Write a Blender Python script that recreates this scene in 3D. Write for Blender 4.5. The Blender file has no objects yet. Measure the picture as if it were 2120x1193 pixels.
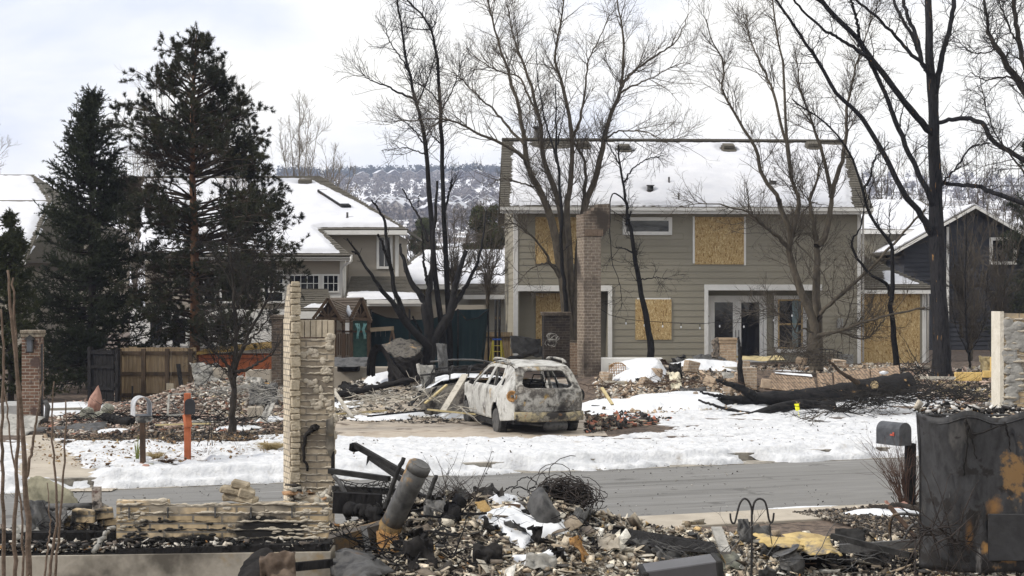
import bpy, bmesh, math, random
import numpy as np
from mathutils import Vector, Matrix, Quaternion
R = math.radians
rnd = random.Random(7)
NP = np.random.RandomState(11)
sc = bpy.context.scene
COL = sc.collection
# ------------------------------------------------------------------ camera, sky, sun, exposure
EYE = 2.85; FPX = 3000.0; CX = 1060.0; HY = 622.0
cd = bpy.data.cameras.new('camera'); cam = bpy.data.objects.new('camera', cd); COL.objects.link(cam)
cam.location = (0, 0, EYE); cam.rotation_euler = (R(90), 0, 0)
cd.sensor_width = 36; cd.lens = 36*FPX/2120; cd.shift_y = (HY-596.5)/2120; cd.clip_start = .1; cd.clip_end = 20000
sc.camera = cam
SUN_EL, SUN_AZ = R(36), R(-108)            # azimuth from +Y towards +X
world = bpy.data.worlds.new('World'); sc.world = world; world.use_nodes = True
wn = world.node_tree.nodes; wl = world.node_tree.links; wn.clear()
wo = wn.new('ShaderNodeOutputWorld'); bg = wn.new('ShaderNodeBackground'); bg.inputs[1].default_value = .1
sky = wn.new('ShaderNodeTexSky'); sky.sky_type = 'NISHITA'; sky.sun_disc = False; sky.sun_elevation = SUN_EL; sky.sun_rotation = SUN_AZ
tc = wn.new('ShaderNodeTexCoord'); mp = wn.new('ShaderNodeMapping'); mp.inputs['Scale'].default_value = (1, 1, 3.2)
mp.inputs['Location'].default_value = (.35, 0, .1)
nz = wn.new('ShaderNodeTexNoise'); nz.inputs['Scale'].default_value = 4.2; nz.inputs['Detail'].default_value = 7; nz.inputs['Roughness'].default_value = .52
nz.inputs['Distortion'].default_value = .3
wl.new(tc.outputs['Generated'], mp.inputs[0]); wl.new(mp.outputs[0], nz.inputs[0])
# broad gradient: the cloud deck is thinner and bluer to the upper left, brighter to the right
sx = wn.new('ShaderNodeSeparateXYZ'); wl.new(tc.outputs['Generated'], sx.inputs[0])
m1 = wn.new('ShaderNodeMath'); m1.operation = 'MULTIPLY_ADD'; m1.inputs[1].default_value = .34; wl.new(sx.outputs[0], m1.inputs[0]); wl.new(nz.outputs[0], m1.inputs[2])
m2 = wn.new('ShaderNodeMath'); m2.operation = 'MULTIPLY_ADD'; m2.inputs[1].default_value = -.55; mn_ = wn.new('ShaderNodeMath'); mn_.operation = 'MINIMUM'; mn_.inputs[1].default_value = .2; wl.new(sx.outputs[2], mn_.inputs[0]); wl.new(mn_.outputs[0], m2.inputs[0]); wl.new(m1.outputs[0], m2.inputs[2])
rp = wn.new('ShaderNodeValToRGB'); e = rp.color_ramp.elements
e[0].position = .26; e[0].color = (7.2, 7.6, 8.7, 1); e[1].position = .62; e[1].color = (10.5, 10.2, 9.4, 1)
k = rp.color_ramp.elements.new(.40); k.color = (8.9, 8.95, 9.2, 1); k = rp.color_ramp.elements.new(.46); k.color = (9.9, 9.7, 9.25, 1)
wl.new(m2.outputs[0], rp.inputs[0])
mx = wn.new('ShaderNodeMix'); mx.data_type = 'RGBA'; mx.inputs[0].default_value = .96
zr_ = wn.new('ShaderNodeMapRange'); zr_.inputs[1].default_value = .22; zr_.inputs[2].default_value = .9; zr_.inputs[3].default_value = 1; zr_.inputs[4].default_value = 1.25; wl.new(sx.outputs[2], zr_.inputs[0])
vs_ = wn.new('ShaderNodeVectorMath'); vs_.operation = 'SCALE'; wl.new(mx.outputs[2], vs_.inputs[0]); wl.new(zr_.outputs[0], vs_.inputs['Scale'])   # an overcast dome is brighter overhead
wl.new(sky.outputs[0], mx.inputs[6]); wl.new(rp.outputs[0], mx.inputs[7]); wl.new(vs_.outputs[0], bg.inputs[0]); wl.new(bg.outputs[0], wo.inputs[0])
sd = bpy.data.lights.new('sun', 'SUN'); sd.energy = 2.9; sd.angle = R(10); sd.color = (1, .94, .84)
sun = bpy.data.objects.new('sun', sd); COL.objects.link(sun)
_d = Vector((math.sin(SUN_AZ)*math.cos(SUN_EL), math.cos(SUN_AZ)*math.cos(SUN_EL), math.sin(SUN_EL)))
sun.rotation_euler = _d.to_track_quat('Z', 'Y').to_euler(); sun.location = (0, 0, 30)
sc.view_settings.view_transform = 'Standard'; sc.view_settings.look = 'None'; sc.view_settings.exposure = .35; sc.view_settings.gamma = 1
sc.cycles.max_bounces = 5; sc.cycles.transparent_max_bounces = 6; sc.cycles.volume_bounces = 0

# ------------------------------------------------------------------ pixel helpers (a photo pixel at a real distance -> a point)
def P(px, py, Y): return Vector(((px-CX)*Y/FPX, Y, EYE+(HY-py)*Y/FPX))
def G(px, py, z=0.0):
    Y = (EYE-z)*FPX/(py-HY); return Vector(((px-CX)*Y/FPX, Y, z))
# ------------------------------------------------------------------ numpy noise
def _h(ix, iy, s):
    n = (ix*374761393+iy*668265263+s*974634777) & 0xffffffff
    n = ((n ^ (n >> 13))*1274126177) & 0xffffffff
    return ((n ^ (n >> 16)) & 0xffff)/65535.0
def vn(x, y, s=0):
    x = np.asarray(x, float); y = np.asarray(y, float)
    ix = np.floor(x).astype(np.int64); iy = np.floor(y).astype(np.int64); fx = x-ix; fy = y-iy
    fx = fx*fx*(3-2*fx); fy = fy*fy*(3-2*fy)
    a = _h(ix, iy, s); b = _h(ix+1, iy, s); c = _h(ix, iy+1, s); d = _h(ix+1, iy+1, s)
    return a+(b-a)*fx+(c-a)*fy+(a-b-c+d)*fx*fy
def fbm(x, y, s=0, o=4):
    t = 0; a = .5; w = 0
    for i in range(o): t = t+a*vn(x*2**i+i*17.3, y*2**i-i*9.1, s+i); w += a; a *= .5
    return t/w
def sst(a, b, x): t = np.clip((np.asarray(x, float)-a)/(b-a), 0, 1); return t*t*(3-2*t)
# ------------------------------------------------------------------ terrain
RA = math.atan(.34); DS = (math.cos(RA), math.sin(RA))
TN, TF = 17.75, 23.5                        # near and far edge of the asphalt, across the road
def st(x, y): return x*DS[0]+y*DS[1], -x*DS[1]+y*DS[0]
def xy(s, t): return s*DS[0]-t*DS[1], s*DS[1]+t*DS[0]
ROADZ = -.12
HEAPS = [] # cx, cy, rx, ry, h
def gbase(x, y):
    s, t = st(np.asarray(x, float), np.asarray(y, float))
    r = sst(-7, 1, x)
    z = r*.036*np.clip(np.asarray(y, float)-33, 0, 19)
    road = sst(TN-.44, TN-.38, t)*(1-sst(TF+.36, TF+.44, t))
    return z*(1-road)+(ROADZ-.01)*road
def hz(x, y):
    z = gbase(x, y)
    for (cx, cy, rx, ry, h) in HEAPS:
        d = np.sqrt(((np.asarray(x, float)-cx)/rx)**2+((np.asarray(y, float)-cy)/ry)**2)
        z = z+h*(1-sst(0, 1, d))
    return z
# ------------------------------------------------------------------ object helpers
ORG = {}
def tag(o, label=None, cat=None, group=None, kind=None):
    if label: o['label'] = label
    if cat: o['category'] = cat
    if group: o['group'] = group
    if kind: o['kind'] = kind
    return o
def thing(name, loc, label, cat, group=None):
    o = bpy.data.objects.new(name, None); COL.objects.link(o); o.location = loc; o.empty_display_size = .1
    ORG[o.name] = Vector(loc); return tag(o, label, cat, group)
def link(name, me, mat, parent=None, origin=None):
    o = bpy.data.objects.new(name, me); COL.objects.link(o)
    if mat is not None:
        for m in (mat if isinstance(mat, (list, tuple)) else [mat]): me.materials.append(m)
    n = len(me.vertices); co = np.empty(n*3); me.vertices.foreach_get('co', co); co = co.reshape(-1, 3)
    if parent is not None: org = ORG[parent.name]; o.parent = parent
    else:
        org = Vector(origin) if origin is not None else Vector(((co[:, 0].min()+co[:, 0].max())/2, (co[:, 1].min()+co[:, 1].max())/2, co[:, 2].min()))
        o.location = org
    ORG[o.name] = org
    co = co-np.array(org); me.vertices.foreach_set('co', co.ravel()); me.update()
    return o
def mesh_np(name, V, Q, mat=None, parent=None, smooth=False, col=None, origin=None, T=None):
    V = np.asarray(V, float).reshape(-1, 3); parts = []
    Q = np.asarray(Q, np.int32).reshape(-1, 4) if Q is not None and len(Q) else np.zeros((0, 4), np.int32)
    T = np.asarray(T, np.int32).reshape(-1, 3) if T is not None and len(T) else np.zeros((0, 3), np.int32)
    me = bpy.data.meshes.new(name); me.vertices.add(len(V)); me.vertices.foreach_set('co', V.ravel())
    lv = np.concatenate([Q.ravel(), T.ravel()]); me.loops.add(len(lv)); me.loops.foreach_set('vertex_index', lv)
    ls = np.concatenate([np.arange(len(Q))*4, len(Q)*4+np.arange(len(T))*3]); me.polygons.add(len(ls)); me.polygons.foreach_set('loop_start', ls.astype(np.int32))
    if smooth: me.polygons.foreach_set('use_smooth', np.ones(len(ls), bool))
    me.update(calc_edges=True)
    if col is not None:
        ca = me.color_attributes.new('Col', 'FLOAT_COLOR', 'POINT'); c = np.ones((len(V), 4)); c[:, :3] = col; ca.data.foreach_set('color', c.ravel())
    me.validate()
    return link(name, me, mat, parent, origin)
class MB:
    """collects boxes, bars, plates and tubes in world space (through self.m) and links them as one mesh"""
    def __init__(s, m=None): s.v = []; s.f = []; s.mi = []; s.m = m or Matrix.Identity(4); s.cur = 0; s.sm = []
    def add(s, vs, fs, smooth=False):
        b = len(s.v); s.v += [s.m @ Vector(v) for v in vs]
        for f in fs: s.f.append([b+i for i in f]); s.mi.append(s.cur); s.sm.append(smooth)
        return s
    def box(s, x0, x1, y0, y1, z0, z1):
        return s.add([(x, y, z) for z in (z0, z1) for y in (y0, y1) for x in (x0, x1)], [(0, 2, 3, 1), (4, 5, 7, 6), (0, 1, 5, 4), (2, 6, 7, 3), (0, 4, 6, 2), (1, 3, 7, 5)])
    def obox(s, c, size, rot):   # oriented box
        q = rot.to_matrix() if not isinstance(rot, Matrix) else rot; sx, sy, sz = [k/2 for k in size]; c = Vector(c)
        return s.add([c+q @ Vector((x*sx, y*sy, z*sz)) for z in (-1, 1) for y in (-1, 1) for x in (-1, 1)], [(0, 2, 3, 1), (4, 5, 7, 6), (0, 1, 5, 4), (2, 6, 7, 3), (0, 4, 6, 2), (1, 3, 7, 5)])
    def bar(s, a, b, w, h, up=(0, 0, 1), w2=None, h2=None):
        a = Vector(a); b = Vector(b); d = (b-a).normalized(); up = Vector(up)
        if abs(d.dot(up)) > .98: up = Vector((0, 1, 0))
        x = d.cross(up).normalized(); z = x.cross(d); w2 = w2 or w; h2 = h2 or h; vs = []
        for p, ww, hh in ((a, w, h), (b, w2, h2)):
            vs += [p-x*ww/2-z*hh/2, p+x*ww/2-z*hh/2, p+x*ww/2+z*hh/2, p-x*ww/2+z*hh/2]
        return s.add(vs, [(0, 3, 2, 1), (4, 5, 6, 7), (0, 1, 5, 4), (1, 2, 6, 5), (2, 3, 7, 6), (3, 0, 4, 7)])
    def tube(s, pts, r, n=8, caps=True):
        pts = [Vector(p) for p in pts]; rs = r if isinstance(r, (list, tuple)) else [r]*len(pts); vs = []; fs = []; pv = None
        for i, p in enumerate(pts):
            d = (pts[min(i+1, len(pts)-1)]-pts[max(i-1, 0)]).normalized()
            if pv is None: a = Vector((0, 0, 1)) if abs(d.z) < .9 else Vector((1, 0, 0)); pv = d.cross(a).normalized()
            pv = (pv-d*pv.dot(d)).normalized(); q = d.cross(pv)
            vs += [p+(pv*math.cos(2*math.pi*k/n)+q*math.sin(2*math.pi*k/n))*rs[i] for k in range(n)]
            if i: fs += [((i-1)*n+k, (i-1)*n+(k+1) % n, i*n+(k+1) % n, i*n+k) for k in range(n)]
        s.add(vs, fs, True)
        if caps: b = len(s.v)-len(vs); s.f += [[b+k for k in range(n)][::-1], [len(s.v)-n+k for k in range(n)]]; s.mi += [s.cur]*2; s.sm += [False]*2
        return s
    def prism(s, poly, d):       # polygon (3D points) extruded by d
        n = len(poly); d = Vector(d); p = [Vector(q) for q in poly]
        return s.add(p+[q+d for q in p], [list(range(n))[::-1], list(range(n, 2*n))]+[(i, (i+1) % n, (i+1) % n+n, i+n) for i in range(n)])
    def lathe(s, c, prof, n=12):
        vs = []; fs = []
        for (r, z) in prof: vs += [(c[0]+r*math.cos(2*math.pi*k/n), c[1]+r*math.sin(2*math.pi*k/n), c[2]+z) for k in range(n)]
        for i in range(len(prof)-1): fs += [(i*n+k, i*n+(k+1) % n, (i+1)*n+(k+1) % n, (i+1)*n+k) for k in range(n)]
        return s.add(vs, fs+[list(range(n))[::-1], [(len(prof)-1)*n+k for k in range(n)]])
    def build(s, name, mat, parent=None, bevel=0, origin=None):
        me = bpy.data.meshes.new(name); me.from_pydata([tuple(v) for v in s.v], [], s.f)
        me.polygons.foreach_set('material_index', s.mi); me.polygons.foreach_set('use_smooth', s.sm)
        bm = bmesh.new(); bm.from_mesh(me); bmesh.ops.recalc_face_normals(bm, faces=bm.faces)
        if bevel: bmesh.ops.bevel(bm, geom=bm.edges[:], offset=bevel, segments=1, affect='EDGES', clamp_overlap=True)
        bm.to_mesh(me); bm.free()
        return link(name, me, mat, parent, origin)
def cutgrid(bm, axes):
    for n, vals in axes:
        for v in vals:
            bmesh.ops.bisect_plane(bm, geom=bm.verts[:]+bm.edges[:]+bm.faces[:], plane_co=Vector(n)*v, plane_no=Vector(n), dist=1e-5)
def panel(outline, holes, us, vs_, fmap, thick, name, mat, parent, smooth=True, origin=None):
    """flat outline with holes, cut into a grid, mapped through fmap(u,v)->xyz and given thickness"""
    bm = bmesh.new()
    for loop in [outline]+list(holes):
        vv = [bm.verts.new((u, v, 0)) for u, v in loop]
        for i in range(len(vv)): bm.edges.new((vv[i], vv[(i+1) % len(vv)]))
    bmesh.ops.triangle_fill(bm, edges=bm.edges[:], use_beauty=True)
    cutgrid(bm, [((1, 0, 0), us), ((0, 1, 0), vs_)])
    bmesh.ops.remove_doubles(bm, verts=bm.verts[:], dist=1e-4)
    for v in bm.verts: v.co = fmap(v.co.x, v.co.y)
    bmesh.ops.recalc_face_normals(bm, faces=bm.faces[:])
    if thick: bmesh.ops.solidify(bm, geom=bm.faces[:], thickness=thick)
    for f in bm.faces: f.smooth = smooth
    me = bpy.data.meshes.new(name); bm.to_mesh(me); bm.free()
    return link(name, me, mat, parent, origin)
def inpoly(x, y, poly):
    x = np.asarray(x); y = np.asarray(y); r = np.zeros(x.shape, bool); n = len(poly)
    for i in range(n):
        x1, y1 = poly[i]; x2, y2 = poly[(i+1) % n]
        c = ((y1 > y) != (y2 > y)) & (x < (x2-x1)*(y-y1)/((y2-y1) if y2 != y1 else 1e-9)+x1); r ^= c
    return r
def dpoly(x, y, poly):           # signed distance, positive inside
    d = np.full(np.shape(x), 1e9); n = len(poly)
    for i in range(n):
        x1, y1 = poly[i]; x2, y2 = poly[(i+1) % n]; ex, ey = x2-x1, y2-y1; L = ex*ex+ey*ey+1e-12
        t = np.clip(((x-x1)*ex+(y-y1)*ey)/L, 0, 1); d = np.minimum(d, np.hypot(x-x1-t*ex, y-y1-t*ey))
    return np.where(inpoly(x, y, poly), d, -d)
def gridsheet(name, X, Y, Z, mat, keep=None, parent=None, smooth=True, kind=None, col=None, P3=None):
    ny, nx = X.shape; idx = np.arange(nx*ny).reshape(ny, nx)
    Q = np.stack([idx[:-1, :-1], idx[:-1, 1:], idx[1:, 1:], idx[1:, :-1]], -1).reshape(-1, 4)
    V = np.stack([X, Y, Z], -1).reshape(-1, 3) if P3 is None else P3.reshape(-1, 3)
    if keep is not None:
        k = keep.ravel(); Q = Q[k[Q].any(1)]
        used = np.zeros(len(V), bool); used[Q.ravel()] = True; mp_ = np.cumsum(used)-1; Q = mp_[Q]; V = V[used]
        if col is not None: col = col.reshape(-1, 3)[used]
    elif col is not None: col = col.reshape(-1, 3)
    o = mesh_np(name, V, Q, mat, parent, smooth, col)
    if kind: o['kind'] = kind
    return o
# ------------------------------------------------------------------ materials
MATS = {}
def mat(name, cols, scale=4, rough=.85, bump=.25, detail=6, metal=0, stretch=(1, 1, 1), bscale=None, attr=False, soot=None, spec=.3, lo=.34, hi=.66, coord='Object', bdist=.02, trans=0, emis=None, ior=None, dist=0):
    if name in MATS: return MATS[name]
    m = bpy.data.materials.new(name); m.use_nodes = True; N = m.node_tree.nodes; L = m.node_tree.links; b = N['Principled BSDF']
    b.inputs['Roughness'].default_value = rough; b.inputs['Metallic'].default_value = metal; b.inputs['Specular IOR Level'].default_value = spec
    t = N.new('ShaderNodeTexCoord'); mp = N.new('ShaderNodeMapping'); mp.inputs['Scale'].default_value = stretch; L.new(t.outputs[coord], mp.inputs[0])
    n = N.new('ShaderNodeTexNoise'); n.inputs['Scale'].default_value = scale; n.inputs['Detail'].default_value = detail; n.inputs['Roughness'].default_value = .62; n.inputs['Distortion'].default_value = dist
    L.new(mp.outputs[0], n.inputs[0]); r = N.new('ShaderNodeValToRGB'); L.new(n.outputs[0], r.inputs[0]); el = r.color_ramp.elements
    k = len(cols); cols = list(cols)
    if k == 1: cols = cols*2; k = 2
    el[0].position = lo; el[0].color = (*cols[0], 1); el[1].position = hi; el[1].color = (*cols[-1], 1)
    for i in range(1, k-1): q = el.new(lo+(hi-lo)*i/(k-1)); q.color = (*cols[i], 1)
    out = r.outputs[0]
    if attr:
        a = N.new('ShaderNodeAttribute'); a.attribute_name = 'Col'; x = N.new('ShaderNodeMix'); x.data_type = 'RGBA'; x.blend_type = 'MULTIPLY'; x.inputs[0].default_value = 1
        L.new(out, x.inputs[6]); L.new(a.outputs[0], x.inputs[7]); out = x.outputs[2]
    for so in (soot or []):
        c, ssc, a0, a1 = so[:4]; n2 = N.new('ShaderNodeTexNoise'); n2.inputs['Scale'].default_value = ssc; n2.inputs['Detail'].default_value = 5; n2.inputs['Roughness'].default_value = .6
        mp2 = N.new('ShaderNodeMapping'); mp2.inputs['Location'].default_value = (so[4] if len(so) > 4 else 3.3, 1.7, 9.1); mp2.inputs['Scale'].default_value = so[5] if len(so) > 5 else (1, 1, 1)
        L.new(t.outputs[coord], mp2.inputs[0]); L.new(mp2.outputs[0], n2.inputs[0])
        mr = N.new('ShaderNodeMapRange'); mr.inputs[1].default_value = a0; mr.inputs[2].default_value = a1; L.new(n2.outputs[0], mr.inputs[0])
        x = N.new('ShaderNodeMix'); x.data_type = 'RGBA'; L.new(mr.outputs[0], x.inputs[0]); L.new(out, x.inputs[6]); x.inputs[7].default_value = (*c, 1); out = x.outputs[2]
    L.new(out, b.inputs['Base Color'])
    if bump:
        nb = N.new('ShaderNodeTexNoise'); nb.inputs['Scale'].default_value = bscale or scale*4; nb.inputs['Detail'].default_value = 5; L.new(mp.outputs[0], nb.inputs[0])
        bp = N.new('ShaderNodeBump'); bp.inputs['Strength'].default_value = bump; bp.inputs['Distance'].default_value = bdist; L.new(nb.outputs[0], bp.inputs['Height']); L.new(bp.outputs[0], b.inputs['Normal'])
    if trans: b.inputs['Transmission Weight'].default_value = trans
    MATS[name] = m; m['out'] = 0; return m
def patch(m, c, r, col, sc_=9, amp=.9, squash=(1, 1, 1)):
    """one irregular stain round a point of the surface"""
    N = m.node_tree.nodes; L = m.node_tree.links; b = N['Principled BSDF']; src = b.inputs['Base Color'].links[0].from_socket; t = N.new('ShaderNodeTexCoord'); mp = N.new('ShaderNodeMapping'); mp.vector_type = 'POINT'; mp.inputs['Location'].default_value = [-a*k for a, k in zip(c, squash)]; mp.inputs['Scale'].default_value = squash
    L.new(t.outputs['Object'], mp.inputs[0]); ln = N.new('ShaderNodeVectorMath'); ln.operation = 'LENGTH'; L.new(mp.outputs[0], ln.inputs[0]); n = N.new('ShaderNodeTexNoise'); n.inputs['Scale'].default_value = sc_; n.inputs['Detail'].default_value = 6; n.inputs['Roughness'].default_value = .65; L.new(t.outputs['Object'], n.inputs[0])
    a = N.new('ShaderNodeMath'); a.operation = 'MULTIPLY_ADD'; a.inputs[1].default_value = amp*2*r; L.new(n.outputs[0], a.inputs[0]); L.new(ln.outputs['Value'], a.inputs[2]); q = N.new('ShaderNodeMapRange'); q.inputs[1].default_value = r*(1+amp)+.02; q.inputs[2].default_value = r*(1+amp)-.04; L.new(a.outputs[0], q.inputs[0])
    x = N.new('ShaderNodeMix'); x.data_type = 'RGBA'; L.new(q.outputs[0], x.inputs[0]); L.new(src, x.inputs[6]); x.inputs[7].default_value = (*col, 1); L.new(x.outputs[2], b.inputs['Base Color'])
def brickmat(name, c1, c2, mortar, bw=.2, rh=.0677, ms=.008, soot=None, vertical=False, rot=0, bump=.8, off=.5):
    if name in MATS: return MATS[name]
    m = mat(name, [(.9, .9, .9), (1.05, 1.03, 1)], scale=3, bump=0, soot=None); N = m.node_tree.nodes; L = m.node_tree.links; b = N['Principled BSDF']; b.inputs['Roughness'].default_value = .9
    t = N.new('ShaderNodeTexCoord'); s = N.new('ShaderNodeSeparateXYZ'); mr0 = N.new('ShaderNodeVectorRotate'); mr0.rotation_type = 'Z_AXIS'; mr0.inputs['Angle'].default_value = -rot; L.new(t.outputs['Object'], mr0.inputs[0]); L.new(mr0.outputs[0], s.inputs[0]); a = N.new('ShaderNodeMath'); a.operation = 'ADD'
    L.new(s.outputs[0], a.inputs[0]); L.new(s.outputs[1], a.inputs[1]); c = N.new('ShaderNodeCombineXYZ')
    if vertical: L.new(s.outputs[2], c.inputs[0]); L.new(a.outputs[0], c.inputs[1])
    else: L.new(a.outputs[0], c.inputs[0]); L.new(s.outputs[2], c.inputs[1])
    br = N.new('ShaderNodeTexBrick'); br.offset = off; L.new(c.outputs[0], br.inputs[0]); br.inputs['Color1'].default_value = (*c1, 1); br.inputs['Color2'].default_value = (*c2, 1); br.inputs['Mortar'].default_value = (*mortar, 1)
    br.inputs['Scale'].default_value = 1; br.inputs['Mortar Size'].default_value = ms; br.inputs['Mortar Smooth'].default_value = .3; br.inputs['Brick Width'].default_value = bw; br.inputs['Row Height'].default_value = rh; br.inputs['Bias'].default_value = -.1
    nn = N.new('ShaderNodeTexNoise'); nn.inputs['Scale'].default_value = 14; nn.inputs['Detail'].default_value = 6; L.new(t.outputs['Object'], nn.inputs[0])
    mr = N.new('ShaderNodeMapRange'); mr.inputs[1].default_value = .3; mr.inputs[2].default_value = .7; mr.inputs[3].default_value = .72; mr.inputs[4].default_value = 1.22; L.new(nn.outputs[0], mr.inputs[0])
    x = N.new('ShaderNodeVectorMath'); x.operation = 'SCALE'; L.new(br.outputs[0], x.inputs[0]); L.new(mr.outputs[0], x.inputs['Scale']); out = x.outputs[0]
    for so in (soot or []):
        cc, ssc, a0, a1 = so[:4]; n2 = N.new('ShaderNodeTexNoise'); n2.inputs['Scale'].default_value = ssc; n2.inputs['Detail'].default_value = 4; mp2 = N.new('ShaderNodeMapping'); mp2.inputs['Location'].default_value = (so[4] if len(so) > 4 else 3.3, 1.7, 9.1)
        L.new(t.outputs['Object'], mp2.inputs[0]); L.new(mp2.outputs[0], n2.inputs[0])
        m3 = N.new('ShaderNodeMapRange'); m3.inputs[1].default_value = a0; m3.inputs[2].default_value = a1; L.new(n2.outputs[0], m3.inputs[0])
        y = N.new('ShaderNodeMix'); y.data_type = 'RGBA'; L.new(m3.outputs[0], y.inputs[0]); L.new(out, y.inputs[6]); y.inputs[7].default_value = (*cc, 1); out = y.outputs[2]
    L.new(out, b.inputs['Base Color'])
    bp = N.new('ShaderNodeBump'); bp.inputs['Strength'].default_value = bump; bp.inputs['Distance'].default_value = .01; bp.invert = True; L.new(br.outputs[1], bp.inputs['Height']); L.new(bp.outputs[0], b.inputs['Normal'])
    return m
SNOW = mat('snow', [(.56, .575, .60), (.66, .67, .68)], scale=3, rough=.7, bump=.35, bscale=30, bdist=.01, spec=.25)
SNOWD = mat('verge snow', [(.46, .47, .49), (.60, .605, .61)], scale=6, rough=.75, bump=.8, bscale=16, bdist=.03, spec=.2, soot=[((.33, .30, .26), 2.4, .61, .78), ((.30, .27, .22), 9, .66, .74, 5, (1, 2, 1))])
SNOWR = mat('roof snow', [(.53, .54, .575), (.60, .605, .63)], scale=1.2, rough=.8, bump=.3, bscale=7, bdist=.02, spec=.2, stretch=(1, 1, 2))
GROUND = mat('burnt soil', [(.028, .022, .018), (.075, .055, .042), (.14, .105, .08), (.045, .035, .028)], scale=5, rough=.95, bump=.8, bscale=25)
CONC = mat('concrete', [(.30, .265, .215), (.40, .355, .29)], scale=2.2, rough=.9, bump=.15, bscale=60, bdist=.005, soot=[((.16, .13, .10), 1.3, .60, .78)])
CONC2 = mat('stained concrete', [(.22, .195, .155), (.33, .30, .25), (.17, .15, .12)], scale=1.7, rough=.9, bump=.2, bscale=50, bdist=.005, soot=[((.09, .08, .065), 1.3, .46, .60), ((.26, .18, .08), 2.2, .57, .66, 8), ((.06, .055, .05), 2.6, .62, .70, 15, (1, 1, .4))])
WHITE = mat('white trim paint', [(.62, .61, .58), (.72, .71, .68)], scale=2, rough=.55, bump=.05)
CURB = mat('kerb concrete', [(.22, .20, .17), (.32, .295, .25)], scale=3, rough=.9, bump=.3, bscale=40, soot=[((.10, .09, .075), 3, .5, .64)])
SHING = mat('asphalt shingles', [(.065, .058, .048), (.115, .105, .085), (.085, .075, .062)], scale=7, rough=.95, bump=.6, bscale=50, stretch=(1, 1, 3))
CHAR = mat('charred wood', [(.006, .006, .0065), (.019, .018, .018), (.010, .0095, .0095)], scale=9, rough=.85, bump=.9, bscale=22, stretch=(1, 1, .35), bdist=.03, spec=.12)
BARKD = mat('dark bark', [(.014, .012, .010), (.042, .034, .027)], scale=10, rough=.95, bump=.6, stretch=(1, 1, .4))
BARK = mat('brown bark', [(.050, .042, .032), (.105, .088, .066)], scale=10, rough=.95, bump=.6, stretch=(1, 1, .4))
TWIG = mat('brown twigs', [(.055, .046, .036), (.095, .08, .062)], scale=3, rough=.95, bump=0)
TWIGD = mat('dark twigs', [(.012, .011, .010), (.030, .026, .022)], scale=3, rough=.95, bump=0)
BLACKM = mat('sooty sheet metal', [(.008, .008, .008), (.030, .029, .028), (.013, .013, .013)], scale=4, rough=.7, bump=.5, spec=.12, metal=.15, bscale=9, soot=[((.16, .09, .035), 2.1, .63, .72)])
GREYM = mat('scorched grey metal', [(.035, .035, .036), (.11, .108, .105), (.055, .054, .053)], scale=5, rough=.6, bump=.4, spec=.2, metal=.3, bscale=8, soot=[((.20, .12, .05), 1.6, .60, .72), ((.02, .02, .02), 2.6, .58, .68, 9)])
ASHM = mat('ash white metal', [(.18, .175, .16), (.38, .365, .33)], scale=6, rough=.7, bump=.5, bscale=10, soot=[((.035, .033, .03), 3.5, .54, .64)])
RUBBLE = mat('rubble', [(.6, .6, .6), (1.1, 1.1, 1.1)], scale=18, rough=.95, bump=.5, bscale=40, attr=True)
GLASS = mat('dark window glass', [(.008, .009, .011), (.016, .017, .02)], scale=1.5, rough=.06, bump=.03, bscale=2, spec=.6)
# ================================================================== GROUND, ROAD, SIDEWALKS, SNOW
HEAPS += [(4.9, 42.5, 4.6, 3.6, .55), (8.9, 42.5, 3.6, 2.4, .35), (-7.4, 38.6, 3.6, 3.4, .78), (-3.2, 40.8, 3.4, 2.6, .62), (-2.9, 36.8, 2.0, 1.6, .30), (-5.4, 36.5, 2.2, 2.2, .22), (3.0, 39.5, 2.0, 2.0, .2)]
def lines(*segs):
    o = []
    for a, b, n in segs: o += list(np.linspace(a, b, n, endpoint=False))
    o.append(segs[-1][1]); return np.array(o)
ss = lines((-1300, -400, 4), (-400, -60, 8), (-60, 60, 160), (60, 400, 8), (400, 1300, 4))
tt = lines((-200, 0, 6), (0, 17.2, 60), (17.2, 17.9, 10), (17.9, 23.4, 20), (23.4, 23.8, 8), (23.8, 60, 110), (60, 400, 20), (400, 1300, 6))
S_, T_ = np.meshgrid(ss, tt); X_, Y_ = xy(S_, T_); Z_ = hz(X_, Y_)+np.where((T_ > 24) & (T_ < 70), .03*(fbm(X_*1.5, Y_*1.5, 3)-.5), 0)
near = (Y_ > 14) & (Y_ < 60)
Z_ = Z_+np.where((T_ < 13.2), .0, 0)
gridsheet('ground', X_, Y_, Z_, GROUND, kind='structure')
# asphalt
m = mat('asphalt', [(.135, .132, .124), (.165, .161, .152), (.148, .145, .138), (.18, .176, .167)], scale=1.6, rough=.85, bump=.35, bscale=130, bdist=.004, stretch=(.25, 1.6, 1), soot=[((.26, .255, .245), 5, .60, .75, 2, (.05, 1.4, 1)), ((.105, .102, .095), 2.3, .56, .66, 5, (.05, 1.2, 1)), ((.20, .196, .186), 3.4, .58, .66, 8, (.03, 1, 1)), ((.095, .092, .086), 1.1, .62, .64, 17, (1, 1, 1))])
sr = lines((-60, 60, 120)); tr = lines((TN, TF, 12)); A, B = np.meshgrid(sr, tr); x, y = xy(A, B)
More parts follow.
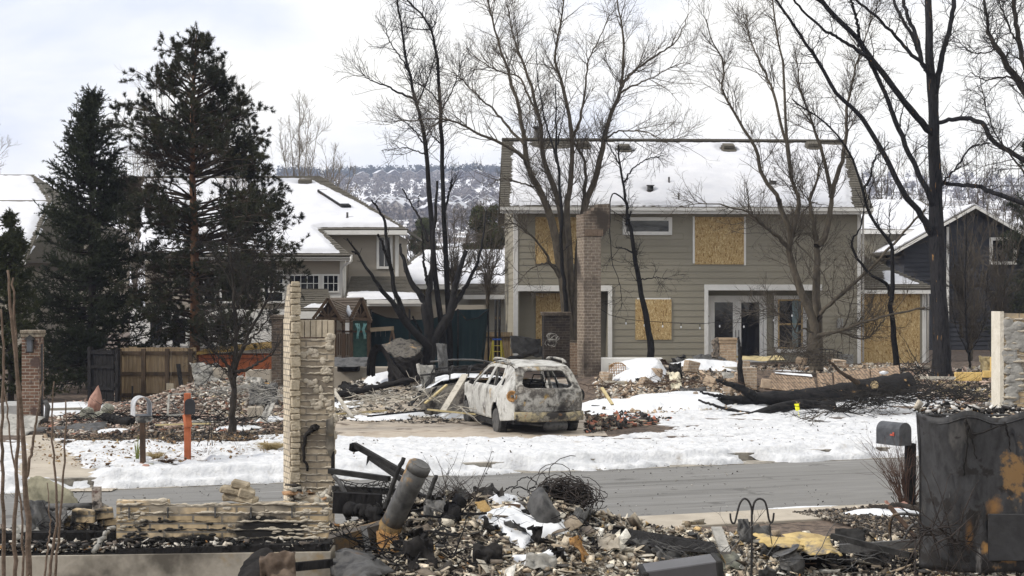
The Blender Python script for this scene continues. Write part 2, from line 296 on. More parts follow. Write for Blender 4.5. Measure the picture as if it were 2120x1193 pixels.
# local object axes turned along the road so that the wear runs with it
rd = gridsheet('road', A, B, np.full(A.shape, ROADZ)-.002*0+.025*(1-((B-(TN+TF)/2)/((TF-TN)/2))**2), m, kind='structure')
rd.rotation_euler = (0, 0, RA); l = rd.location.copy(); X0, Y0 = xy(l.x, l.y); rd.location = (X0, Y0, l.z)
def strip(name, t0, t1, z0, z1, s0, s1, mt, z2=None, n=60):
    mb = MB()
    sv = np.linspace(s0, s1, n)
    for i in range(n-1):
        a = [xy(sv[i], t0), xy(sv[i+1], t0), xy(sv[i+1], t1), xy(sv[i], t1)]; zt = [z0, z0, z1, z1]; zb = -.4
        mb.add([(p[0], p[1], z) for p, z in zip(a, zt)]+[(p[0], p[1], zb) for p in a], [(0, 1, 2, 3), (0, 4, 5, 1), (3, 2, 6, 7)])
    return tag(mb.build(name, mt), kind='structure')
strip('far gutter', TF-.02, TF+.32, ROADZ+.006, ROADZ+.03, -60, 60, CURB)
strip('far curb', TF+.33, TF+.46, .045, .05, -60, 60, CURB)
strip('near gutter', TN-.36, TN+.03, ROADZ+.05, ROADZ+.006, -60, 60, CONC)
# near pavement: slabs with open joints
mb = MB()
for i in range(-20, 24):
    for (ta, tb) in ((16.45, 17.37),):
        s0 = i*1.5
        q = [xy(s0+.012, ta), xy(s0+1.488, ta), xy(s0+1.488, tb), xy(s0+.012, tb)]
        mb.prism([(a, b, -.2) for a, b in q], (0, 0, .235))
tag(mb.build('near pavement', CONC, bevel=.01), kind='structure')
# drive apron in front of the foreground lot, with its curved end
ap = [(-7, 16.40), (4.3, 16.40), (5.3, 16.05), (6.1, 15.5), (6.6, 14.8), (6.9, 13.4), (-7, 13.4)]
mb = MB(); mb.prism([(*xy(s, t), -.2) for s, t in ap], (0, 0, .228)); tag(mb.build('near driveway', CONC), kind='structure')
# far drive under the burnt car
dw = [G(692, 911), G(985, 916), G(1235, 902), G(1190, 852), (1.6, 44, 0), (-2.5, 44, 0), G(690, 868)]
def gzz(p): return float(hz(p[0], p[1]))
dpx = [(p[0], p[1]) for p in dw]
x = np.arange(-6, 3, .25); y = np.arange(28, 45, .25); X, Y = np.meshgrid(x, y); D = dpoly(X, Y, dpx)
gridsheet('far driveway', X, Y, hz(X, Y)+.022, mat('drive concrete', [(.27, .225, .175), (.38, .33, .27), (.31, .27, .22)], scale=1.4, rough=.9, bump=.3, bscale=40, bdist=.006, soot=[((.10, .075, .055), 2.1, .56, .66)]), keep=D > -.05, kind='structure')
# left walk to the ruined house
lw = [G(40, 1003), G(235, 1003), G(150, 955), G(95, 905), G(60, 905)]
x = np.arange(-14, -5, .15); y = np.arange(21.5, 32, .15); X, Y = np.meshgrid(x, y); lwp = [(p.x, p.y) for p in lw]; D = dpoly(X, Y, lwp)
gridsheet('left path', X, Y, hz(X, Y)+.03, CONC, keep=D > -.02, kind='structure')
# dark ash and sawdust ground beside things
ash = mat('ash mud', [(.012, .011, .011), (.04, .034, .03), (.085, .07, .056)], scale=6, rough=.95, bump=.9, bscale=30)
# ---- snow on the far verge and lawn: a sheet whose depth runs below the soil where it has melted
def snow_depth(x, y):
    s, t = st(x, y); far = y
    d = .030+.095*(fbm(x*1.1, y*1.5, 21)-.5)+.105*(fbm(x*3.4, y*7.5, 5, 3)-.5)+.050*(fbm(x*11, y*24, 8, 3)-.5)
    d = d+.07*np.exp(-((t-24.25)/.32)**2)*(.6+.8*fbm(x*1.3, y*1.3, 31))            # ploughed bank along the curb
    d = d-.12*sst(.60, .72, fbm(x*.9+5, y*3.2, 77, 3))
    # left: melts out towards the rubble, patchy on the lawn
    left = sst(-4.6, -6.2, x); d = d-left*(.20*sst(28.6, 31.2, y+.7*(fbm(x*.8, y*.8, 2)-.5)*2)); d = d-left*.028*(fbm(x*1.7, y*3, 14) > .52)
    mid = (1-left)*(1-sst(1.5, 2.6, x)); d = d-mid*.3*sst(30.0, 30.6, y+.35*x*.15)
    right = sst(1.2, 3.2, x); lim = 35.2+.55*(x-2)*.9; d = d-right*.25*sst(0, 2.6, y-lim+3.0*(fbm(x*.5, y*.35, 44)-.5))
    d = d-.2*np.exp(-(((x-2.3)/1.1)**2+((y-32.4)/1.2)**2))                           # burnt scar to the right of the car
    d = d-.3*np.clip(dpoly(x, y, dpx)/.4, 0, 1)*sst(29.5, 30.5, y)
    d = d-.12*np.clip(dpoly(x, y, lwp)/.3+.3, 0, 1)
    d = d-.25*sst(-10.6, -12.2, x)*sst(24.5, 26, y)*.2
    gl = -(t-TF)                                                       # onto the gutter: thin, torn
    d = d-.5*sst(-.06, .16, gl+.34*(fbm(x*1.3, y*.2, 9)-.5))+.03*sst(-.5, -.3, gl)*(1-sst(-.2, .0, gl))
    return d
def snowfield(name, x0, x1, y0, y1, stp, yoff=0.0, tcut=True):
    x = np.arange(x0, x1, stp); y = np.arange(y0, y1, stp); X, Y = np.meshgrid(x, y); d = snow_depth(X, Y); s, t = st(X, Y)
    base = np.where(t < TF+.55, ROADZ+.035+(.052-ROADZ-.035)*sst(TF+.22, TF+.36, t), hz(X, Y))
    Z = base+.02+d; k = (d > -.035) & (t > TF-.2)
    return tag(gridsheet(name, X, Y, Z, SNOWD, keep=k), kind='stuff')
snowfield('verge snow', -13, 13.5, 19, 33.2, .05)
snowfield('lawn snow', -1.5, 16, 33.15, 46, .075)
# gutter snow and meltwater film, near kerb puddle ice
x = np.arange(-16, 14, .06)
def blobsnow(name, cx, cy, rx, ry, h, seed, stp=.04, zf=None, th=.48, mt=None, label=None):
    x = np.arange(cx-rx*1.2, cx+rx*1.2, stp); y = np.arange(cy-ry*1.2, cy+ry*1.2, stp); X, Y = np.meshgrid(x, y)
    r = np.sqrt(((X-cx)/rx)**2+((Y-cy)/ry)**2); d = h*(1-r**2)*1.6+h*2.2*(fbm(X/rx*1.3, Y/ry*1.3, seed)-th)+.25*h*(fbm(X*9, Y*9, seed+3)-.5)
    d = np.minimum(d, h*(.8+.3*fbm(X*3, Y*3, seed+1))); zz = (zf or hz)(X, Y)
    return tag(gridsheet(name, X, Y, zz+d, mt or SNOW, keep=(d > -.03) & (r < 1.15)), kind='stuff')
# ================================================================== HILLS AND THE FAR SUBURB
def hillz(x, y):
    b = np.interp(y, [330, 450, 640, 900, 1375, 1420], [9, 24, 42, 67, 122, 123]) + 8*(fbm(x/260., y/300., 61)-.5)
    return b*sst(330, 520, y)-2
xs = np.linspace(-900, 900, 260); ys = np.concatenate([np.linspace(250, 800, 90), np.linspace(808, 1420, 90)]); X, Y = np.meshgrid(xs, ys); Z = hillz(X, Y)
HM = mat('hillside', [(.10, .085, .075), (.80, .81, .84), (.82, .83, .86), (.2, .17, .15)], scale=.02, rough=.95, bump=0, detail=8, stretch=(.35, 2.2, 1), lo=.40, hi=.60)
gridsheet('hills', X, Y, Z, HM, kind='structure')
MIDT = mat('hill trees', [(.10, .09, .09), (.19, .17, .16)], scale=.3, rough=1, bump=0)
MIDG = mat('hill evergreens', [(.03, .04, .04), (.06, .07, .065)], scale=.3, rough=1, bump=0)
def leafcloud(cs, rs, n, size, rng, squash=1.0):
    """many small faces spread through ellipsoidal clumps: returns verts, tris"""
    k = rng.randint(0, len(cs), n); v = rng.normal(size=(n, 3)); v /= np.linalg.norm(v, axis=1)[:, None]; r = rng.rand(n, 1)**.4
    c = np.array(cs)[k]+v*r*np.array(rs)[k]; sz = size*(.5+rng.rand(n, 1))
    a = rng.normal(size=(n, 3)); a /= np.linalg.norm(a, axis=1)[:, None]; b = np.cross(a, v); b /= np.linalg.norm(b, axis=1)[:, None]+1e-9
    V = np.stack([c+a*sz, c-a*sz*.5+b*sz*.6, c-a*sz*.5-b*sz*.6], 1).reshape(-1, 3); return V, np.arange(3*n).reshape(-1, 3)
rg = np.random.RandomState(5)
cs = []; rs = []
for i in range(1500):
    y = rg.uniform(470, 1400); x = rg.uniform(-.16, .02)*y if rg.rand() < .8 else rg.uniform(.2, .36)*y
    if fbm(x/60., y/26., 90) < .46+.04*rg.rand(): continue
    h = rg.uniform(2.5, 5.5); cs.append((x, y, hillz(x, y)+h*.7)); rs.append((h*.8, h*.8, h))
V, T = leafcloud(cs, rs, 45000, 1.0, rg); o = mesh_np('hillside woods', V, None, MIDT, T=T); tag(o, 'mass of bare winter trees spread over the far hillside', 'trees', kind='stuff')
# the dark wooded crest
cs = []; rs = []
for i in range(420):
    y = rg.uniform(1340, 1410); x = rg.uniform(-.16, .02)*y; h = rg.uniform(3, 7); cs.append((x, y, hillz(x, y)+h*.8)); rs.append((h, h, h))
V, T = leafcloud(cs, rs, 16000, 1.7, rg); tag(mesh_np('crest woods', V, None, MIDG, T=T), 'dark tree line along the crest of the far hill', 'trees', kind='stuff')
# rows of far houses on the slope: wall, roof
HW = [mat('far wall a', [(.16, .14, .13), (.2, .18, .17)], scale=.2, bump=0), mat('far wall b', [(.28, .26, .25), (.34, .32, .3)], scale=.2, bump=0), mat('far wall c', [(.10, .09, .10), (.14, .13, .14)], scale=.2, bump=0)]
adj = ['tan', 'pale', 'dark']
k = 0
for row, (y0, px0, px1, n) in enumerate([(640, 722, 1030, 15), (690, 735, 1030, 13), (760, 800, 1025, 8), (1290, 745, 1010, 9)]):
    for i in range(n):
        y = y0+rg.uniform(-14, 14); px = px0+(px1-px0)*(i+.5*rg.rand())/n; x = (px-CX)*y/FPX; z = hillz(x, y)-1
        w = rg.uniform(6, 9)*(1.3 if row == 3 else 1)*.5; h = rg.uniform(5, 6.2); dd = 4.5; kk = rg.randint(0, 3)
        t = thing('far_house', (x, y, z), None, 'house', 'far houses in rows on the hillside')
        col_ = row+1
        t['label'] = 'tiny far house with snowy gable roof among the hillside rows'
        w1 = MB(Matrix.Translation((x, y, z))@Matrix.Rotation(rg.uniform(-.5, .5), 4, 'Z'))
        w1.box(-w, w, -dd, dd, 0, h); w1.prism([(-w, -dd+.01, h), (w, -dd+.01, h), (0, -dd+.01, h+2.6)], (0, 2*dd-.02, 0)); w1.build('wall', HW[kk], t)
        r1 = MB(w1.m); r1.bar((-w-.6, 0, h-.1), (0.02, 0, h+2.9), 2*dd+1, .3, up=(-.5, 0, 1)); r1.bar((w+.6, 0, h-.1), (-.02, 0, h+2.9), 2*dd+1, .3, up=(.5, 0, 1)); r1.build('roof', SNOWR, t)
        g1 = MB(w1.m)
        for (a, b) in ((-w*.6, 1.2), (w*.35, 1.2), (-w*.5, 3.6), (w*.4, 3.6)): g1.box(a-.1, a+1.1, -dd-.05, -dd+.05, b, b+1.2)
        g1.build('window', GLASS, t); k += 1
# ================================================================== GREY BOARDED HOUSE
HR = R(2.5); HO = Vector(((1065-CX)*50.2/FPX, 50.2, 0))
HMx = Matrix.Translation(HO) @ Matrix.Rotation(HR, 4, 'Z')
HS = 60.0
def HU(px): k = (px-CX)/FPX; return (k*HO.y-HO.x)/(math.cos(HR)-k*math.sin(HR))
def HZ(py): return 2.85+(HY-py)/59.9
siding = mat('grey lap siding', [(.235, .216, .168), (.262, .242, .192)], scale=.8, rough=.75, bump=.15, bscale=30, bdist=.004, stretch=(.4, .4, 3))
siding2 = mat('beige lap siding', [(.29, .26, .215), (.33, .295, .245)], scale=.8, rough=.75, bump=.1, bscale=30, bdist=.004, stretch=(.4, .4, 3))
OSB = mat('oriented strand board', [(.20, .12, .045), (.36, .24, .10), (.48, .35, .17), (.30, .19, .075), (.55, .42, .22)], scale=9, rough=.8, bump=.2, detail=3, stretch=(1.8, 1, .8), lo=.36, hi=.64, soot=[((.62, .50, .28), 17, .58, .60, 2, (2.2, 1, .5)), ((.16, .09, .03), 21, .62, .64, 6, (.6, 1, 2.6))])
def laps(mb, u0, u1, z0, z1, v, step=.2235, th=.018, holes=()):
    """lap boards on plane v, each a wedge; rectangular holes (u0,u1,z0,z1) are left open"""
    z = z0; i = 0
    while z < z1-.02:
        zt = min(z+step, z1); cuts = [(u0, u1)]
        for (a, b, c, d) in holes:
            if d > z+.03 and c < zt-.03:
                nc = []
                for (p, q) in cuts:
                    if b <= p or a >= q: nc.append((p, q)); continue
                    if a > p: nc.append((p, a))
                    if b < q: nc.append((b, q))
                cuts = nc
        for (p, q) in cuts:
            # split into boards with butt joints
            x = p; first = True
            while x < q-1e-4:
                L = min(q-x, 3.66 if not first else .8+(i*1.37) % 2.9); first = False; xe = x+L
                if q-xe < .3: xe = q
                e = .0015
                mb.add([(x+e, v-th, z), (xe-e, v-th, z), (xe-e, v+.03, z), (x+e, v+.03, z), (x+e, v-.004, zt), (xe-e, v-.004, zt), (xe-e, v+.03, zt), (x+e, v+.03, zt)], [(0, 1, 5, 4), (0, 3, 2, 1), (4, 5, 6, 7), (0, 4, 7, 3), (1, 2, 6, 5), (2, 3, 7, 6)])
                x = xe
        z = zt; i += 1
def shingles(mb, o, U, Vv, poly, row=.14, n=None, seed=0):
    """overlapping rows of shingles on a roof plane: o origin, U along the eave, Vv up the slope, poly in (u,v)"""
    U = Vector(U).normalized(); Vv = Vector(Vv).normalized(); N = U.cross(Vv).normalized(); vmin = min(p[1] for p in poly); vmax = max(p[1] for p in poly); v = vmin
    def span(v):
        xs = []
        for i in range(len(poly)):
            (a, b), (c, d) = poly[i], poly[(i+1) % len(poly)]
            if (b <= v < d) or (d <= v < b): xs.append(a+(c-a)*(v-b)/(d-b))
        return sorted(xs)
    rr = random.Random(seed)
    while v < vmax-.01:
        s = span(min(v+.02, vmax-.005)); vt = min(v+row, vmax)
        for i in range(0, len(s)-1, 2):
            x = s[i]
            while x < s[i+1]-.01:
                xe = min(x+rr.choice((.3, .45, .6)), s[i+1]); j = rr.uniform(.0, .012); p = [o+U*x+Vv*v+N*(.03+j), o+U*xe+Vv*v+N*(.03+j), o+U*xe+Vv*vt+N*.012, o+U*x+Vv*vt+N*.012]
                q = [a-N*(.03+j) for a in p[:2]]; mb.add(p+q, [(0, 1, 2, 3), (4, 5, 1, 0)]); x = xe
        v = vt
    mb.prism([o+U*a+Vv*b-N*.12 for a, b in poly], N*.125)
def snowplane(name, parent, o, U, Vv, poly, T=.09, inset=.1, step=.06, holes=(), seed=1, rag=.12, mt=None, edge=.25):
    U = Vector(U).normalized(); Vv = Vector(Vv).normalized(); N = U.cross(Vv).normalized(); a = [p[0] for p in poly]; b = [p[1] for p in poly]
    X, Y = np.meshgrid(np.arange(min(a), max(a), step), np.arange(min(b), max(b), step)); D = dpoly(X, Y, poly)-inset+rag*(fbm(X*2.1, Y*6, seed)-.5)*2+rag*.6*(fbm(X*9, Y*14, seed+4, 2)-.5)*2
    for (cu, cv, ru, rv) in holes: D = np.minimum(D, (np.sqrt(((X-cu)/ru)**2+((Y-cv)/rv)**2)-1)*min(ru, rv)+.12*(fbm(X*5, Y*8, seed+9)-.5))
    t = T*sst(-.02, edge, D)+.02*(fbm(X*3, Y*3, seed+2)-.5)*sst(0, .2, D)+.5*np.minimum(D, 0)
    P3 = np.array(o)[None, None]+X[..., None]*np.array(U)+Y[..., None]*np.array(Vv)+(t[..., None]+.03)*np.array(N)
    return gridsheet(name, X, Y, t, mt or SNOWR, keep=(t > -.06), P3=P3, parent=parent)
gh = thing('grey_house', (HO.x+6, HO.y, .55), 'long two-storey house in grey-green lap siding with boarded windows and a snowy roof', 'house')
zt = HZ(441); zb = .5; zr = HZ(601)   # wall top, bottom, recess head
W_ = HU(1781)
holes = [(HU(1075), HU(1259), zb, HZ(602)), (HU(1465), HU(1697), zb, HZ(601))]
mb = MB(HMx); laps(mb, 0.12, W_-.1, zb, zt, 0, holes=holes)
# recess backs and cheeks
for (a, b, c, d) in holes: laps(mb, a, b, c, d, .85); mb.box(a-.02, a, .03, .85, c, d); mb.box(b, b+.02, .03, .85, c, d); mb.box(a, b, .03, .88, d, d+.05)
mb.box(.1, W_-.12, .032, .12, HZ(589), zt); mb.box(.1, W_-.12, .88, 9, zb, zt)
m2 = HMx @ Matrix.Rotation(R(90), 4, 'Z') ; mb.m = HMx @ Matrix.Translation((0.02, 0, 0)) @ Matrix.Rotation(R(-90), 4, 'Z'); laps(mb, -9, -.1, zb, zt, 0)
mb.build('wall', siding, gh)
mb = MB(HMx)   # corner boards, eave fascia, soffit, frames
mb.box(0, .12, -.03, .02, zb, zt); mb.box(-.03, .015, -.03, .12, zb, zt); mb.box(W_-.11, W_+.02, -.03, .12, zb, zt)
mb.box(-.5, W_+.28, -.52, -.47, zt-.04, zt+.13); mb.box(-.5, W_+.28, -.47, .03, zt+.005, zt+.03)
mb.build('trim', WHITE, gh)
mb = MB(HMx); mb.box(-.52, W_+.30, -.62, -.52, zt+.06, zt+.165); mb.tube([(W_-.02, -.57, zt+.08), (W_+.02, -.3, zt-.1), (W_+.08, -.08, zt-.3), (W_+.08, -.08, zb+.2)], .035, 8); mb.build('gutter', WHITE, gh)
mb = MB(HMx); mb.box(HU(1072), HU(1267), -.04, -.005, HZ(603), HZ(591)); mb.box(HU(1259), HU(1267), -.045, .2, zb, HZ(603)-.001)
mb.box(HU(1458), HU(1702), -.04, -.005, HZ(601), HZ(589)); mb.box(HU(1458), HU(1466), -.045, .2, zb, HZ(601)-.001)
mb.build('porch_beam', WHITE, gh)
# roof
rs_, rz = 4.75, 8.87; eo = HMx @ Vector((0, -.52, zt+.14)); Ud = (HMx.to_3x3() @ Vector((1, 0, 0))); slope = Vector((0, rs_, rz-(zt+.14))); Vd = HMx.to_3x3() @ slope; SL = slope.length
rpoly = [(-.52, 0), (W_+.32, 0), (W_+.62, SL), (-.28, SL)]
mb = MB(); shingles(mb, eo, Ud, Vd, rpoly, seed=3)
Vb = HMx.to_3x3() @ Vector((0, rs_, -(rz-(zt+.14)))); mb.prism([eo+Ud*a+Vd.normalized()*(SL-.02)+Vb.normalized()*b for a, b in ((-.28, 0), (W_+.3, 0), (W_+.62, SL), (-.28, SL))], (0, 0, -.12))
r0 = eo+Vd; mb.bar(r0+Ud*-.28+Vector((0, 0, .03)), r0+Ud*(W_+.62)+Vector((0, 0, .03)), .3, .07)
mb.build('roof', SHING, gh)
mb = MB(); 
for x in (-.02, W_-.02): mb.prism([HMx @ Vector((x, .0, zt)), HMx @ Vector((x, 9, zt)), HMx @ Vector((x, 4.3, rz-.05))], Ud*.1)
mb.build('gable', siding, gh)
def rv(px, py):  # pixel on the front roof plane -> (u, v)
    for _ in range(1): pass
    # intersect camera ray with the plane
    n = Ud.cross(Vd).normalized(); d = Vector(((px-CX)/FPX, 1, (HY-py)/FPX)); c = Vector((0, 0, EYE)); t = (eo-c).dot(n)/d.dot(n); p = c+d*t-eo
    return p.dot(Ud), p.dot(Vd.normalized())
vents = [(1150, 302), (1208, 305), (1292, 311), (1508, 310), (1682, 306)]
hol = []
for i, (a, b) in enumerate(vents): u, v = rv(a, b); hol.append((u, v, .33, .26) if i else (u-.1, v+.1, .9, .45))
hol.append((*rv(1345, 396), .12, .12)); hol.append((rv(1730, 300)[0], SL, 1.0, .35))
spoly = [(rv(1056, 440)[0], .1), (rv(1771, 436)[0], .1), (rv(1745, 300)[0], SL-.16), (rv(1062, 300)[0], SL-.16)]
snowplane('snow_cover', gh, eo, Ud, Vd, spoly, T=.085, inset=.03, step=.045, holes=hol, seed=12, rag=.09)
Nn = Ud.cross(Vd).normalized()
def rp3(px, py, h=.05): u, v = rv(px, py); return eo+Ud*u+Vd.normalized()*v+Nn*h
for (a, b) in vents[1:]:
    c = rp3(a, b); mb = MB(); mb.obox(c+Vector((0, 0, .09)), (.42, .36, .13), Matrix.Rotation(HR, 3, 'Z') @ Matrix.Rotation(R(20), 3, 'X')); mb.obox(c+Vector((0, 0, .0)), (.5, .5, .05), Matrix.Rotation(HR, 3, 'Z') @ Matrix.Rotation(R(32), 3, 'X')); mb.build('roof_vent', SHING, gh, bevel=.015)
for (a, b, h) in ((1385, 384, .30), (1405, 420, .33), (1594, 387, .30)):
    c = rp3(a, b, 0); mb = MB(); mb.tube([c-Vector((0, 0, .1)), c+Vector((0, 0, h))], .035, 8); mb.lathe(c-Vector((0, 0, .02)), [(.14, .02), (.10, .08), (.05, .14)]); mb.build('vent_pipe', GREYM, gh)
for (a, b) in ((1346, 395), (1600, 386)):
    c = rp3(a, b, .1); mb = MB(); mb.obox(c, (.2, .18, .14), Matrix.Rotation(HR, 3, 'Z')); mb.obox(c+Vector((0, -.02, .09)), (.26, .24, .03), Matrix.Rotation(HR, 3, 'Z')); mb.build('exhaust_cap', GREYM, gh, bevel=.01)
c = eo+Ud*rv(1112, 296)[0]+Vd*1.0; mb = MB(); mb.tube([c-Vector((0, 0, .3)), c+Vector((0, 0, .42))], .10, 12); mb.tube([c+Vector((0, 0, .44)), c+Vector((0, 0, .52))], .15, 12); mb.build('flue', GREYM, gh)
# boarded and glazed openings
def board(x0, x1, y0, y1, v=-.03, seams=(), label=None, trim=True, edge=False):
    mb = MB(HMx); a, b = HU(x0), HU(x1); c, d = HZ(y1), HZ(y0)
    xs = [a]+[HU(s) for s in seams]+[b]
    for i in range(len(xs)-1): mb.box(xs[i]+.003, xs[i+1]-.003, v-.012-.003*i, v+.0, c, d)
    o = mb.build('window_board', OSB, gh)
    if label: o['label'] = label
    mb = MB(HMx); rr = random.Random(int(x0))
    for zz in (c+.05, d-.05):
        for q in np.arange(a+.07, b, .3): mb.box(q, q+.018, v-.02, v-.01, zz, zz+.018)
    mb.build('screw', GREYM, o)
    return o
board(1108, 1196, 449, 546, label='osb board over the upper left window')
board(1438, 1540, 448, 547, label='wide osb board under the eave')
board(1315, 1390, 620, 704, label='small square osb board')
board(1112, 1192, 607, 735, v=.81, label='tall osb board inside the left porch')
mb = MB(HMx)
for (a, b, c, d) in ((1434, 1438, 447, 545), (1540, 1544, 447, 549), (1319, 1388, 617, 621)): mb.box(HU(a), HU(b), -.035, .0, HZ(d), HZ(c))
mb.build('board_trim', WHITE, gh)
def window(par, Mx, a, b, c, d, v, fr=.09, mull=(), trans=(), fm=None, inner=None, curtain=False, gm=None):
    w = MB(Mx); w.box(a, b, v-.04, v-.001, d-fr, d); w.box(a, b, v-.04, v-.001, c, c+fr); w.box(a, a+fr, v-.04, v-.001, c+fr, d-fr); w.box(b-fr, b, v-.04, v-.001, c+fr, d-fr)
    f = w.build('window', fm or WHITE, par)
    g = MB(Mx); g.box(a+fr, b-fr, v-.012, v-.006, c+fr, d-fr); g.build('pane', gm or GLASS, f)
    if mull or trans:
        q = MB(Mx)
        for mm in mull: q.box(mm-.012, mm+.012, v-.026, v-.013, c+fr, d-fr)
        for tt_ in trans: q.box(a+fr, b-fr, v-.028, v-.0265+.003, tt_-.012, tt_+.012)
        q.build('muntin', fm or WHITE, f)
    if inner:
        q = MB(Mx); s = .06
        q.box(a+fr, b-fr, v-.03, v-.012, d-fr-s, d-fr); q.box(a+fr, b-fr, v-.03, v-.012, c+fr, c+fr+s); q.box(a+fr, a+fr+s, v-.03, v-.012, c+fr+s, d-fr-s); q.box(b-fr-s, b-fr, v-.03, v-.012, c+fr+s, d-fr-s); q.box(a+fr+s, b-fr-s, v-.032, v-.012, (c+d)/2-.03, (c+d)/2+.03)
        q.build('sash', inner, f)
    return f
window(gh, HMx, HU(1289), HU(1391), HZ(486), HZ(449), -.02, fr=.12)
woody = mat('raw pine', [(.42, .29, .13), (.52, .38, .2)], scale=6, rough=.7, bump=.1, stretch=(1, 1, .2))
window(gh, HMx, HU(1613), HU(1681), HZ(733), HZ(612), .8, fr=.13, inner=woody)
cur = mat('pale blue curtain', [(.20, .27, .28), (.32, .40, .41)], scale=12, bump=.3, stretch=(3, 1, .1))
mb = MB(HMx)
for i in range(7): u = HU(1652)+i*.03; mb.tube([(u, .782-.004*(i % 2), HZ(727)), (u, .782-.004*(i % 2), HZ(622))], .018, 6)
mb.build('curtain', cur, gh)
# french doors
mb = MB(HMx); a, b, c, d = HU(1473), HU(1597), .56, HZ(612)
mb.box(a, b, .74, .82, d-.07, d); mb.box(a, a+.1, .74, .82, c, d-.07); mb.box(b-.1, b, .74, .82, c, d-.07); mb.build('door_frame', WHITE, gh)
for (p, q) in ((1479, 1535), (1535, 1591)):
    mb = MB(HMx); p, q = HU(p), HU(q); mb.box(p+.003, p+.15, .765, .80, c, d-.07); mb.box(q-.15, q-.003, .765, .80, c, d-.07); mb.box(p+.15, q-.15, .765, .80, d-.24, d-.07); mb.box(p+.15, q-.15, .765, .80, c, c+.22)
    dr = mb.build('door', WHITE, gh, bevel=.006); g = MB(HMx); g.box(p+.15, q-.15, .778, .786, c+.22, d-.24); g.build('pane', GLASS, dr)
    h = MB(HMx); s = HU(1535)+(.05 if p > HU(1530) else -.06); h.box(s, s+.02, .74, .765, 1.55, 1.8); h.build('handle', BLACKM, dr)
# porch lantern, shutters dark frame left recess details
def lantern(par, Mx, u, v, z, s=1.0, m_=None):
    l = MB(Mx); l.box(u-.035*s, u+.035*s, v-.015, v, z-.1*s, z+.1*s); l.bar((u, v, z+.05*s), (u, v-.1*s, z+.14*s), .015*s, .015*s); l.box(u-.06*s, u+.06*s, v-.17*s, v-.05*s, z-.16*s, z-.14*s)
    l.add([(u-.09*s, v-.2*s, z+.08*s), (u+.09*s, v-.2*s, z+.08*s), (u+.09*s, v-.02*s, z+.08*s), (u-.09*s, v-.02*s, z+.08*s), (u, v-.11*s, z+.17*s)], [(0, 3, 2, 1), (0, 1, 4), (1, 2, 4), (2, 3, 4), (3, 0, 4)])
    for (a, b) in ((-.055, -.165), (.055, -.165), (-.055, -.055), (.055, -.055)): l.box(u+a*s-.006, u+a*s+.006, v+b*s-.006, v+b*s+.006, z-.14*s, z+.08*s)
    o = l.build('lantern', BLACKM, par); g = MB(Mx); g.box(u-.045*s, u+.045*s, v-.155*s, v-.065*s, z-.138*s, z+.078*s); g.build('lamp_glass', mat('frosted lamp glass', [(.10, .11, .12), (.16, .17, .19)], scale=5, rough=.3, bump=0), o); return o
lantern(gh, HMx, HU(1469), .80, HZ(662), 1.2)
# single-storey wing on the right
wg = HMx @ Matrix.Translation((0, .25, 0)); mb = MB(wg); a, b = W_+.03, HU(1921); zw = HZ(607)
laps(mb, a, b-.12, zb, zw, 0, holes=[(HU(1785), HU(1909), zb, zw)]); mb.box(a, b-.12, .032, 3, zb, zw); mb.build('wing_wall', siding, gh)
mb = MB(wg); mb.box(a, b+.25, -.32, -.27, zw-.02, zw+.15); mb.box(a, b+.25, -.27, .0, zw+.002, zw+.02); mb.box(b-.12, b, -.03, .1, zb, zw); mb.box(b, b+.02, -.03, 3, zb, zw); mb.tube([(b-.02, -.3, zw), (b+.06, -.1, zw-.15), (b+.06, -.07, zb)], .035, 8); mb.build('wing_trim', WHITE, gh)
mb = MB(wg)
for i, (p, q) in enumerate(((1785, 1847), (1847, 1909))): mb.box(HU(p)+.002, HU(q)-.002, -.024-.004*i, -.008, .55, zw-.02)
tag(mb.build('window_board', OSB, gh), 'two tall osb sheets closing the wing').__setitem__('kind', 'part') if False else mb.build('wing_board', OSB, gh)
eo2 = wg @ Vector((a, -.34, zw+.15)); Vw = HMx.to_3x3() @ Vector((0, 1.0, .52)); lw_ = b+.27-a
mb = MB(); shingles(mb, eo2, Ud, Vw, [(0, 0), (lw_, 0), (.75, 2.55), (0, 2.55)], seed=5); mb.build('wing_roof', SHING, gh)
snowplane('wing_snow', gh, eo2, Ud, Vw, [(.9, .32), (2.15, .32), (1.35, 1.4), (1.1, 1.3)], T=.06, inset=.0, step=.035, seed=33, rag=.08)
# electrical box, foundation, cover panel
mb = MB(HMx); mb.box(HU(1737), HU(1765), -.12, -.02, .58, HZ(735)); mb.box(HU(1733), HU(1744), -.13, -.02, HZ(680), HZ(660)); mb.build('utility_box', mat('grey enamel', [(.2, .2, .19), (.24, .24, .23)], scale=3, bump=.05, rough=.5), gh, bevel=.01)
mb = MB(HMx); mb.box(.02, W_, -.0, .3, -.4, zb-.002); mb.build('foundation', CONC2, gh)
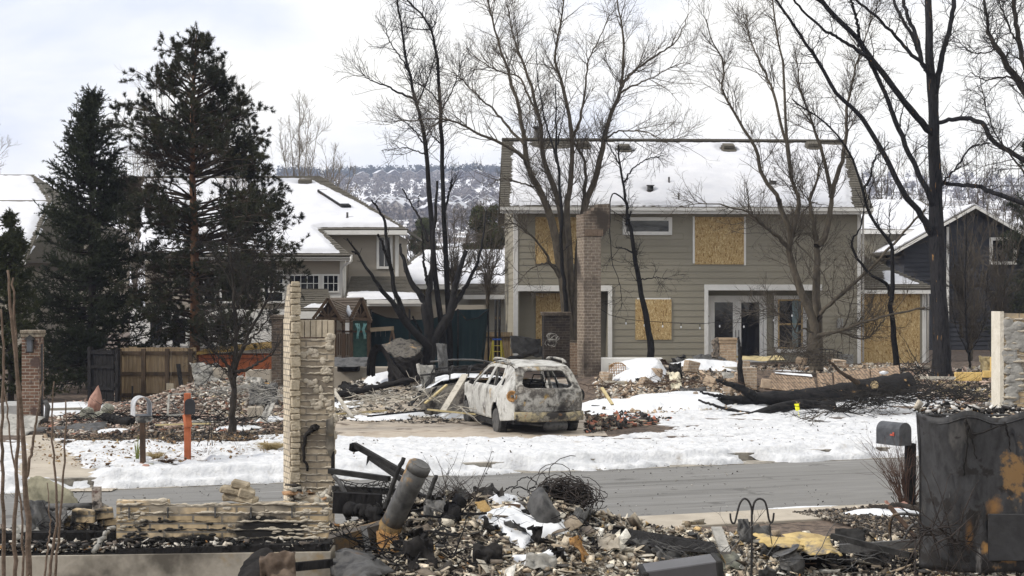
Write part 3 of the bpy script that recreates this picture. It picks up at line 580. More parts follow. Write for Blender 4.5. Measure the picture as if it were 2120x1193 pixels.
# string lights: its own thing hung across the porch
wy = 49.2
sl = thing('string_lights', P(1450, 680, wy), 'string of bare glass bulbs strung low across the front of the grey house', 'string lights')
pts = [P(1243, 640, 46.5), P(1262, 652, 47.2), P(1296, 661, 48), P(1334, 665, wy-.3), P(1372, 667, wy), P(1410, 669, wy), P(1449, 671, wy), P(1490, 667, wy), P(1540, 668, wy), P(1602, 655, wy), P(1640, 645, wy), P(1672, 650, wy)]
mb = MB(); mb.tube(pts, .008, 4); mb.build('wire', BLACKM, sl)
BG = mat('bulb glass', [(.75, .76, .76), (.85, .86, .86)], scale=5, rough=.15, bump=0)
for p in pts[2:]:
    b_ = MB(); b_.tube([p, p-Vector((0, 0, .10))], .013, 6); c_ = b_.build('bulb', BLACKM, sl); b2 = MB(); b2.lathe(p-Vector((0, 0, .19)), [(.004, 0), (.024, .02), (.028, .045), (.02, .07), (.012, .09)], 8); b2.build('glass', BG, c_)
# ================================================================== BEIGE HOUSE (left)
bh = thing('beige_house', (-11, 58, 0), 'large beige house behind the pine with a long snow-covered roof and a skylight', 'house')
I4 = Matrix.Identity(4)
YE, YR = 57.0, 62.0
def zz(py, Y): return EYE+(HY-py)*Y/FPX
def xx(px, Y): return (px-CX)*Y/FPX
sl_ = (zz(365, YR)-zz(476, YE))/(YR-YE); Vm = Vector((0, 1, sl_)); Um = Vector((1, 0, 0)); om = Vector((0, YE, zz(476, YE))); k_ = Vm.length
def onp(px, py):   # pixel -> (u,v) on the big roof plane
    n = Um.cross(Vm).normalized(); d = Vector(((px-CX)/FPX, 1, (HY-py)/FPX)); c = Vector((0, 0, EYE)); t = (om-c).dot(n)/d.dot(n); p = c+d*t-om; return p.dot(Um), p.dot(Vm.normalized())
poly = [onp(845, 476), onp(665, 476), onp(726, 530), onp(300, 530), onp(300, 366), onp(662, 365)]
mb = MB(); shingles(mb, om, Um, Vm, poly, seed=8, row=.15)
# hip face turning away to the right
rr_ = om+Um*poly[5][0]+Vm.normalized()*poly[5][1]; ee = om+Um*poly[0][0]; mb.prism([ee, rr_, rr_+Vector((1.5, 3, -1.0)), ee+Vector((0, 9, 0))], (0, 0, -.1))
mb.prism([rr_, rr_+Vector((-9, 0, 0)), rr_+Vector((-9, 6, -3)), rr_+Vector((1, 6, -3))], (0, 0, -.1))
mb.build('roof', SHING, bh)
sp = [onp(828, 471), onp(676, 471), onp(655, 474), onp(705, 526), onp(300, 526), onp(300, 372), onp(640, 371), onp(742, 421)]
sky_uv = onp(690, 420)
snowplane('snow_cover', bh, om, Um, Vm, sp, T=.11, inset=.0, step=.06, seed=3, rag=.05, holes=[(*onp(632, 381), .28, .12)])
def rp4(px, py, h): u, v = onp(px, py); return om+Um*u+Vm.normalized()*v+Um.cross(Vm).normalized()*h
mb = MB(); q = [rp4(657, 404, .1), rp4(708, 437, .1), rp4(728, 437, .1), rp4(678, 404, .1)]; N4 = Um.cross(Vm).normalized()
mb.prism(q, N4*.16); sk = mb.build('skylight', BLACKM, bh, bevel=.02)
mb = MB(); c4 = sum(q, Vector())/4; mb.prism([c4+(p-c4)*.86+N4*.155 for p in q], N4*.03); mb.build('snow_pad', SNOWR, sk)
mb = MB(); mb.obox(rp4(632, 381, .12), (.55, .35, .2), Matrix.Rotation(R(15), 3, 'X')); mb.build('roof_vent', SHING, bh, bevel=.03)
c = rp4(719, 458, 0); mb = MB(); mb.tube([c, c+Vector((0, 0, .35))], .045, 8); mb.lathe(c, [(.16, .03), (.1, .1), (.05, .16)]); mb.build('vent_pipe', GREYM, bh)
# fascia + gutters
mb = MB(); mb.box(xx(666, YE), xx(843, YE), YE-.02, YE+.06, zz(486, YE), zz(477, YE)); mb.box(xx(666, YE), xx(843, YE), YE+.06, YE+.6, zz(486, YE), zz(486, YE)+.02)
Y2 = 55.0; mb.box(xx(300, Y2), xx(728, Y2), Y2-.02, Y2+.08, zz(540, Y2), zz(530, Y2)); mb.box(xx(300, Y2), xx(712, Y2), Y2+.08, Y2+.5, zz(540, Y2), zz(540, Y2)+.02)
mb.box(xx(300, Y2), xx(730, Y2), Y2-.12, Y2-.02, zz(535, Y2), zz(528, Y2)); mb.tube([P(726, 531, Y2-.1), P(728, 540, Y2-.1), P(712, 551, Y2+.3), P(709, 560, Y2+.42), P(709, 640, Y2+.42)], .05, 8); mb.build('gutter', WHITE, bh)
# walls
YW = 57.55; mb = MB(); laps(mb, xx(690, YW), xx(825, YW), zz(592, YW), zz(486, YW), YW, step=.31, holes=[(xx(783, YW), xx(812, YW), zz(556, YW), zz(487, YW))]); mb.box(xx(650, YW), xx(825, YW)-.02, YW+.04, YW+5, 0, zz(486, YW))
Y3 = 55.5; laps(mb, xx(300, Y3), xx(709, Y3), zz(572, Y3), zz(540, Y3), Y3, step=.31); mb.box(xx(300, Y3), xx(709, Y3), Y3+.04, Y3+2, 0, zz(540, Y3))
Y4 = 56.3; laps(mb, xx(700, Y4), xx(1005, Y4), -.1, zz(632, Y4), Y4, step=.31); mb.box(xx(700, Y4), xx(1000, Y4), Y4+.04, Y4+1.2, -.1, zz(632, Y4))
mb.build('wall', siding2, bh)
mb = MB(); mb.box(xx(800, YW)+.35, xx(825, YW), YW-.04, YW+.1, zz(592, YW), zz(486, YW)); mb.box(xx(545, Y3), xx(714, Y3), Y3-.05, Y3-.01, zz(628, Y3), zz(568, Y3)); mb.box(xx(704, Y3), xx(715, Y3), Y3-.06, Y3+.3, zz(640, Y3), zz(540, Y3))
mb.box(xx(270, Y3), xx(590, Y3), Y3-.06, Y3-.01, zz(720, Y3), zz(640, Y3)); mb.build('trim', WHITE, bh)
window(bh, I4, xx(780, YW), xx(813, YW), zz(557, YW), zz(487, YW), YW-.03, fr=.1, mull=(xx(796, YW),))
for (p, q, n) in ((597, 663, 5), (668, 703, 3), (556, 592, 3)):
    a, b = xx(p, Y3), xx(q, Y3); window(bh, I4, a, b, zz(606, Y3), zz(568, Y3), Y3-.07, fr=.06, mull=[a+(b-a)*i/n for i in range(1, n)], trans=((zz(606, Y3)+zz(568, Y3))/2,))
for (p, q) in ((308, 342), (354, 390), (400, 436), (446, 480)): window(bh, I4, xx(p, Y3), xx(q, Y3), zz(716, Y3), zz(655, Y3), Y3-.08, fr=.08)
for (p, q) in ((420, 450), (456, 486), (545, 590)): window(bh, I4, xx(p, Y3), xx(q, Y3), zz(628, Y3), zz(560, Y3), Y3-.08, fr=.08)
# lower lean-to roofs
o5 = Vector((0, 54.8, zz(622, 54.8))); V5 = Vector((0, 1, (zz(573, 57.3)-zz(622, 54.8))/2.5)); X5 = lambda px: xx(px, 54.8)
p5 = [(X5(712), 0), (X5(876), 0), (X5(835), V5.length*2.5), (X5(712), V5.length*2.5)]
mb = MB(); shingles(mb, o5, Um, V5, p5, seed=9, row=.15); mb.build('lower_roof', SHING, bh)
snowplane('lower_snow', bh, o5, Um, V5, [(X5(716), .02), (X5(880), .02), (X5(862), .75), (X5(760), .95), (X5(716), .8)], T=.07, inset=.0, step=.04, seed=13, rag=.1)
mb = MB(); mb.box(X5(760), X5(876), 54.74, 54.84, zz(634, 54.8), zz(623, 54.8)); mb.box(X5(760), X5(876), 54.66, 54.74, zz(629, 54.8), zz(621, 54.8)); mb.box(X5(760), X5(876), 54.84, 55.6, zz(634, 54.8), zz(634, 54.8)+.02); mb.build('lower_fascia', WHITE, bh)
o6 = Vector((0, 53.6, zz(644, 53.6))); V6 = Vector((0, 1, .55)); X6 = lambda px: xx(px, 53.6)
mb = MB(); shingles(mb, o6, Um, V6, [(X6(596), 0), (X6(690), 0), (X6(668), V6.length*1.5), (X6(596), V6.length*1.5)], seed=10, row=.15); mb.build('bay_roof', SHING, bh)
snowplane('bay_snow', bh, o6, Um, V6, [(X6(626), .2), (X6(684), .2), (X6(670), .55), (X6(640), .5)], T=.05, inset=0, step=.03, seed=14, rag=.06)
mb = MB(); mb.box(X6(596), X6(690), 53.52, 53.62, zz(660, 53.6), zz(645, 53.6)); mb.box(X6(596), X6(690), 53.62, 54.4, zz(660, 53.6), zz(660, 53.6)+.02); mb.build('bay_fascia', WHITE, bh)
mb = MB(); mb.box(X6(596), X6(680), 54.2, 55.5, 0, zz(650, 53.6)); mb.build('bay_wall', brickmat('brown house brick', (.10, .06, .045), (.13, .085, .06), (.2, .18, .15)), bh)
# ================================================================== OTHER HOUSES BEHIND
def simple_house(name, label, px0, px1, ye, yr, yb, Y, depth, wallm, hipl=.0, hipr=.0, seed=1, snow=True, group=None, windows=(), fr=WHITE):
    """house seen eave-on: eave line at pixel row ye, ridge at yr, wall foot at yb"""
    t = thing(name, (xx((px0+px1)/2, Y), Y, zz(yb, Y)), label, 'house', group)
    ze, zb_ = zz(ye, Y), zz(yb, Y); Yr = Y+depth/2; zr_ = zz(yr, Yr); o = Vector((0, Y-.35, ze)); V = Vector((0, depth/2+.35, zr_-ze)); x0, x1 = xx(px0, Y), xx(px1, Y)
    mb = MB(); laps(mb, x0+.3, x1-.3, zb_, ze-.02, Y, step=.25); mb.box(x0+.3, x1-.3, Y+.04, Y+depth, zb_, ze-.02); mb.build('wall', wallm, t)
    pl = [(x0, 0), (x1, 0), (x1-hipr, V.length), (x0+hipl, V.length)]
    mb = MB(); shingles(mb, o, Um, V, pl, seed=seed, row=.2); a = o+V+Um*(x0+hipl); b = o+V+Um*(x1-hipr)
    mb.prism([a, b, Vector((x1, Y+depth, ze)), Vector((x0, Y+depth, ze))], (0, 0, -.1)); mb.prism([Vector((x0, Y-.35, ze)), a, Vector((x0, Y+depth, ze))], (0, 0, -.08)); mb.prism([Vector((x1, Y-.35, ze)), b, Vector((x1, Y+depth, ze))], (0, 0, -.08)); mb.build('roof', SHING, t)
    if snow: snowplane('snow_cover', t, o, Um, V, pl, T=.10, inset=.16, step=.12, seed=seed+40, rag=.10)
    mb = MB(); mb.box(x0, x1, Y-.42, Y-.35, ze-.16, ze+.02); mb.build('gutter', fr, t)
    for (a, b, c, d) in windows: window(t, I4, xx(a, Y), xx(b, Y), zz(d, Y), zz(c, Y), Y-.03, fr=.1)
    return t
pale = mat('pale far siding', [(.33, .31, .26), (.38, .36, .31)], scale=1, bump=0)
simple_house('neighbour_house', 'low house with a long snowy roof between the beige and grey houses', 795, 1075, 592, 517, 700, 66, 9, pale, hipl=1.5, seed=4)
simple_house('neighbour_house', 'pale low building behind the thicket, just left of the grey house', 960, 1062, 612, 588, 720, 62, 5, pale, seed=6, snow=False)
simple_house('neighbour_house', 'house with a pale snowy roof at the far left behind the spruce', -260, 150, 478, 362, 700, 66, 11, siding2, hipr=3.6, seed=5)
simple_house('neighbour_house', 'small snowy-roofed house at the left edge, nearest of the two there', -200, 60, 540, 415, 730, 60, 9, siding2, hipr=0.5, seed=15)
simple_house('neighbour_house', 'grey house with a broad snowy roof behind the big black trunk', 1768, 2012, 478, 414, 700, 66, 10, siding, hipr=1.0, seed=7)
# navy gable-fronted house
navy = mat('navy siding', [(.028, .030, .037), (.042, .044, .052)], scale=2, rough=.8, bump=.1, stretch=(.4, 1, 3))
Yn = 63; nv = thing('navy_house', (xx(2050, Yn), Yn, .3), 'dark navy gabled house at the right edge with one white-framed window', 'house')
pk = P(2012, 436, Yn); rl = P(1862, 520, Yn); rr2 = P(2185, 535, Yn)
mb = MB(); mb.prism([(rl.x+.2, Yn, 0), (rr2.x, Yn, 0), (rr2.x, Yn, rr2.z), (pk.x, Yn, pk.z-.1), (rl.x+.2, Yn, rl.z)], (0, 8, 0))
z = 0
mb.build('wall', navy, nv)
mb = MB()
z = .3
while z < 6.2:
    x0 = rl.x+.2 if z < rl.z else rl.x+(pk.x-rl.x)*(z-rl.z)/(pk.z-rl.z)+.15; x1 = rr2.x if z < rr2.z else rr2.x+(pk.x-rr2.x)*(z-rr2.z)/(pk.z-rr2.z)-.15
    if x1 > x0: mb.add([(x0, Yn-.03, z), (x1, Yn-.03, z), (x1, Yn-.002, z+.2), (x0, Yn-.002, z+.2), (x0, Yn, z), (x1, Yn, z)], [(0, 1, 2, 3), (0, 4, 5, 1)])
    z += .2
mb.build('siding', navy, nv)
mb = MB(); mb.bar((rl.x-.4, Yn+3.8, rl.z-.1), (pk.x, Yn+3.8, pk.z+.14), 8.6, .12, up=(-.4, 0, 1)); mb.bar((rr2.x, Yn+3.8, rr2.z+.14), (pk.x, Yn+3.8, pk.z+.14), 8.6, .12, up=(.4, 0, 1)); mb.build('roof', SHING, nv)
mb = MB(); mb.bar((rl.x-.4, Yn+3.8, rl.z+.02), (pk.x, Yn+3.8, pk.z+.26), 8.3, .05, up=(-.4, 0, 1)); mb.bar((rr2.x, Yn+3.8, rr2.z+.25), (pk.x, Yn+3.8, pk.z+.26), 8.3, .05, up=(.4, 0, 1)); mb.build('snow_cover', SNOWR, nv)
mb = MB(); mb.bar((rl.x-.4, Yn-.52, rl.z-.12), (pk.x, Yn-.52, pk.z+.12), .05, .11, up=(-.4, 0, 1)); mb.bar((rr2.x, Yn-.52, rr2.z+.12), (pk.x, Yn-.52, pk.z+.12), .05, .11, up=(.4, 0, 1)); mb.box(xx(1959, Yn), xx(1964, Yn), Yn-.06, Yn, 0, zz(470, Yn)); mb.build('bargeboard', WHITE, nv)
window(nv, I4, xx(2048, Yn), xx(2104, Yn), zz(548, Yn), zz(492, Yn), Yn-.04, fr=.13)
# ================================================================== TREES
def tubes_np(Pn, Rn, sides):
    """(n,k,3) centre lines and (n,k) radii -> verts, quads"""
    n, k, _ = Pn.shape; T = np.gradient(Pn, axis=1); T /= np.linalg.norm(T, axis=2, keepdims=True)+1e-9
    a = np.tile(np.array([.31, .52, .79]), (n, 1)); a = np.cross(T[:, 0], a); a /= np.linalg.norm(a, axis=1, keepdims=True)+1e-9
    A = a[:, None]-T*(T*a[:, None]).sum(2, keepdims=True); A /= np.linalg.norm(A, axis=2, keepdims=True)+1e-9; B = np.cross(T, A)
    th = np.arange(sides)*2*np.pi/sides
    V = Pn[:, :, None]+(A[:, :, None]*np.cos(th)[None, None, :, None]+B[:, :, None]*np.sin(th)[None, None, :, None])*Rn[:, :, None, None]
    idx = np.arange(n*k*sides).reshape(n, k, sides); nx = np.roll(idx, -1, 2)
    Q = np.stack([idx[:, :-1], nx[:, :-1], nx[:, 1:], idx[:, 1:]], -1).reshape(-1, 4)
    return V.reshape(-1, 3), Q
def smooth(pts, k=24, wig=0, rng=NP, ease=1):
    """Catmull-Rom through the given points"""
    p = np.array([tuple(q) for q in pts], float); p = np.vstack([2*p[0]-p[1], p, 2*p[-1]-p[-2]]); m = len(p)-3; t = np.linspace(0, m-1e-6, k); i = t.astype(int); f = (t-i)[:, None]
    a, b, c, d = p[i], p[i+1], p[i+2], p[i+3]
    o = .5*((2*b)+(-a+c)*f+(2*a-5*b+4*c-d)*f*f+(-a+3*b-3*c+d)*f**3)
    if wig: w = rng.normal(size=o.shape)*wig; w[0] = 0; w[-1] = 0; o = o+w
    return o
def children(Pn, Rn, m, tmin, L, ang, k, up, wig, rmax, rend, rng, tmax=1.0, out=None):
    n, kk, _ = Pn.shape; ln = np.linalg.norm(np.diff(Pn, axis=1), axis=2).sum(1); pr = ln/ln.sum()
    i = rng.choice(n, m, p=pr); t = tmin+(tmax-tmin)*rng.rand(m); q = t*(kk-1.001); j = q.astype(int); f = (q-j)[:, None]
    b = Pn[i, j]*(1-f)+Pn[i, j+1]*f; T = Pn[i, j+1]-Pn[i, j]; T /= np.linalg.norm(T, axis=1, keepdims=True)+1e-9; r = Rn[i, j]
    pe = rng.normal(size=(m, 3)); pe -= T*(pe*T).sum(1, keepdims=True); pe /= np.linalg.norm(pe, axis=1, keepdims=True)+1e-9
    a = ang*(.6+.8*rng.rand(m, 1)); D = T*np.cos(a)+pe*np.sin(a); D[:, 2] += up*.5; D /= np.linalg.norm(D, axis=1, keepdims=True)
    le = (L*(.45+.9*rng.rand(m))*(1-.35*t))[:, None]; pts = [b]; step = le/(k-1)
    for s in range(k-1):
        D = D+rng.normal(size=(m, 3))*wig; D[:, 2] += up/(k-1); D /= np.linalg.norm(D, axis=1, keepdims=True); pts.append(pts[-1]+D*step)
    C = np.stack(pts, 1); r0 = np.minimum(r*.62, rmax*(.6+.8*rng.rand(m))); tt_ = np.linspace(0, 1, k)[None]; RR = r0[:, None]*(1-tt_)+np.minimum(r0, rend)[:, None]*tt_
    return C, RR
def tree(name, label, base, limbs, mt, mtw, levels, seed, group=None, cat='tree', wig=.014, ksc=28, dead=0, crown='crown', flare=1.25, wsc=.70):
    """limbs: (pixel points, Y0, Y1, width0, width1) traced main stems; levels: (count, tmin, length, angle, points, up, wiggle, rmax, rend)"""
    rng = np.random.RandomState(seed); t = thing(name, base, label, cat, group); LP = []; LR = []
    for li, (px, Y0, Y1, w0, w1) in enumerate(limbs):
        n = len(px); pts = []
        for q, (a, b) in enumerate(px): Y = Y0+(Y1-Y0)*q/(n-1); pts.append(P(a, b, Y))
        C = smooth(pts, ksc, wig, rng); LP.append(C); s = np.linspace(0, 1, ksc); w = w1+(w0-w1)*(1-s)**1.35
        rr = w*wsc/2*np.linspace(Y0, Y1, ksc)/FPX
        rr = rr*(1+.10*(rng.rand(ksc)-.5))
        if li == 0 or px[0] == limbs[0][0][0]: rr[:3] *= np.array([flare, 1+(flare-1)*.45, 1+(flare-1)*.15])
        LR.append(rr)
    LP = np.array(LP); LR = np.array(LR)
    V, Q = tubes_np(LP, LR, 12); o = mesh_np('trunk', V, Q, mt, t, True)
    if not levels: return t
    # feed branches only from the upper part
    cur = (LP, LR); VV = []; QQ = []; off = 0
    for lv, (cnt, tmin, L, ang, k, up, wg, rmax, rend) in enumerate(levels):
        C, RR = children(cur[0], cur[1], cnt, tmin, L, ang, k, up, wg, rmax, rend, rng); V, Q = tubes_np(C, RR, 6 if lv == 0 else (4 if lv == 1 else 3)); VV.append(V); QQ.append(Q+off); off += len(V)
        if dead and lv == 0: pass
        cur = (C, RR) if lv < 1 else (np.array(C), RR)
        if lv == 0 and k < 24: pass
    mesh_np(crown, np.vstack(VV), np.vstack(QQ), mtw, t, True)
    return t
def onhz(x, y, dz=0): return Vector((x, y, float(hz(x, y))+dz))
def base(px, Y): x = (px-CX)*Y/FPX; return onhz(x, Y)
# main brown tree by the grey house (many stems)
B3 = (1183, 752)
L3 = [([B3, (1172, 640), (1158, 540), (1140, 449), (1115, 389), (1092, 340), (1085, 279), (1074, 226), (1055, 158), (1036, 106), (1021, 49), (1009, -10)], 47.5, 46, 38, 5),
      ([(1092, 345), (1081, 325), (1040, 298), (987, 275), (942, 253), (905, 245), (850, 250), (795, 252)], 46.6, 44, 15, 3),
      ([(1085, 300), (1050, 262), (1020, 226), (985, 195), (950, 160), (935, 150)], 46.5, 48, 11, 3),
      ([B3, (1180, 620), (1170, 500), (1153, 408), (1126, 332), (1119, 264), (1100, 181), (1080, 120), (1062, 70), (1050, 10)], 47.5, 49, 34, 4),
      ([B3, (1184, 600), (1174, 449), (1181, 377), (1185, 283), (1168, 189), (1149, 121), (1158, 57), (1170, -20)], 47.6, 47, 30, 5),
      ([(1186, 285), (1200, 250), (1210, 200), (1218, 130), (1240, 80), (1262, 30)], 47.3, 48, 12, 3),
      ([B3, (1192, 620), (1202, 520), (1206, 445), (1212, 380), (1209, 332), (1187, 294)], 47.7, 48, 26, 9),
      ([B3, (1196, 560), (1209, 441), (1236, 358), (1251, 283), (1268, 230), (1285, 181), (1292, 98), (1285, 40), (1275, -20)], 47.5, 48, 32, 5),
      ([(1285, 183), (1300, 160), (1319, 143), (1360, 113), (1402, 83), (1425, 30)], 47.7, 49, 14, 3),
      ([(1280, 195), (1310, 178), (1350, 160), (1400, 135), (1430, 130)], 47.7, 46, 9, 2),
      ([(1250, 290), (1280, 272), (1330, 272), (1380, 290), (1425, 280)], 47.7, 46, 8, 2),
      ([(1118, 250), (1095, 200), (1075, 160), (1040, 150), (1000, 130), (965, 100)], 48, 50, 10, 3),
      ([(1172, 590), (1140, 545), (1120, 510), (1090, 480), (1062, 463), (1030, 470), (985, 490)], 47.4, 45, 13, 2),
      ([(1168, 560), (1130, 545), (1095, 560), (1070, 590)], 47.4, 46, 9, 2),
      ([(1115, 389), (1080, 380), (1040, 370), (1010, 385)], 46.8, 46, 8, 2)]
LV = [(420, .28, 1.5, .75, 9, .30, .10, .014, .0055), (2600, .12, .75, .75, 6, .22, .16, .0075, .004), (9000, .15, .36, .8, 4, .15, .2, .0048, .003)]
tree('bare_tree', 'large many-stemmed brown bare tree behind the tall brick chimney', base(1183, 47.5), L3, BARK, TWIG, LV, 3, wsc=.58)
# black dead pole rising in front of it
tree('dead_tree', 'thin straight charred black trunk without branches, left of the tall chimney', base(1172, 45.6), [([(1174, 790), (1172, 640), (1165, 560), (1160, 400), (1152, 300), (1150, 230), (1150, 175)], 45.6, 45.6, 17, 3), ([(1158, 350), (1140, 290), (1122, 220), (1112, 150), (1110, 100)], 45.6, 46, 7, 2), ([(1154, 300), (1164, 250), (1172, 220)], 45.6, 45, 5, 2)], CHAR, TWIGD, [(30, .3, .5, .8, 6, .2, .12, .012, .005), (60, .2, .25, .8, 4, .2, .15, .006, .004)], 4, flare=1.05)
# tall burnt pair
tree('burnt_tree', 'tall slim burnt tree, the left and more leaning of the two standing close together', base(925, 46.5), [([(925, 790), (918, 700), (905, 600), (892, 449), (881, 302), (872, 255), (862, 215), (849, 162), (836, 94), (828, 38), (820, -20)], 46.5, 46, 21, 5), ([(858, 207), (835, 195), (813, 185), (790, 175), (768, 166), (752, 155), (743, 137)], 46.1, 45, 8, 2), ([(862, 215), (880, 180), (890, 150), (905, 100)], 46, 46, 6, 2), ([(847, 150), (830, 120), (812, 95), (800, 70), (795, 30)], 46, 46, 5, 2), ([(878, 300), (858, 270), (840, 255), (815, 235)], 46, 45, 5, 2), ([(884, 322), (860, 312), (830, 306), (790, 312)], 46, 45, 5, 2)], CHAR, TWIGD, [(130, .35, 1.1, .8, 8, .25, .10, .010, .005), (650, .15, .55, .75, 5, .2, .15, .006, .0035), (900, .2, .25, .8, 4, .1, .15, .005, .0035)], 5, flare=1.1)
tree('burnt_tree', 'tall slim burnt tree, the right and straighter of the two standing close together', base(932, 47.2), [([(934, 790), (930, 680), (924, 560), (918, 449), (915, 302), (912, 219), (907, 140), (900, 94), (890, 57), (866, 23), (832, -10)], 47.2, 46.5, 19, 5), ([(918, 449), (930, 400), (936, 370)], 47.2, 47, 8, 5), ([(891, 65), (900, 50), (905, 20)], 46.6, 46, 5, 2), ([(914, 230), (935, 190), (950, 150), (960, 110)], 47, 47, 5, 2), ([(912, 215), (890, 190), (870, 175), (855, 165)], 46.8, 46, 5, 2), ([(890, 62), (860, 60), (838, 55)], 46.6, 46, 4, 2), ([(914, 300), (895, 280), (880, 250)], 47, 46, 5, 2)], CHAR, TWIGD, [(110, .35, 1.0, .8, 8, .25, .10, .010, .005), (500, .15, .5, .75, 5, .2, .15, .006, .0035), (700, .2, .25, .8, 4, .1, .15, .005, .0035)], 6, flare=1.1)
# stub-limbed black tree
b2 = (884, 790)
tree('burnt_tree', 'squat black burnt tree with bare stub limbs fanning like a hand, beside the teal net', base(884, 41), [([b2, (885, 755), (886, 727), (879, 706), (843, 672), (822, 640), (790, 600), (768, 568), (741, 526), (718, 494)], 41, 39.5, 40, 5),
   ([(843, 672), (828, 630), (818, 600), (806, 530), (795, 459), (781, 430), (770, 415)], 40.6, 40, 20, 5), ([(812, 560), (800, 530), (790, 500), (783, 486)], 40.3, 39.6, 11, 6), ([b2, (885, 745), (890, 700), (880, 640), (877, 618), (852, 585), (838, 545), (830, 520), (829, 505)], 41, 41.5, 40, 7),
   ([b2, (886, 740), (890, 690), (887, 640), (888, 601), (894, 559), (898, 488), (902, 430), (905, 375)], 41, 41.5, 38, 7), ([(888, 600), (880, 560), (876, 520), (873, 480)], 41.2, 41, 12, 4), ([b2, (888, 750), (898, 705), (915, 675), (931, 652), (940, 610), (944, 585), (955, 550), (964, 520)], 41, 41.5, 40, 13), ([(931, 652), (945, 625), (965, 593), (990, 538), (1000, 490), (1007, 438)], 41.2, 42, 20, 4), ([(958, 600), (975, 580), (988, 572)], 41.2, 41, 6, 2), ([(873, 690), (860, 668), (855, 655)], 41, 40.5, 9, 4), ([(741, 526), (735, 523), (728, 520)], 39.7, 39.6, 5, 3), ([(888, 500), (868, 452), (850, 420), (833, 392)], 41, 41.5, 9, 4), ([(868, 405), (866, 420), (866, 430)], 41, 41.5, 3, 2)], CHAR, TWIGD, [(14, .5, .35, .7, 5, .0, .1, .012, .006)], 7, flare=1.2)
# thin leaning blackened tree in front of the house wall
tree('dead_tree', 'leaning blackened tree with broken thin branches standing against the grey house wall', base(1347, 46.8), [([(1348, 765), (1345, 700), (1335, 640), (1318, 560), (1310, 500), (1300, 440), (1293, 400), (1284, 345), (1280, 300)], 46.8, 46.5, 22, 5), ([(1296, 465), (1302, 450), (1307, 438)], 46.6, 46.4, 9, 3), ([(1312, 525), (1295, 515), (1275, 512)], 46.7, 46, 6, 2), ([(1300, 425), (1270, 400), (1262, 455), (1268, 540), (1285, 600), (1287, 640)], 46.5, 46, 5, 1.5), ([(1290, 380), (1310, 350), (1340, 330), (1380, 320)], 46.5, 46.2, 6, 2), ([(1325, 580), (1360, 575), (1390, 580)], 46.6, 46, 4, 1.5), ([(1284, 345), (1260, 300), (1240, 280)], 46.5, 47, 5, 2)], CHAR, TWIGD, [(60, .3, .9, .8, 8, .12, .13, .012, .005), (330, .15, .45, .8, 5, .1, .18, .007, .004), (700, .2, .25, .8, 4, .0, .2, .005, .0035)], 8, flare=1.15)
# brown tree in front of the doors
b5 = (1690, 765)
L5 = [([b5, (1686, 725), (1684, 700), (1687, 679), (1675, 640), (1659, 609), (1648, 570), (1638, 538), (1631, 510), (1641, 486), (1655, 426), (1650, 395), (1641, 374), (1629, 298), (1623, 161), (1613, 100), (1601, 20), (1598, -20)], 46, 46, 34, 4),
      ([(1633, 515), (1636, 480), (1613, 419), (1609, 410), (1573, 354), (1569, 318), (1545, 275), (1521, 237), (1494, 185), (1500, 153), (1490, 110), (1472, 80), (1462, 40)], 45.9, 44.5, 18, 3),
      ([(1631, 512), (1615, 495), (1599, 482), (1575, 462), (1553, 443), (1500, 426), (1450, 422), (1400, 430)], 45.9, 43.5, 14, 2),
      ([(1640, 376), (1625, 290), (1601, 193), (1577, 137), (1560, 100), (1553, 80), (1545, 30)], 46, 47.5, 11, 3),
      ([b5, (1694, 725), (1692, 679), (1691, 591), (1692, 540), (1691, 503), (1684, 460), (1676, 415), (1690, 380), (1696, 345)], 46.2, 47, 34, 6),
      ([(1691, 510), (1700, 500), (1712, 479), (1719, 430), (1722, 402), (1706, 330), (1690, 280), (1681, 249), (1657, 193), (1650, 140), (1648, 100)], 46.4, 47.5, 22, 3),
      ([(1720, 410), (1732, 370), (1746, 322), (1752, 270), (1754, 221), (1765, 170), (1774, 129), (1798, 60), (1810, 20)], 46.6, 46, 16, 3),
      ([(1693, 665), (1698, 655), (1705, 641), (1747, 605), (1782, 574), (1810, 549), (1852, 503), (1890, 460), (1916, 433)], 46.2, 45, 15, 6),
      ([(1690, 700), (1698, 693), (1720, 690), (1747, 683), (1780, 670), (1810, 662), (1852, 651), (1916, 637)], 46, 44.5, 13, 6),
      ([(1692, 705), (1715, 688), (1745, 690), (1790, 702), (1815, 680), (1830, 662)], 46, 45, 8, 4),
      ([(1684, 690), (1665, 680), (1650, 690), (1635, 665), (1605, 645), (1575, 642), (1540, 655)], 45.9, 44.5, 7, 2),
      ([(1648, 500), (1700, 560), (1720, 610), (1738, 650), (1742, 680)], 45.8, 45, 5, 2), ([(1742, 690), (1760, 640), (1768, 580), (1765, 545)], 45.8, 45, 5, 2), ([(1660, 445), (1680, 420), (1700, 425)], 46, 45.5, 6, 2)]
tree('bare_tree', 'brown bare tree with a thick short trunk in front of the glass porch doors', base(1690, 46), L5, BARK, TWIG, [(360, .3, 1.35, .75, 9, .28, .10, .013, .0055), (2300, .12, .7, .75, 6, .2, .16, .0072, .004), (8000, .15, .34, .8, 4, .15, .2, .0046, .003)], 9)
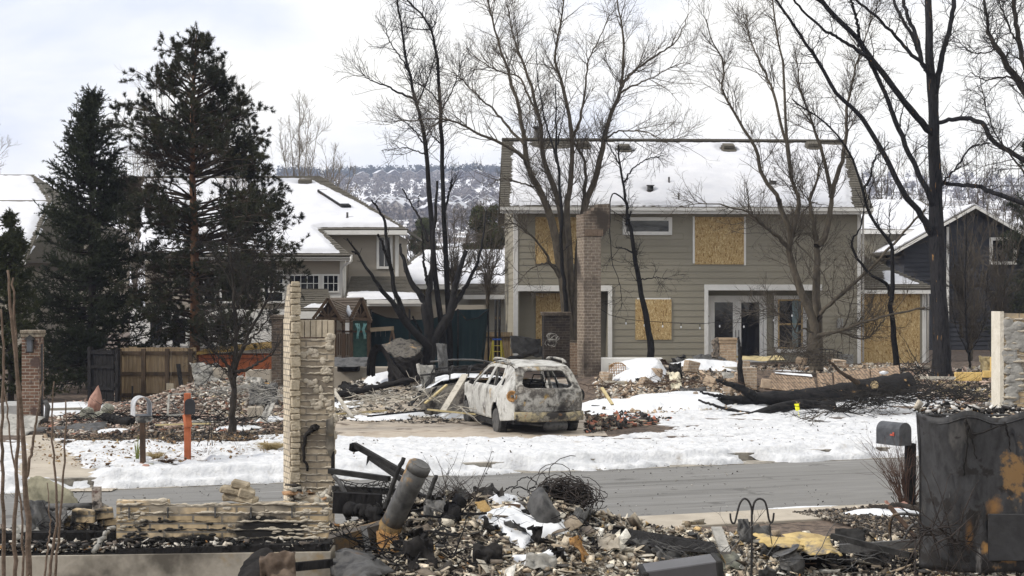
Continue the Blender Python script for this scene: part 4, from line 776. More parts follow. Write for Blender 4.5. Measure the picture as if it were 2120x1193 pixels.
# thin black tree right of it
b6 = (1857, 775)
tree('burnt_tree', 'slender black burnt tree forking before the osb-boarded wing', base(1857, 45.5), [([b6, (1856, 753), (1852, 710), (1849, 679), (1844, 640), (1846, 609), (1848, 560), (1847, 521), (1843, 500), (1810, 461), (1793, 426), (1784, 390), (1762, 322), (1734, 282), (1698, 245), (1661, 225), (1640, 205)], 45.5, 43, 20, 4), ([(1843, 612), (1838, 591), (1810, 574), (1782, 545), (1763, 507), (1770, 490), (1782, 468), (1789, 433), (1795, 400)], 45.4, 44, 12, 3), ([(1844, 510), (1842, 490), (1841, 455), (1842, 420)], 45.4, 45.4, 6, 2), ([(1786, 394), (1800, 375), (1806, 346), (1812, 325), (1826, 314), (1840, 294)], 44.3, 44, 9, 3), ([(1795, 420), (1806, 380), (1818, 362)], 44.6, 44, 4, 2)], CHAR, TWIGD, [(60, .4, .8, .8, 7, .2, .12, .012, .005), (260, .15, .4, .8, 5, .15, .16, .007, .004)], 10, flare=1.1)
# the big black trunk
b7 = (1950, 792)
BB = mat('split charred bark', [(.008, .008, .009), (.030, .029, .031), (.014, .014, .015)], scale=7, rough=.9, bump=1.0, bscale=16, bdist=.05, spec=.12, stretch=(1.6, 1.6, .3), soot=[((.34, .19, .07), 6, .66, .70, 4, (2.2, 2.2, .22))])
tree('burnt_tree', 'massive black burnt tree with a split trunk, by far the thickest at the right', base(1950, 44.5), [([b7, (1950, 765), (1949, 700), (1943, 600), (1939, 479), (1937, 400), (1935, 322), (1933, 257), (1931, 193), (1925, 121), (1923, 60), (1921, -20)], 44.5, 44, 62, 20),
   ([(1934, 250), (1938, 190), (1947, 133), (1955, 100), (1963, 72), (1973, 20), (1976, -20)], 44.2, 44.5, 20, 13),
   ([(1930, 275), (1911, 257), (1883, 225), (1850, 181), (1802, 121), (1774, 80), (1730, 36), (1698, 0), (1680, -20)], 44.2, 42, 22, 13),
   ([(1936, 500), (1919, 465), (1895, 430), (1867, 394), (1826, 310), (1774, 233), (1730, 189), (1694, 129), (1661, 80), (1630, 35), (1600, -10)], 44.4, 41, 22, 7),
   ([(1934, 430), (1927, 410), (1899, 354), (1863, 274), (1838, 209), (1806, 137), (1790, 110)], 44.3, 43, 18, 12),
   ([(1798, 118), (1754, 92), (1725, 72), (1698, 56), (1649, 8), (1635, -15)], 42.8, 41.5, 11, 6),
   ([(1928, 165), (1919, 141), (1883, 109), (1851, 72), (1802, 24), (1762, -10)], 44.1, 43, 14, 7),
   ([(1922, 155), (1911, 133), (1891, 80), (1863, 32), (1846, -10)], 44, 45, 12, 9), ([(1908, 125), (1895, 70), (1878, 30), (1868, -10)], 44.1, 44.4, 13, 10),
   ([(1936, 258), (1947, 253), (1970, 248), (1995, 245), (2020, 250), (2036, 261), (2052, 290), (2084, 310), (2130, 338)], 44.3, 42.5, 12, 15),
   ([(1940, 385), (1959, 380), (1995, 384), (2028, 386), (2045, 395), (2068, 402), (2130, 425)], 44.4, 43, 11, 14),
   ([(1938, 395), (1960, 370), (1985, 340), (2010, 305), (2050, 297)], 44.3, 43, 6, 5), ([(1862, 270), (1870, 220), (1890, 180)], 43.4, 43, 5, 2), ([(1780, 95), (1775, 50), (1762, 0)], 42.6, 42, 11, 8)], BB, TWIGD,
   [(150, .3, 1.1, .85, 8, .15, .14, .013, .0055), (900, .15, .55, .85, 5, .1, .2, .0075, .004), (2000, .2, .25, .8, 4, .05, .2, .006, .0035)], 11, flare=1.22)
# tree at the right edge
tree('burnt_tree', 'gnarled dark tree cut by the right edge, its boughs reaching in at the top', base(2210, 41), [([(2215, 850), (2205, 600), (2190, 400), (2150, 240), (2120, 185), (2100, 157), (2064, 101), (2050, 75), (2044, 52), (2036, -15)], 41, 42, 46, 7), ([(2150, 240), (2125, 150), (2105, 60), (2098, -15)], 41.6, 42, 20, 12), ([(2110, 165), (2085, 160), (2060, 162), (2035, 165), (2010, 150)], 41.9, 42, 7, 3), ([(2064, 101), (2040, 110), (2010, 108), (1990, 90), (1970, 72)], 41.9, 42, 5, 2), ([(2130, 200), (2110, 100), (2090, 60), (2075, 20), (2060, -10)], 42, 43, 7, 3), ([(2190, 400), (2140, 380), (2100, 330), (2075, 300), (2050, 250), (2030, 165)], 41.5, 43, 8, 3)], BARKD, TWIGD,
   [(150, .3, 1.2, .85, 8, .1, .16, .013, .0055), (900, .15, .55, .85, 5, .05, .22, .0075, .004), (1700, .2, .25, .8, 4, .0, .22, .006, .0035)], 12)
# small charred street tree on the left lawn
b8 = (480, 897); y8 = G(480, 897).y
tree('burnt_tree', 'small charred tree with a straight black foot standing alone on the left verge', base(480, y8), [([(480, 903), (481, 860), (483, 820), (484, 780), (490, 750), (505, 720), (518, 680), (545, 640), (562, 600), (575, 575)], y8, y8+.3, 24, 5), ([(484, 800), (480, 770), (487, 740), (489, 690), (486, 640), (484, 590), (479, 540), (472, 505), (478, 490)], y8, y8, 19, 5), ([(484, 790), (470, 755), (450, 735), (430, 715), (415, 700)], y8, y8-.3, 12, 2), ([(489, 640), (500, 600), (520, 560), (535, 530)], y8, y8+.4, 8, 2), ([(486, 770), (512, 765), (535, 752), (560, 735), (575, 715)], y8, y8-.2, 12, 4), ([(484, 600), (465, 560), (440, 530), (422, 500)], y8, y8, 7, 2), ([(487, 720), (470, 680), (455, 640), (435, 600)], y8, y8-.2, 9, 2), ([(500, 722), (525, 700), (555, 660), (590, 620)], y8, y8, 8, 2), ([(484, 775), (460, 762), (430, 752), (400, 745)], y8, y8, 6, 2), ([(489, 700), (505, 650), (515, 600), (508, 550)], y8, y8, 6, 2)], BARKD, TWIGD,
   [(170, .25, .62, .8, 7, .12, .14, .009, .004), (1000, .15, .34, .8, 5, .1, .18, .005, .003), (1800, .2, .18, .8, 4, .0, .2, .0035, .0025)], 13, flare=1.15)
# distant bare tree beyond the beige roof, and others
def vase(name, label, px, yb, ytop, Y, wpx, nst, seed, mt=BARK, tw=TWIG, group=None, dens=1.0, wst=9, lean=0, cat='tree'):
    r_ = random.Random(seed); L = []
    for i in range(nst):
        f = (i+.5)/nst*2-1; e = px+f*wpx*.5*(.8+.3*r_.random())+lean; top = ytop+abs(f)**1.6*(yb-ytop)*.45+r_.uniform(0, 25)
        m1_ = px+f*wpx*.07; L.append(([(px, yb), (px+f*3, yb-(yb-ytop)*.15), (m1_, yb-(yb-ytop)*.35), (px+(e-px)*.55, yb-(yb-top)*.65), (e, top)], Y, Y+r_.uniform(-1.5, 1.5), wst, 1.6))
    s = Y/47.; h = (yb-ytop)*Y/FPX/8
    return tree(name, label, base(px, Y), L, mt, tw, [(int(120*dens), .25, 1.3*h, .6, 7, .35, .10, .011*s, .005*s), (int(900*dens), .15, .65*h, .65, 5, .25, .14, .0065*s, .0038*s), (int(2200*dens), .2, .32*h, .7, 4, .2, .15, .0048*s, .003*s)], seed, group, cat=cat)
PALEB = mat('pale bark', [(.13, .11, .085), (.20, .175, .14)], scale=6, bump=.2); PALET = mat('pale twigs', [(.14, .12, .095), (.2, .175, .14)], scale=3, bump=0)
vase('bare_tree', 'pale bare tree standing alone beyond the beige roof', 620, 560, 205, 74, 150, 7, 21, PALEB, PALET, wst=9)
vase('bare_tree', 'low bare tree at the right foot of the beige roof ridge', 690, 560, 300, 72, 110, 7, 22, PALEB, PALET, wst=6)
vase('bare_tree', 'bare tree top just showing at the left edge of the sky', -25, 600, 262, 75, 110, 6, 23, PALEB, PALET, wst=6)
for i, (a, yt, w, Yv) in enumerate([(330, 130, 100, 62), (430, 140, 110, 63), (500, 190, 90, 60), (280, 300, 90, 61)]):
    vase('bare_tree', ['bare tree with thin upright shoots behind the left side of the tall pine', 'bare tree with thin upright shoots rising over the right shoulder of the tall pine', 'bare tree with fine upright twigs between the pine and the beige roof', 'low bare tree behind the gap between spruce and pine'][i], a, 700, yt, Yv, w, 8, 30+i, PALEB, PALET, dens=.8, wst=6)
vase('bare_tree', 'tall thin bare tree rising behind the grey house flue', 1108, 600, 150, 72, 60, 5, 41, PALEB, PALET, dens=.5, wst=7)
vase('bare_tree', 'bare brown tree leaning in the thicket left of the grey house', 940, 640, 430, 58, 170, 9, 42, BARK, TWIG, dens=1.3, wst=9)
vase('bare_tree', 'twiggy bare tree before the low snowy roof, close to the grey house corner', 1010, 650, 420, 56, 150, 8, 43, BARK, TWIG, dens=1.2, wst=6)
vase('bare_tree', 'brown bare thicket tree in the distance below the hill', 860, 600, 470, 74, 140, 9, 44, BARK, TWIG, dens=1.2, wst=5)
for i, (a, yb, yt, w, Yv) in enumerate([(1830, 560, 300, 160, 78), (1925, 600, 290, 170, 80), (2030, 620, 300, 180, 76), (2100, 640, 330, 150, 72), (1990, 700, 420, 140, 56), (2070, 720, 400, 160, 57), (2010, 770, 500, 130, 52)]):
    vase('bare_tree', ['bare brown tree beyond the grey house roof end', 'bare tree behind the snowy roof at right', 'bare tree behind the navy gable', 'bare tree right of the navy gable, behind the dark pine', 'spindly bare tree in front of the navy house wall', 'spreading bare tree in front of the navy house window', 'lower twiggy tree before the navy house, right of the big trunk'][i], a, yb, yt, Yv, w, 8, 50+i, BARK, TWIG, dens=1.0, wst=6)
tree('dead_tree', 'thin black sapling with a single upright stem right of the big trunk', base(2007, 49), [([(2008, 790), (2006, 740), (2000, 680), (1999, 600), (2000, 500), (2001, 440)], 49, 49, 9, 2), ([(2003, 730), (1985, 690), (1975, 660), (1968, 610)], 49, 49, 4, 1.5), ([(2006, 735), (2030, 690), (2040, 640), (2046, 560)], 49, 49, 4, 1.5)], CHAR, TWIGD, [(40, .3, .7, .7, 6, .3, .1, .008, .004), (160, .2, .35, .7, 5, .2, .12, .006, .0035)], 60, flare=1.1)
# ------------------------------------------------------------------ conifers
NEED = mat('spruce needles', [(.016, .021, .013), (.044, .052, .028), (.026, .034, .020)], scale=1.4, rough=.8, bump=0, spec=.15)
NEEDP = mat('pine needles', [(.016, .018, .013), (.038, .042, .026), (.055, .052, .026)], scale=1.1, rough=.8, bump=0, spec=.15)
NEEDJ = mat('juniper green', [(.030, .036, .017), (.065, .070, .034)], scale=2, rough=.85, bump=0, spec=.1)
PBARK = mat('reddish pine bark', [(.065, .034, .02), (.135, .070, .038), (.085, .045, .027)], scale=8, rough=.95, bump=.7, stretch=(1, 1, .5))
def needles(Pn, n, ln, w, rng, spread=1.0, up=0, tmin=0):
    """blades along curves: verts, tris"""
    N_, k, _ = Pn.shape; i = rng.randint(0, N_, n); t = (tmin+(1-tmin)*rng.rand(n))*(k-1.001); j = t.astype(int); f = (t-j)[:, None]; b = Pn[i, j]*(1-f)+Pn[i, j+1]*f
    T = Pn[i, j+1]-Pn[i, j]; T /= np.linalg.norm(T, axis=1, keepdims=True)+1e-9; pe = rng.normal(size=(n, 3)); pe /= np.linalg.norm(pe, axis=1, keepdims=True); D = T*.8+pe*spread; D[:, 2] += up; D /= np.linalg.norm(D, axis=1, keepdims=True)
    S = np.cross(D, rng.normal(size=(n, 3))); S /= np.linalg.norm(S, axis=1, keepdims=True)+1e-9; L = ln*(.6+.8*rng.rand(n, 1)); ww = w*(.7+.6*rng.rand(n, 1))
    return np.stack([b-S*ww, b+S*ww, b+D*L], 1).reshape(-1, 3), np.arange(3*n).reshape(-1, 3)
def spruce(px, ytop, ybot, Y, wpx, seed, label, nb=230, name='spruce_tree', nm=NEED, shoots=20, blades=85000, cone=1.0):
    rng = np.random.RandomState(seed); x = xx(px, Y); zt_, zb_ = zz(ytop, Y), float(hz(x, Y)); H = zt_-zb_; Rm = wpx/2*Y/FPX; t = thing(name, (x, Y, zb_), label, 'tree')
    tr_ = smooth([(x, Y, zb_-.1), (x+.05, Y, zb_+H*.5), (x, Y, zt_)], 20, .01, rng)[None]; V, Q = tubes_np(tr_, np.linspace(.16, .012, 20)[None]*H/9, 10); mesh_np('trunk', V, Q, BARKD, t, True)
    h = rng.rand(nb)**.85; ang = rng.rand(nb)*2*np.pi; z = zb_+H*(.04+.94*h); rad = Rm*((1-h)**.8*cone+.04)*(.72+.5*rng.rand(nb)); k = 9; C = []
    s = np.linspace(0, 1, k)
    for q in range(nb):
        droop = -.30*(1-h[q])+.35*h[q]; dz = rad[q]*(droop*s+(.22+.25*h[q])*s**2.2); r = rad[q]*s
        C.append(np.stack([x+np.cos(ang[q])*r, Y+np.sin(ang[q])*r, z[q]+dz], -1)+rng.normal(size=(k, 3))*.02)
    C = np.array(C); Rr = (.03*(1-s)+.006)[None]*np.ones((nb, 1)); V, Q = tubes_np(C, Rr, 4)
    C2, R2 = children(C, Rr, nb*shoots, .12, .48*Rm/2.1, .85, 5, .10, .10, .010, .004, rng); V2, Q2 = tubes_np(C2, R2, 3); mesh_np('limbs', np.vstack([V, V2]), np.vstack([Q, Q2+len(V)]), BARKD, t, True)
    C3 = C2; a, T1 = needles(C3, blades, .085, .014, rng, .75, .05); b, T2 = needles(C[:, 4:], blades//6, .10, .015, rng, .8, .1); mesh_np('crown', np.vstack([a, b]), None, nm, t, T=np.vstack([T1, T2+len(a)])); return t
spruce(188, 190, 835, 46, 300, 70, 'dense dark blue-black spruce at the left, cone shaped and full to the ground', nb=320, blades=165000)
spruce(22, 440, 850, 41, 150, 71, 'green juniper cut by the left edge of the photo', nb=170, name='juniper_tree', nm=NEEDJ, blades=70000, cone=1.15)
spruce(-70, 400, 850, 43, 130, 72, 'taller juniper mostly outside the left edge', nb=90, name='juniper_tree', nm=NEEDJ, blades=20000, cone=1.2)
spruce(2135, 270, 720, 62, 170, 73, 'dark pine at the right edge behind the boughs', nb=150, blades=50000)
# tall open pine
def pine(px, ytop, ybot, Y, seed, label):
    rng = np.random.RandomState(seed); x = xx(px, Y); zb_ = float(hz(x, Y)); zt_ = zz(ytop, Y); H = zt_-zb_; t = thing('pine_tree', (x, Y, zb_), label, 'tree')
    tr_ = smooth([(x+.05, Y, zb_-.1), (x+.02, Y, zb_+H*.4), (xx(px-3, Y), Y, zb_+H*.75), (xx(px+6, Y), Y, zt_)], 24, .012, rng)[None]; V, Q = tubes_np(tr_, np.linspace(.185, .02, 24)[None], 12); mesh_np('trunk', V, Q, PBARK, t, True)
    # silhouette half widths (px) by image row, left and right of the stem
    prof = [(70, 8, 12), (100, 25, 15), (140, 62, 30), (190, 95, 70), (230, 150, 108), (260, 118, 120), (300, 125, 118), (340, 115, 150), (400, 128, 182), (470, 120, 190), (540, 105, 195), (620, 110, 190), (700, 60, 150), (740, 30, 70)]
    C = []; nb = 260; k = 9; s = np.linspace(0, 1, k)
    for q in range(nb):
        py = 75+(715-75)*rng.rand()**.95; lw_ = np.interp(py, [p[0] for p in prof], [p[1] for p in prof]); rw_ = np.interp(py, [p[0] for p in prof], [p[2] for p in prof]); a = rng.rand()*2*np.pi; f = abs(np.cos(a)); w = (lw_ if np.cos(a) < 0 else rw_)*(.72+.28*rng.rand())*Y/FPX
        w = w/max(f, .55) if f > .3 else (lw_+rw_)/2*Y/FPX*.8
        up = .45 if py < 300 else (.12 if py < 500 else -.02); z0 = zz(py, Y)-w*up*.7; dz = w*(up*s+.10*np.sin(s*3)*rng.rand()); C.append(np.stack([x+np.cos(a)*w*s, Y+np.sin(a)*w*s, z0+dz], -1)+np.cumsum(rng.normal(size=(k, 3))*.02, 0))
    C = np.array(C); Rr = (.030*(1-s)+.008)[None]*np.ones((nb, 1)); V, Q = tubes_np(C, Rr, 5); C2, R2 = children(C, Rr, 2600, .30, .75, .75, 6, .22, .14, .014, .006, rng); V2, Q2 = tubes_np(C2, R2, 3)
    C3, R3 = children(C2, R2, 8500, .25, .32, .7, 4, .2, .12, .008, .004, rng); V3, Q3 = tubes_np(C3, R3, 3); mesh_np('limbs', np.vstack([V, V2, V3]), np.vstack([Q, Q2+len(V), Q3+len(V)+len(V2)]), mat('pine limb bark', [(.025, .018, .012), (.05, .035, .024)], scale=8), t, True)
    # needle tufts gather at shoot ends, in clumps; thinner lower down
    hgt = (C3[:, -1, 2]-zb_)/H; keep = (rng.rand(len(C3)) < np.interp(hgt, [0, .35, .55, .7, 1], [.75, .85, .95, 1, 1])) & (fbm(C3[:, -1, 0]*1.0+C3[:, -1, 1]*.8, C3[:, -1, 2]*1.1, 3, 2) > np.interp(hgt, [0, .5, 1], [.41, .38, .30])); E = C3[keep]
    a, T1 = needles(E, 320000, .11, .010, rng, .95, .1, tmin=.45); mesh_np('crown', a, None, NEEDP, t, T=T1); return t
pine(401, 72, 830, 45, 80, 'tall open pine with a reddish trunk and clumped dark needles')
# evergreens in the middle distance
for (a, yt, yb, Yv, w, s_, lb) in ((1005, 425, 570, 78, 110, 90, 'round dark evergreen behind the bare branches left of the grey house'), (795, 478, 570, 78, 70, 91, 'small evergreen just right of the beige house eave'), (878, 452, 520, 120, 60, 92, 'tiny dark evergreen on the flat below the far hill')):
    rg2 = np.random.RandomState(s_); t = thing('evergreen_tree', (xx(a, Yv), Yv, .5), lb, 'tree'); z0, z1 = zz(yb, Yv), zz(yt, Yv); wr = w*Yv/FPX/2; cs = []; rs = []
    for i in range(26): h = rg2.rand(); q = wr*(1-h*.75); cs.append((xx(a, Yv)+rg2.uniform(-q, q), Yv+rg2.uniform(-q, q), z0+(z1-z0)*h*.92)); rs.append((.45, .45, .5))
    V, T = leafcloud(cs, rs, 16000, .085, rg2); mesh_np('crown', V, None, NEEDJ, t, T=T); mb = MB(); mb.tube([(xx(a, Yv), Yv, 0), (xx(a, Yv), Yv, z1-.6)], [.2, .03], 8); mb.build('trunk', BARKD, t)
# ================================================================== THE BURNT CAR
CARM = mat('burnt car skin', [(.27, .265, .245), (.46, .455, .43), (.38, .375, .35), (.20, .195, .18)], scale=3.2, rough=.75, bump=.35, bscale=12, metal=.1, soot=[((.30, .20, .08), 2.2, .62, .70, 8), ((.07, .062, .055), 1.9, .54, .72), ((.50, .49, .47), 9, .60, .66, 12)])
CARD = mat('sooty car skin', [(.05, .045, .04), (.36, .345, .31), (.08, .07, .06), (.28, .26, .225)], scale=3.4, rough=.75, bump=.45, bscale=14, metal=.15, lo=.34, hi=.68, soot=[((.30, .20, .07), 2.6, .60, .67, 8), ((.03, .027, .025), 2.2, .50, .66)])
RUST = mat('rust', [(.16, .075, .025), (.34, .19, .07), (.09, .05, .03)], scale=9, rough=.9, bump=.6)
def burnt_suv():
    ya = R(15.7); cen = Vector((.50, 31.45, -.02)); M_ = Matrix.Translation(cen) @ Matrix.Rotation(ya, 4, 'Z')
    t = thing('burnt_car', cen, 'burnt-out pale suv without glass, parked facing away on the drive', 'car')
    def hw(y, z):
        w = .885-.10*max(0, (.50-z))**1.2-max(0, z-.93)*.54-.03*abs(z-.75); w -= max(0, -.45-y)**1.6*.42; w -= max(0, y-2.5)**2*.20; return w
    def flare(y, z):
        f = 0
        for a in (0, 2.65): d = math.hypot(y-a, z-.31); f = max(f, .035*max(0, 1-abs(d-.36)/.14))
        return f
    def yr(z): return -.97+(.0 if z < .62 else 0)+max(0, z-.98)*.95+.05*max(0, .62-z)
    def side(sg, loop, holes, name, m=CARM):
        fm = lambda u, v: M_ @ Vector((sg*(hw(u, v)+flare(u, v)), u, v)); return panel(loop, holes, np.arange(-1.0, 3.6, .09), np.arange(.2, 1.6, .07), fm, .025, name, m, t)
    def arc(c, r, a0, a1, n=10): return [(c+r*math.cos(R(a0+(a1-a0)*i/n)), .31+r*math.sin(R(a0+(a1-a0)*i/n))) for i in range(n+1)]
    def roofz(y): return float(np.interp(y, [-.62, -.45, 0, .7, 1.2, 1.55, 1.75], [1.36, 1.455, 1.51, 1.535, 1.51, 1.455, 1.40]))
    for sg in (-1, 1):
        # rear quarter with the small triangular light
        q = [(-.95, .36), (-.38, .30)]+arc(0, .365, 178, 118, 6)+[(-.10, .80), (.02, .93), (.05, 1.00), (-.10, 1.16), (-.02, 1.30), (.06, 1.40), (.10, roofz(.1)-.035), (-.2, roofz(-.2)-.035), (-.45, roofz(-.45)-.035), (yr(1.34), 1.34), (yr(1.2), 1.2), (yr(1.05), 1.05), (yr(.9), .9), (-.975, .7), (-.965, .5)]
        side(sg, q, [[(-.34, 1.06), (-.13, 1.05), (-.10, 1.19), (-.19, 1.22), (-.28, 1.16)]], 'quarter_panel')
        d = [(-.08, .815)]+arc(0, .375, 100, 20, 8)+[(.40, .30), (.93, .29), (.95, .95), (.97, 1.465), (.93, 1.475), (.16, 1.46), (.08, 1.38), (.0, 1.26), (-.06, 1.16), (.07, 1.0), (.04, .92)]
        side(sg, d, [[(.15, 1.02), (.89, 1.02), (.90, 1.40), (.22, 1.40), (.10, 1.28), (.04, 1.16)]], 'rear_door')
        d = [(.965, .29), (1.95, .29), (2.03, .9), (2.08, 1.0), (1.72, 1.30), (1.55, 1.40), (1.3, 1.455), (1.0, 1.475), (.985, .95)]
        side(sg, d, [[(1.04, 1.02), (1.98, 1.01), (1.64, 1.27), (1.45, 1.38), (1.05, 1.405)]], 'front_door')
        q = [(1.985, .30), (2.26, .30)]+arc(2.65, .365, 175, 8, 14)+[(3.1, .32), (3.42, .36), (3.47, .6), (3.38, .82), (3.0, .93), (2.5, 1.0), (2.2, 1.03), (2.1, 1.0), (2.04, .88)]
        side(sg, q, [], 'front_fender')
        mb = MB(M_); x = lambda y, z: sg*(hw(y, z)-.02)
        mb.tube([(x(2.15, 1.02), 2.15, 1.03), (x(1.85, 1.25), 1.80, 1.27), (x(1.55, 1.43), 1.5, 1.44), (x(1.2, 1.48), 1.2, 1.485)], .028, 6); mb.bar((x(.95, 1)-sg*.04, .955, .3), (x(.95, 1.45)-sg*.03, .965, 1.47), .06, .05)
        mb.tube([(x(1.2, 1.48), 1.2, 1.485), (x(.3, 1.5), .3, 1.5), (x(-.3, 1.47), -.3, 1.47)], .03, 6); mb.build('pillar', CARD, t)
        mb = MB(M_); mb.box(sg*.80-.06, sg*.80+.06, .38, 2.25, .16, .27); mb.build('sill', BLACKM, t)
        mb = MB(M_); s_ = sg*.62
        mb.tube([(s_, 1.15, 1.555), (s_-.02, .9, 1.59), (s_, .5, 1.60), (s_+.03, .1, 1.575), (s_, -.25, 1.53)], [.02, .03, .024, .03, .02], 6); mb.tube([(s_, .95, 1.54), (s_, .95, 1.6)], .03, 6); mb.tube([(s_, -.1, 1.5), (s_, -.1, 1.58)], .035, 6); mb.build('roof_rail', ASHM, t)
    # roof skin, sagged
    fm = lambda u, v: M_ @ Vector((u*(hw(v, roofz(v)-.03)-.005), v, roofz(v)+.035*(1-u*u)-.028*math.exp(-((u-.2)/.45)**2-((v-.5)/.5)**2)+.006*math.sin(9*v+4*u)))
    panel([(-1, -.50), (1, -.50), (1, 1.30), (.6, 1.40), (0, 1.44), (-.6, 1.40), (-1, 1.30)], [], np.linspace(-.95, .95, 16), np.arange(-.45, 1.5, .09), fm, .02, 'roof', CARM, t)
    fm = lambda u, v: M_ @ Vector((u*(hw(v, .95)-.02), v, float(np.interp(v, [2.15, 2.6, 3.1, 3.42], [1.04, 1.0, .92, .80]))+.03*(1-u*u)))
    panel([(-1, 2.15), (1, 2.15), (1, 3.35), (.5, 3.45), (-.5, 3.45), (-1, 3.35)], [], np.linspace(-.9, .9, 12), np.arange(2.2, 3.45, .1), fm, .02, 'hood', CARD, t)
    # tailgate
    def rf(u, v):
        y = yr(v); w = hw(y, v); return M_ @ Vector((u*w, y-.055*(1-u*u)-(.035 if .62 < v < .99 else .0)*(1-u**4)+.008*math.sin(7*u+5*v), v))
    out = [(-1, .52), (1, .52), (1, .9), (1, 1.36), (.92, 1.44), (-.92, 1.44), (-1, 1.36), (-1, .9)]
    ho = [[(-.74, 1.03), (-.60, 1.0), (.60, 1.0), (.74, 1.03), (.80, 1.10), (.68, 1.34), (.55, 1.365), (-.55, 1.365), (-.68, 1.34), (-.80, 1.10)]]
    panel(out, ho, np.linspace(-.95, .95, 22), np.arange(.55, 1.45, .06), rf, .03, 'tailgate', CARD, t)
    fm = lambda u, v: M_ @ Vector((u*hw(-.9, .45), -.99-.075*(1-u*u)-.03*math.sin((v-.33)*14), v)); panel([(-1, .36), (-.5, .33), (.3, .335), (1, .35), (1, .53), (.4, .50), (-.2, .515), (-1, .53)], [], np.linspace(-.95, .95, 20), [.38, .42, .46, .5], fm, .03, 'bumper', mat('burnt bumper bar', [(.22, .20, .16), (.32, .27, .16), (.10, .09, .075), (.28, .26, .21)], scale=5, rough=.8, bump=.5, soot=[((.03, .027, .024), 3.2, .50, .56), ((.25, .12, .04), 6, .60, .66, 7)]), t)
    for sg in (-1, 1):
        c = M_ @ Vector((sg*(.775 if sg < 0 else .735), -.93, .86)); q = (M_.to_3x3() @ Vector((sg*.62, -.78, .05))).to_track_quat('Z', 'X'); mb = MB(Matrix.Translation(c) @ q.to_matrix().to_4x4()); mb.lathe((0, 0, -.03), [(.12, 0), (.125, .05), (.10, .062), (.07, .03), (.02, .02)], 14); o = mb.build('taillight', RUST if sg < 0 else BLACKM, t)
        q2 = MB(Matrix.Translation(c) @ q.to_matrix().to_4x4()); q2.lathe((0, 0, -.0), [(.03, 0), (.03, .035), (.01, .035)], 8); q2.build('lamp_socket', GREYM, o)
    mb = MB(M_); mb.lathe((0, 0, 0), [(.001, 0), (.002, .0)], 3) if False else mb.tube([(.42, -1.02, .86), (.42, -1.045, .86)], .055, 14); mb.build('badge', ASHM, t)
    # wheels: bare alloy rims, tyres burnt off
    for (x, y) in ((-.80, 0), (.80, 0), (-.80, 2.65), (.80, 2.65)):
        w = MB(M_ @ Matrix.Translation((x, y, .27)) @ Matrix.Rotation(R(90), 4, 'Y')); w.lathe((0, 0, -.10), [(.20, 0), (.27, .01), (.27, .03), (.235, .05), (.235, .15), (.27, .17), (.27, .2), (.2, .2)], 20)
        for k in range(10): a = k*2*math.pi/10+.1; w.bar((.04*math.cos(a), .04*math.sin(a), .0-(x/abs(x))*-.05), (.245*math.cos(a), .245*math.sin(a), (x/abs(x))*.08), .035, .02)
        w.lathe((0, 0, -.07), [(.06, 0), (.06, .14)], 10); wh = w.build('wheel', GREYM, t)
        b = MB(M_ @ Matrix.Translation((x*.86, y, .27)) @ Matrix.Rotation(R(90), 4, 'Y')); b.lathe((0, 0, -.02), [(.15, 0), (.15, .03), (.05, .05)], 14); b.build('brake_disc', RUST, wh)
        b = MB(M_ @ Matrix.Translation((x*.98, y, .25)) @ Matrix.Rotation(R(90), 4, 'Y')); b.lathe((0, 0, -.09), [(.275, 0), (.31, .02), (.30, .16), (.275, .18)], 18); b.build('tyre', mat('tyre ash', [(.012, .012, .012), (.05, .048, .045)], scale=9, bump=.8), wh)
    # underside, axle, silencer, inner frames
    mb = MB(M_); mb.box(-.72, .72, -.85, 3.2, .26, .34); mb.box(-.75, .75, 2.1, 2.14, .34, .98); mb.box(-.66, .66, -.80, -.55, .34, .62); mb.build('floor_pan', BLACKM, t)
    mb = MB(M_); mb.tube([(-.7, 0, .27), (.7, 0, .27)], .05, 8); mb.tube([(-.5, -.3, .24), (-.2, .1, .26)], .03, 6); mb.tube([(.5, -.3, .24), (.2, .1, .26)], .03, 6); mb.build('axle', BLACKM, t)
    mb = MB(M_); mb.tube([(-.06, -.80, .22), (0, -.80, .22), (.04, -.80, .22), (.42, -.80, .22), (.46, -.80, .22)], [.05, .10, .115, .115, .09], 14); mb.tube([(-.06, -.80, .22), (-.28, -.72, .24), (-.35, -.2, .26), (-.3, 2, .26)], .028, 8); mb.build('silencer', GREYM, t)
    for (x, y) in ((-.38, 1.25), (.38, 1.25), (-.38, .25), (.38, .25)):
        mb = MB(M_)
        for dx in (-.2, .2): mb.tube([(x+dx, y+.4, .55), (x+dx, y, .5), (x+dx, y-.12, .9), (x+dx*.6, y-.18, 1.1)], .016, 5)
        mb.tube([(x-.13, y-.18, 1.1), (x-.1, y-.2, 1.2), (x+.1, y-.2, 1.2), (x+.13, y-.18, 1.1)], .014, 5)
        for k in range(5): mb.tube([(x-.2, y-.12-.01*k, .62+k*.1), (x, y-.08, .62+k*.1), (x+.2, y-.12-.01*k, .62+k*.1)], .007, 4)
        for k in range(4): mb.tube([(x-.2, y+.05+k*.1, .53), (x+.2, y+.05+k*.1, .53)], .007, 4)
        mb.build('seat_frame', BLACKM, t)
    mb = MB(M_); mb.tube([(-.75, 1.95, .92), (-.2, 1.9, .95), (.75, 1.95, .92)], .04, 6); mb.tube([(-.40+.17*math.cos(a), 1.72+.05*math.sin(a), .95+.17*math.sin(a)) for a in np.linspace(0, 6.28, 15)], .012, 5); mb.build('dashboard', BLACKM, t)
    mb = MB(M_); mb.obox((-.93, 1.93, 1.02), (.10, .09, .11), Matrix.Rotation(.4, 3, 'Y')); mb.bar((-.87, 1.95, .98), (-.93, 1.93, 1.02), .03, .03); mb.build('wing_mirror', BLACKM, t, bevel=.015)
    return t
burnt_suv()
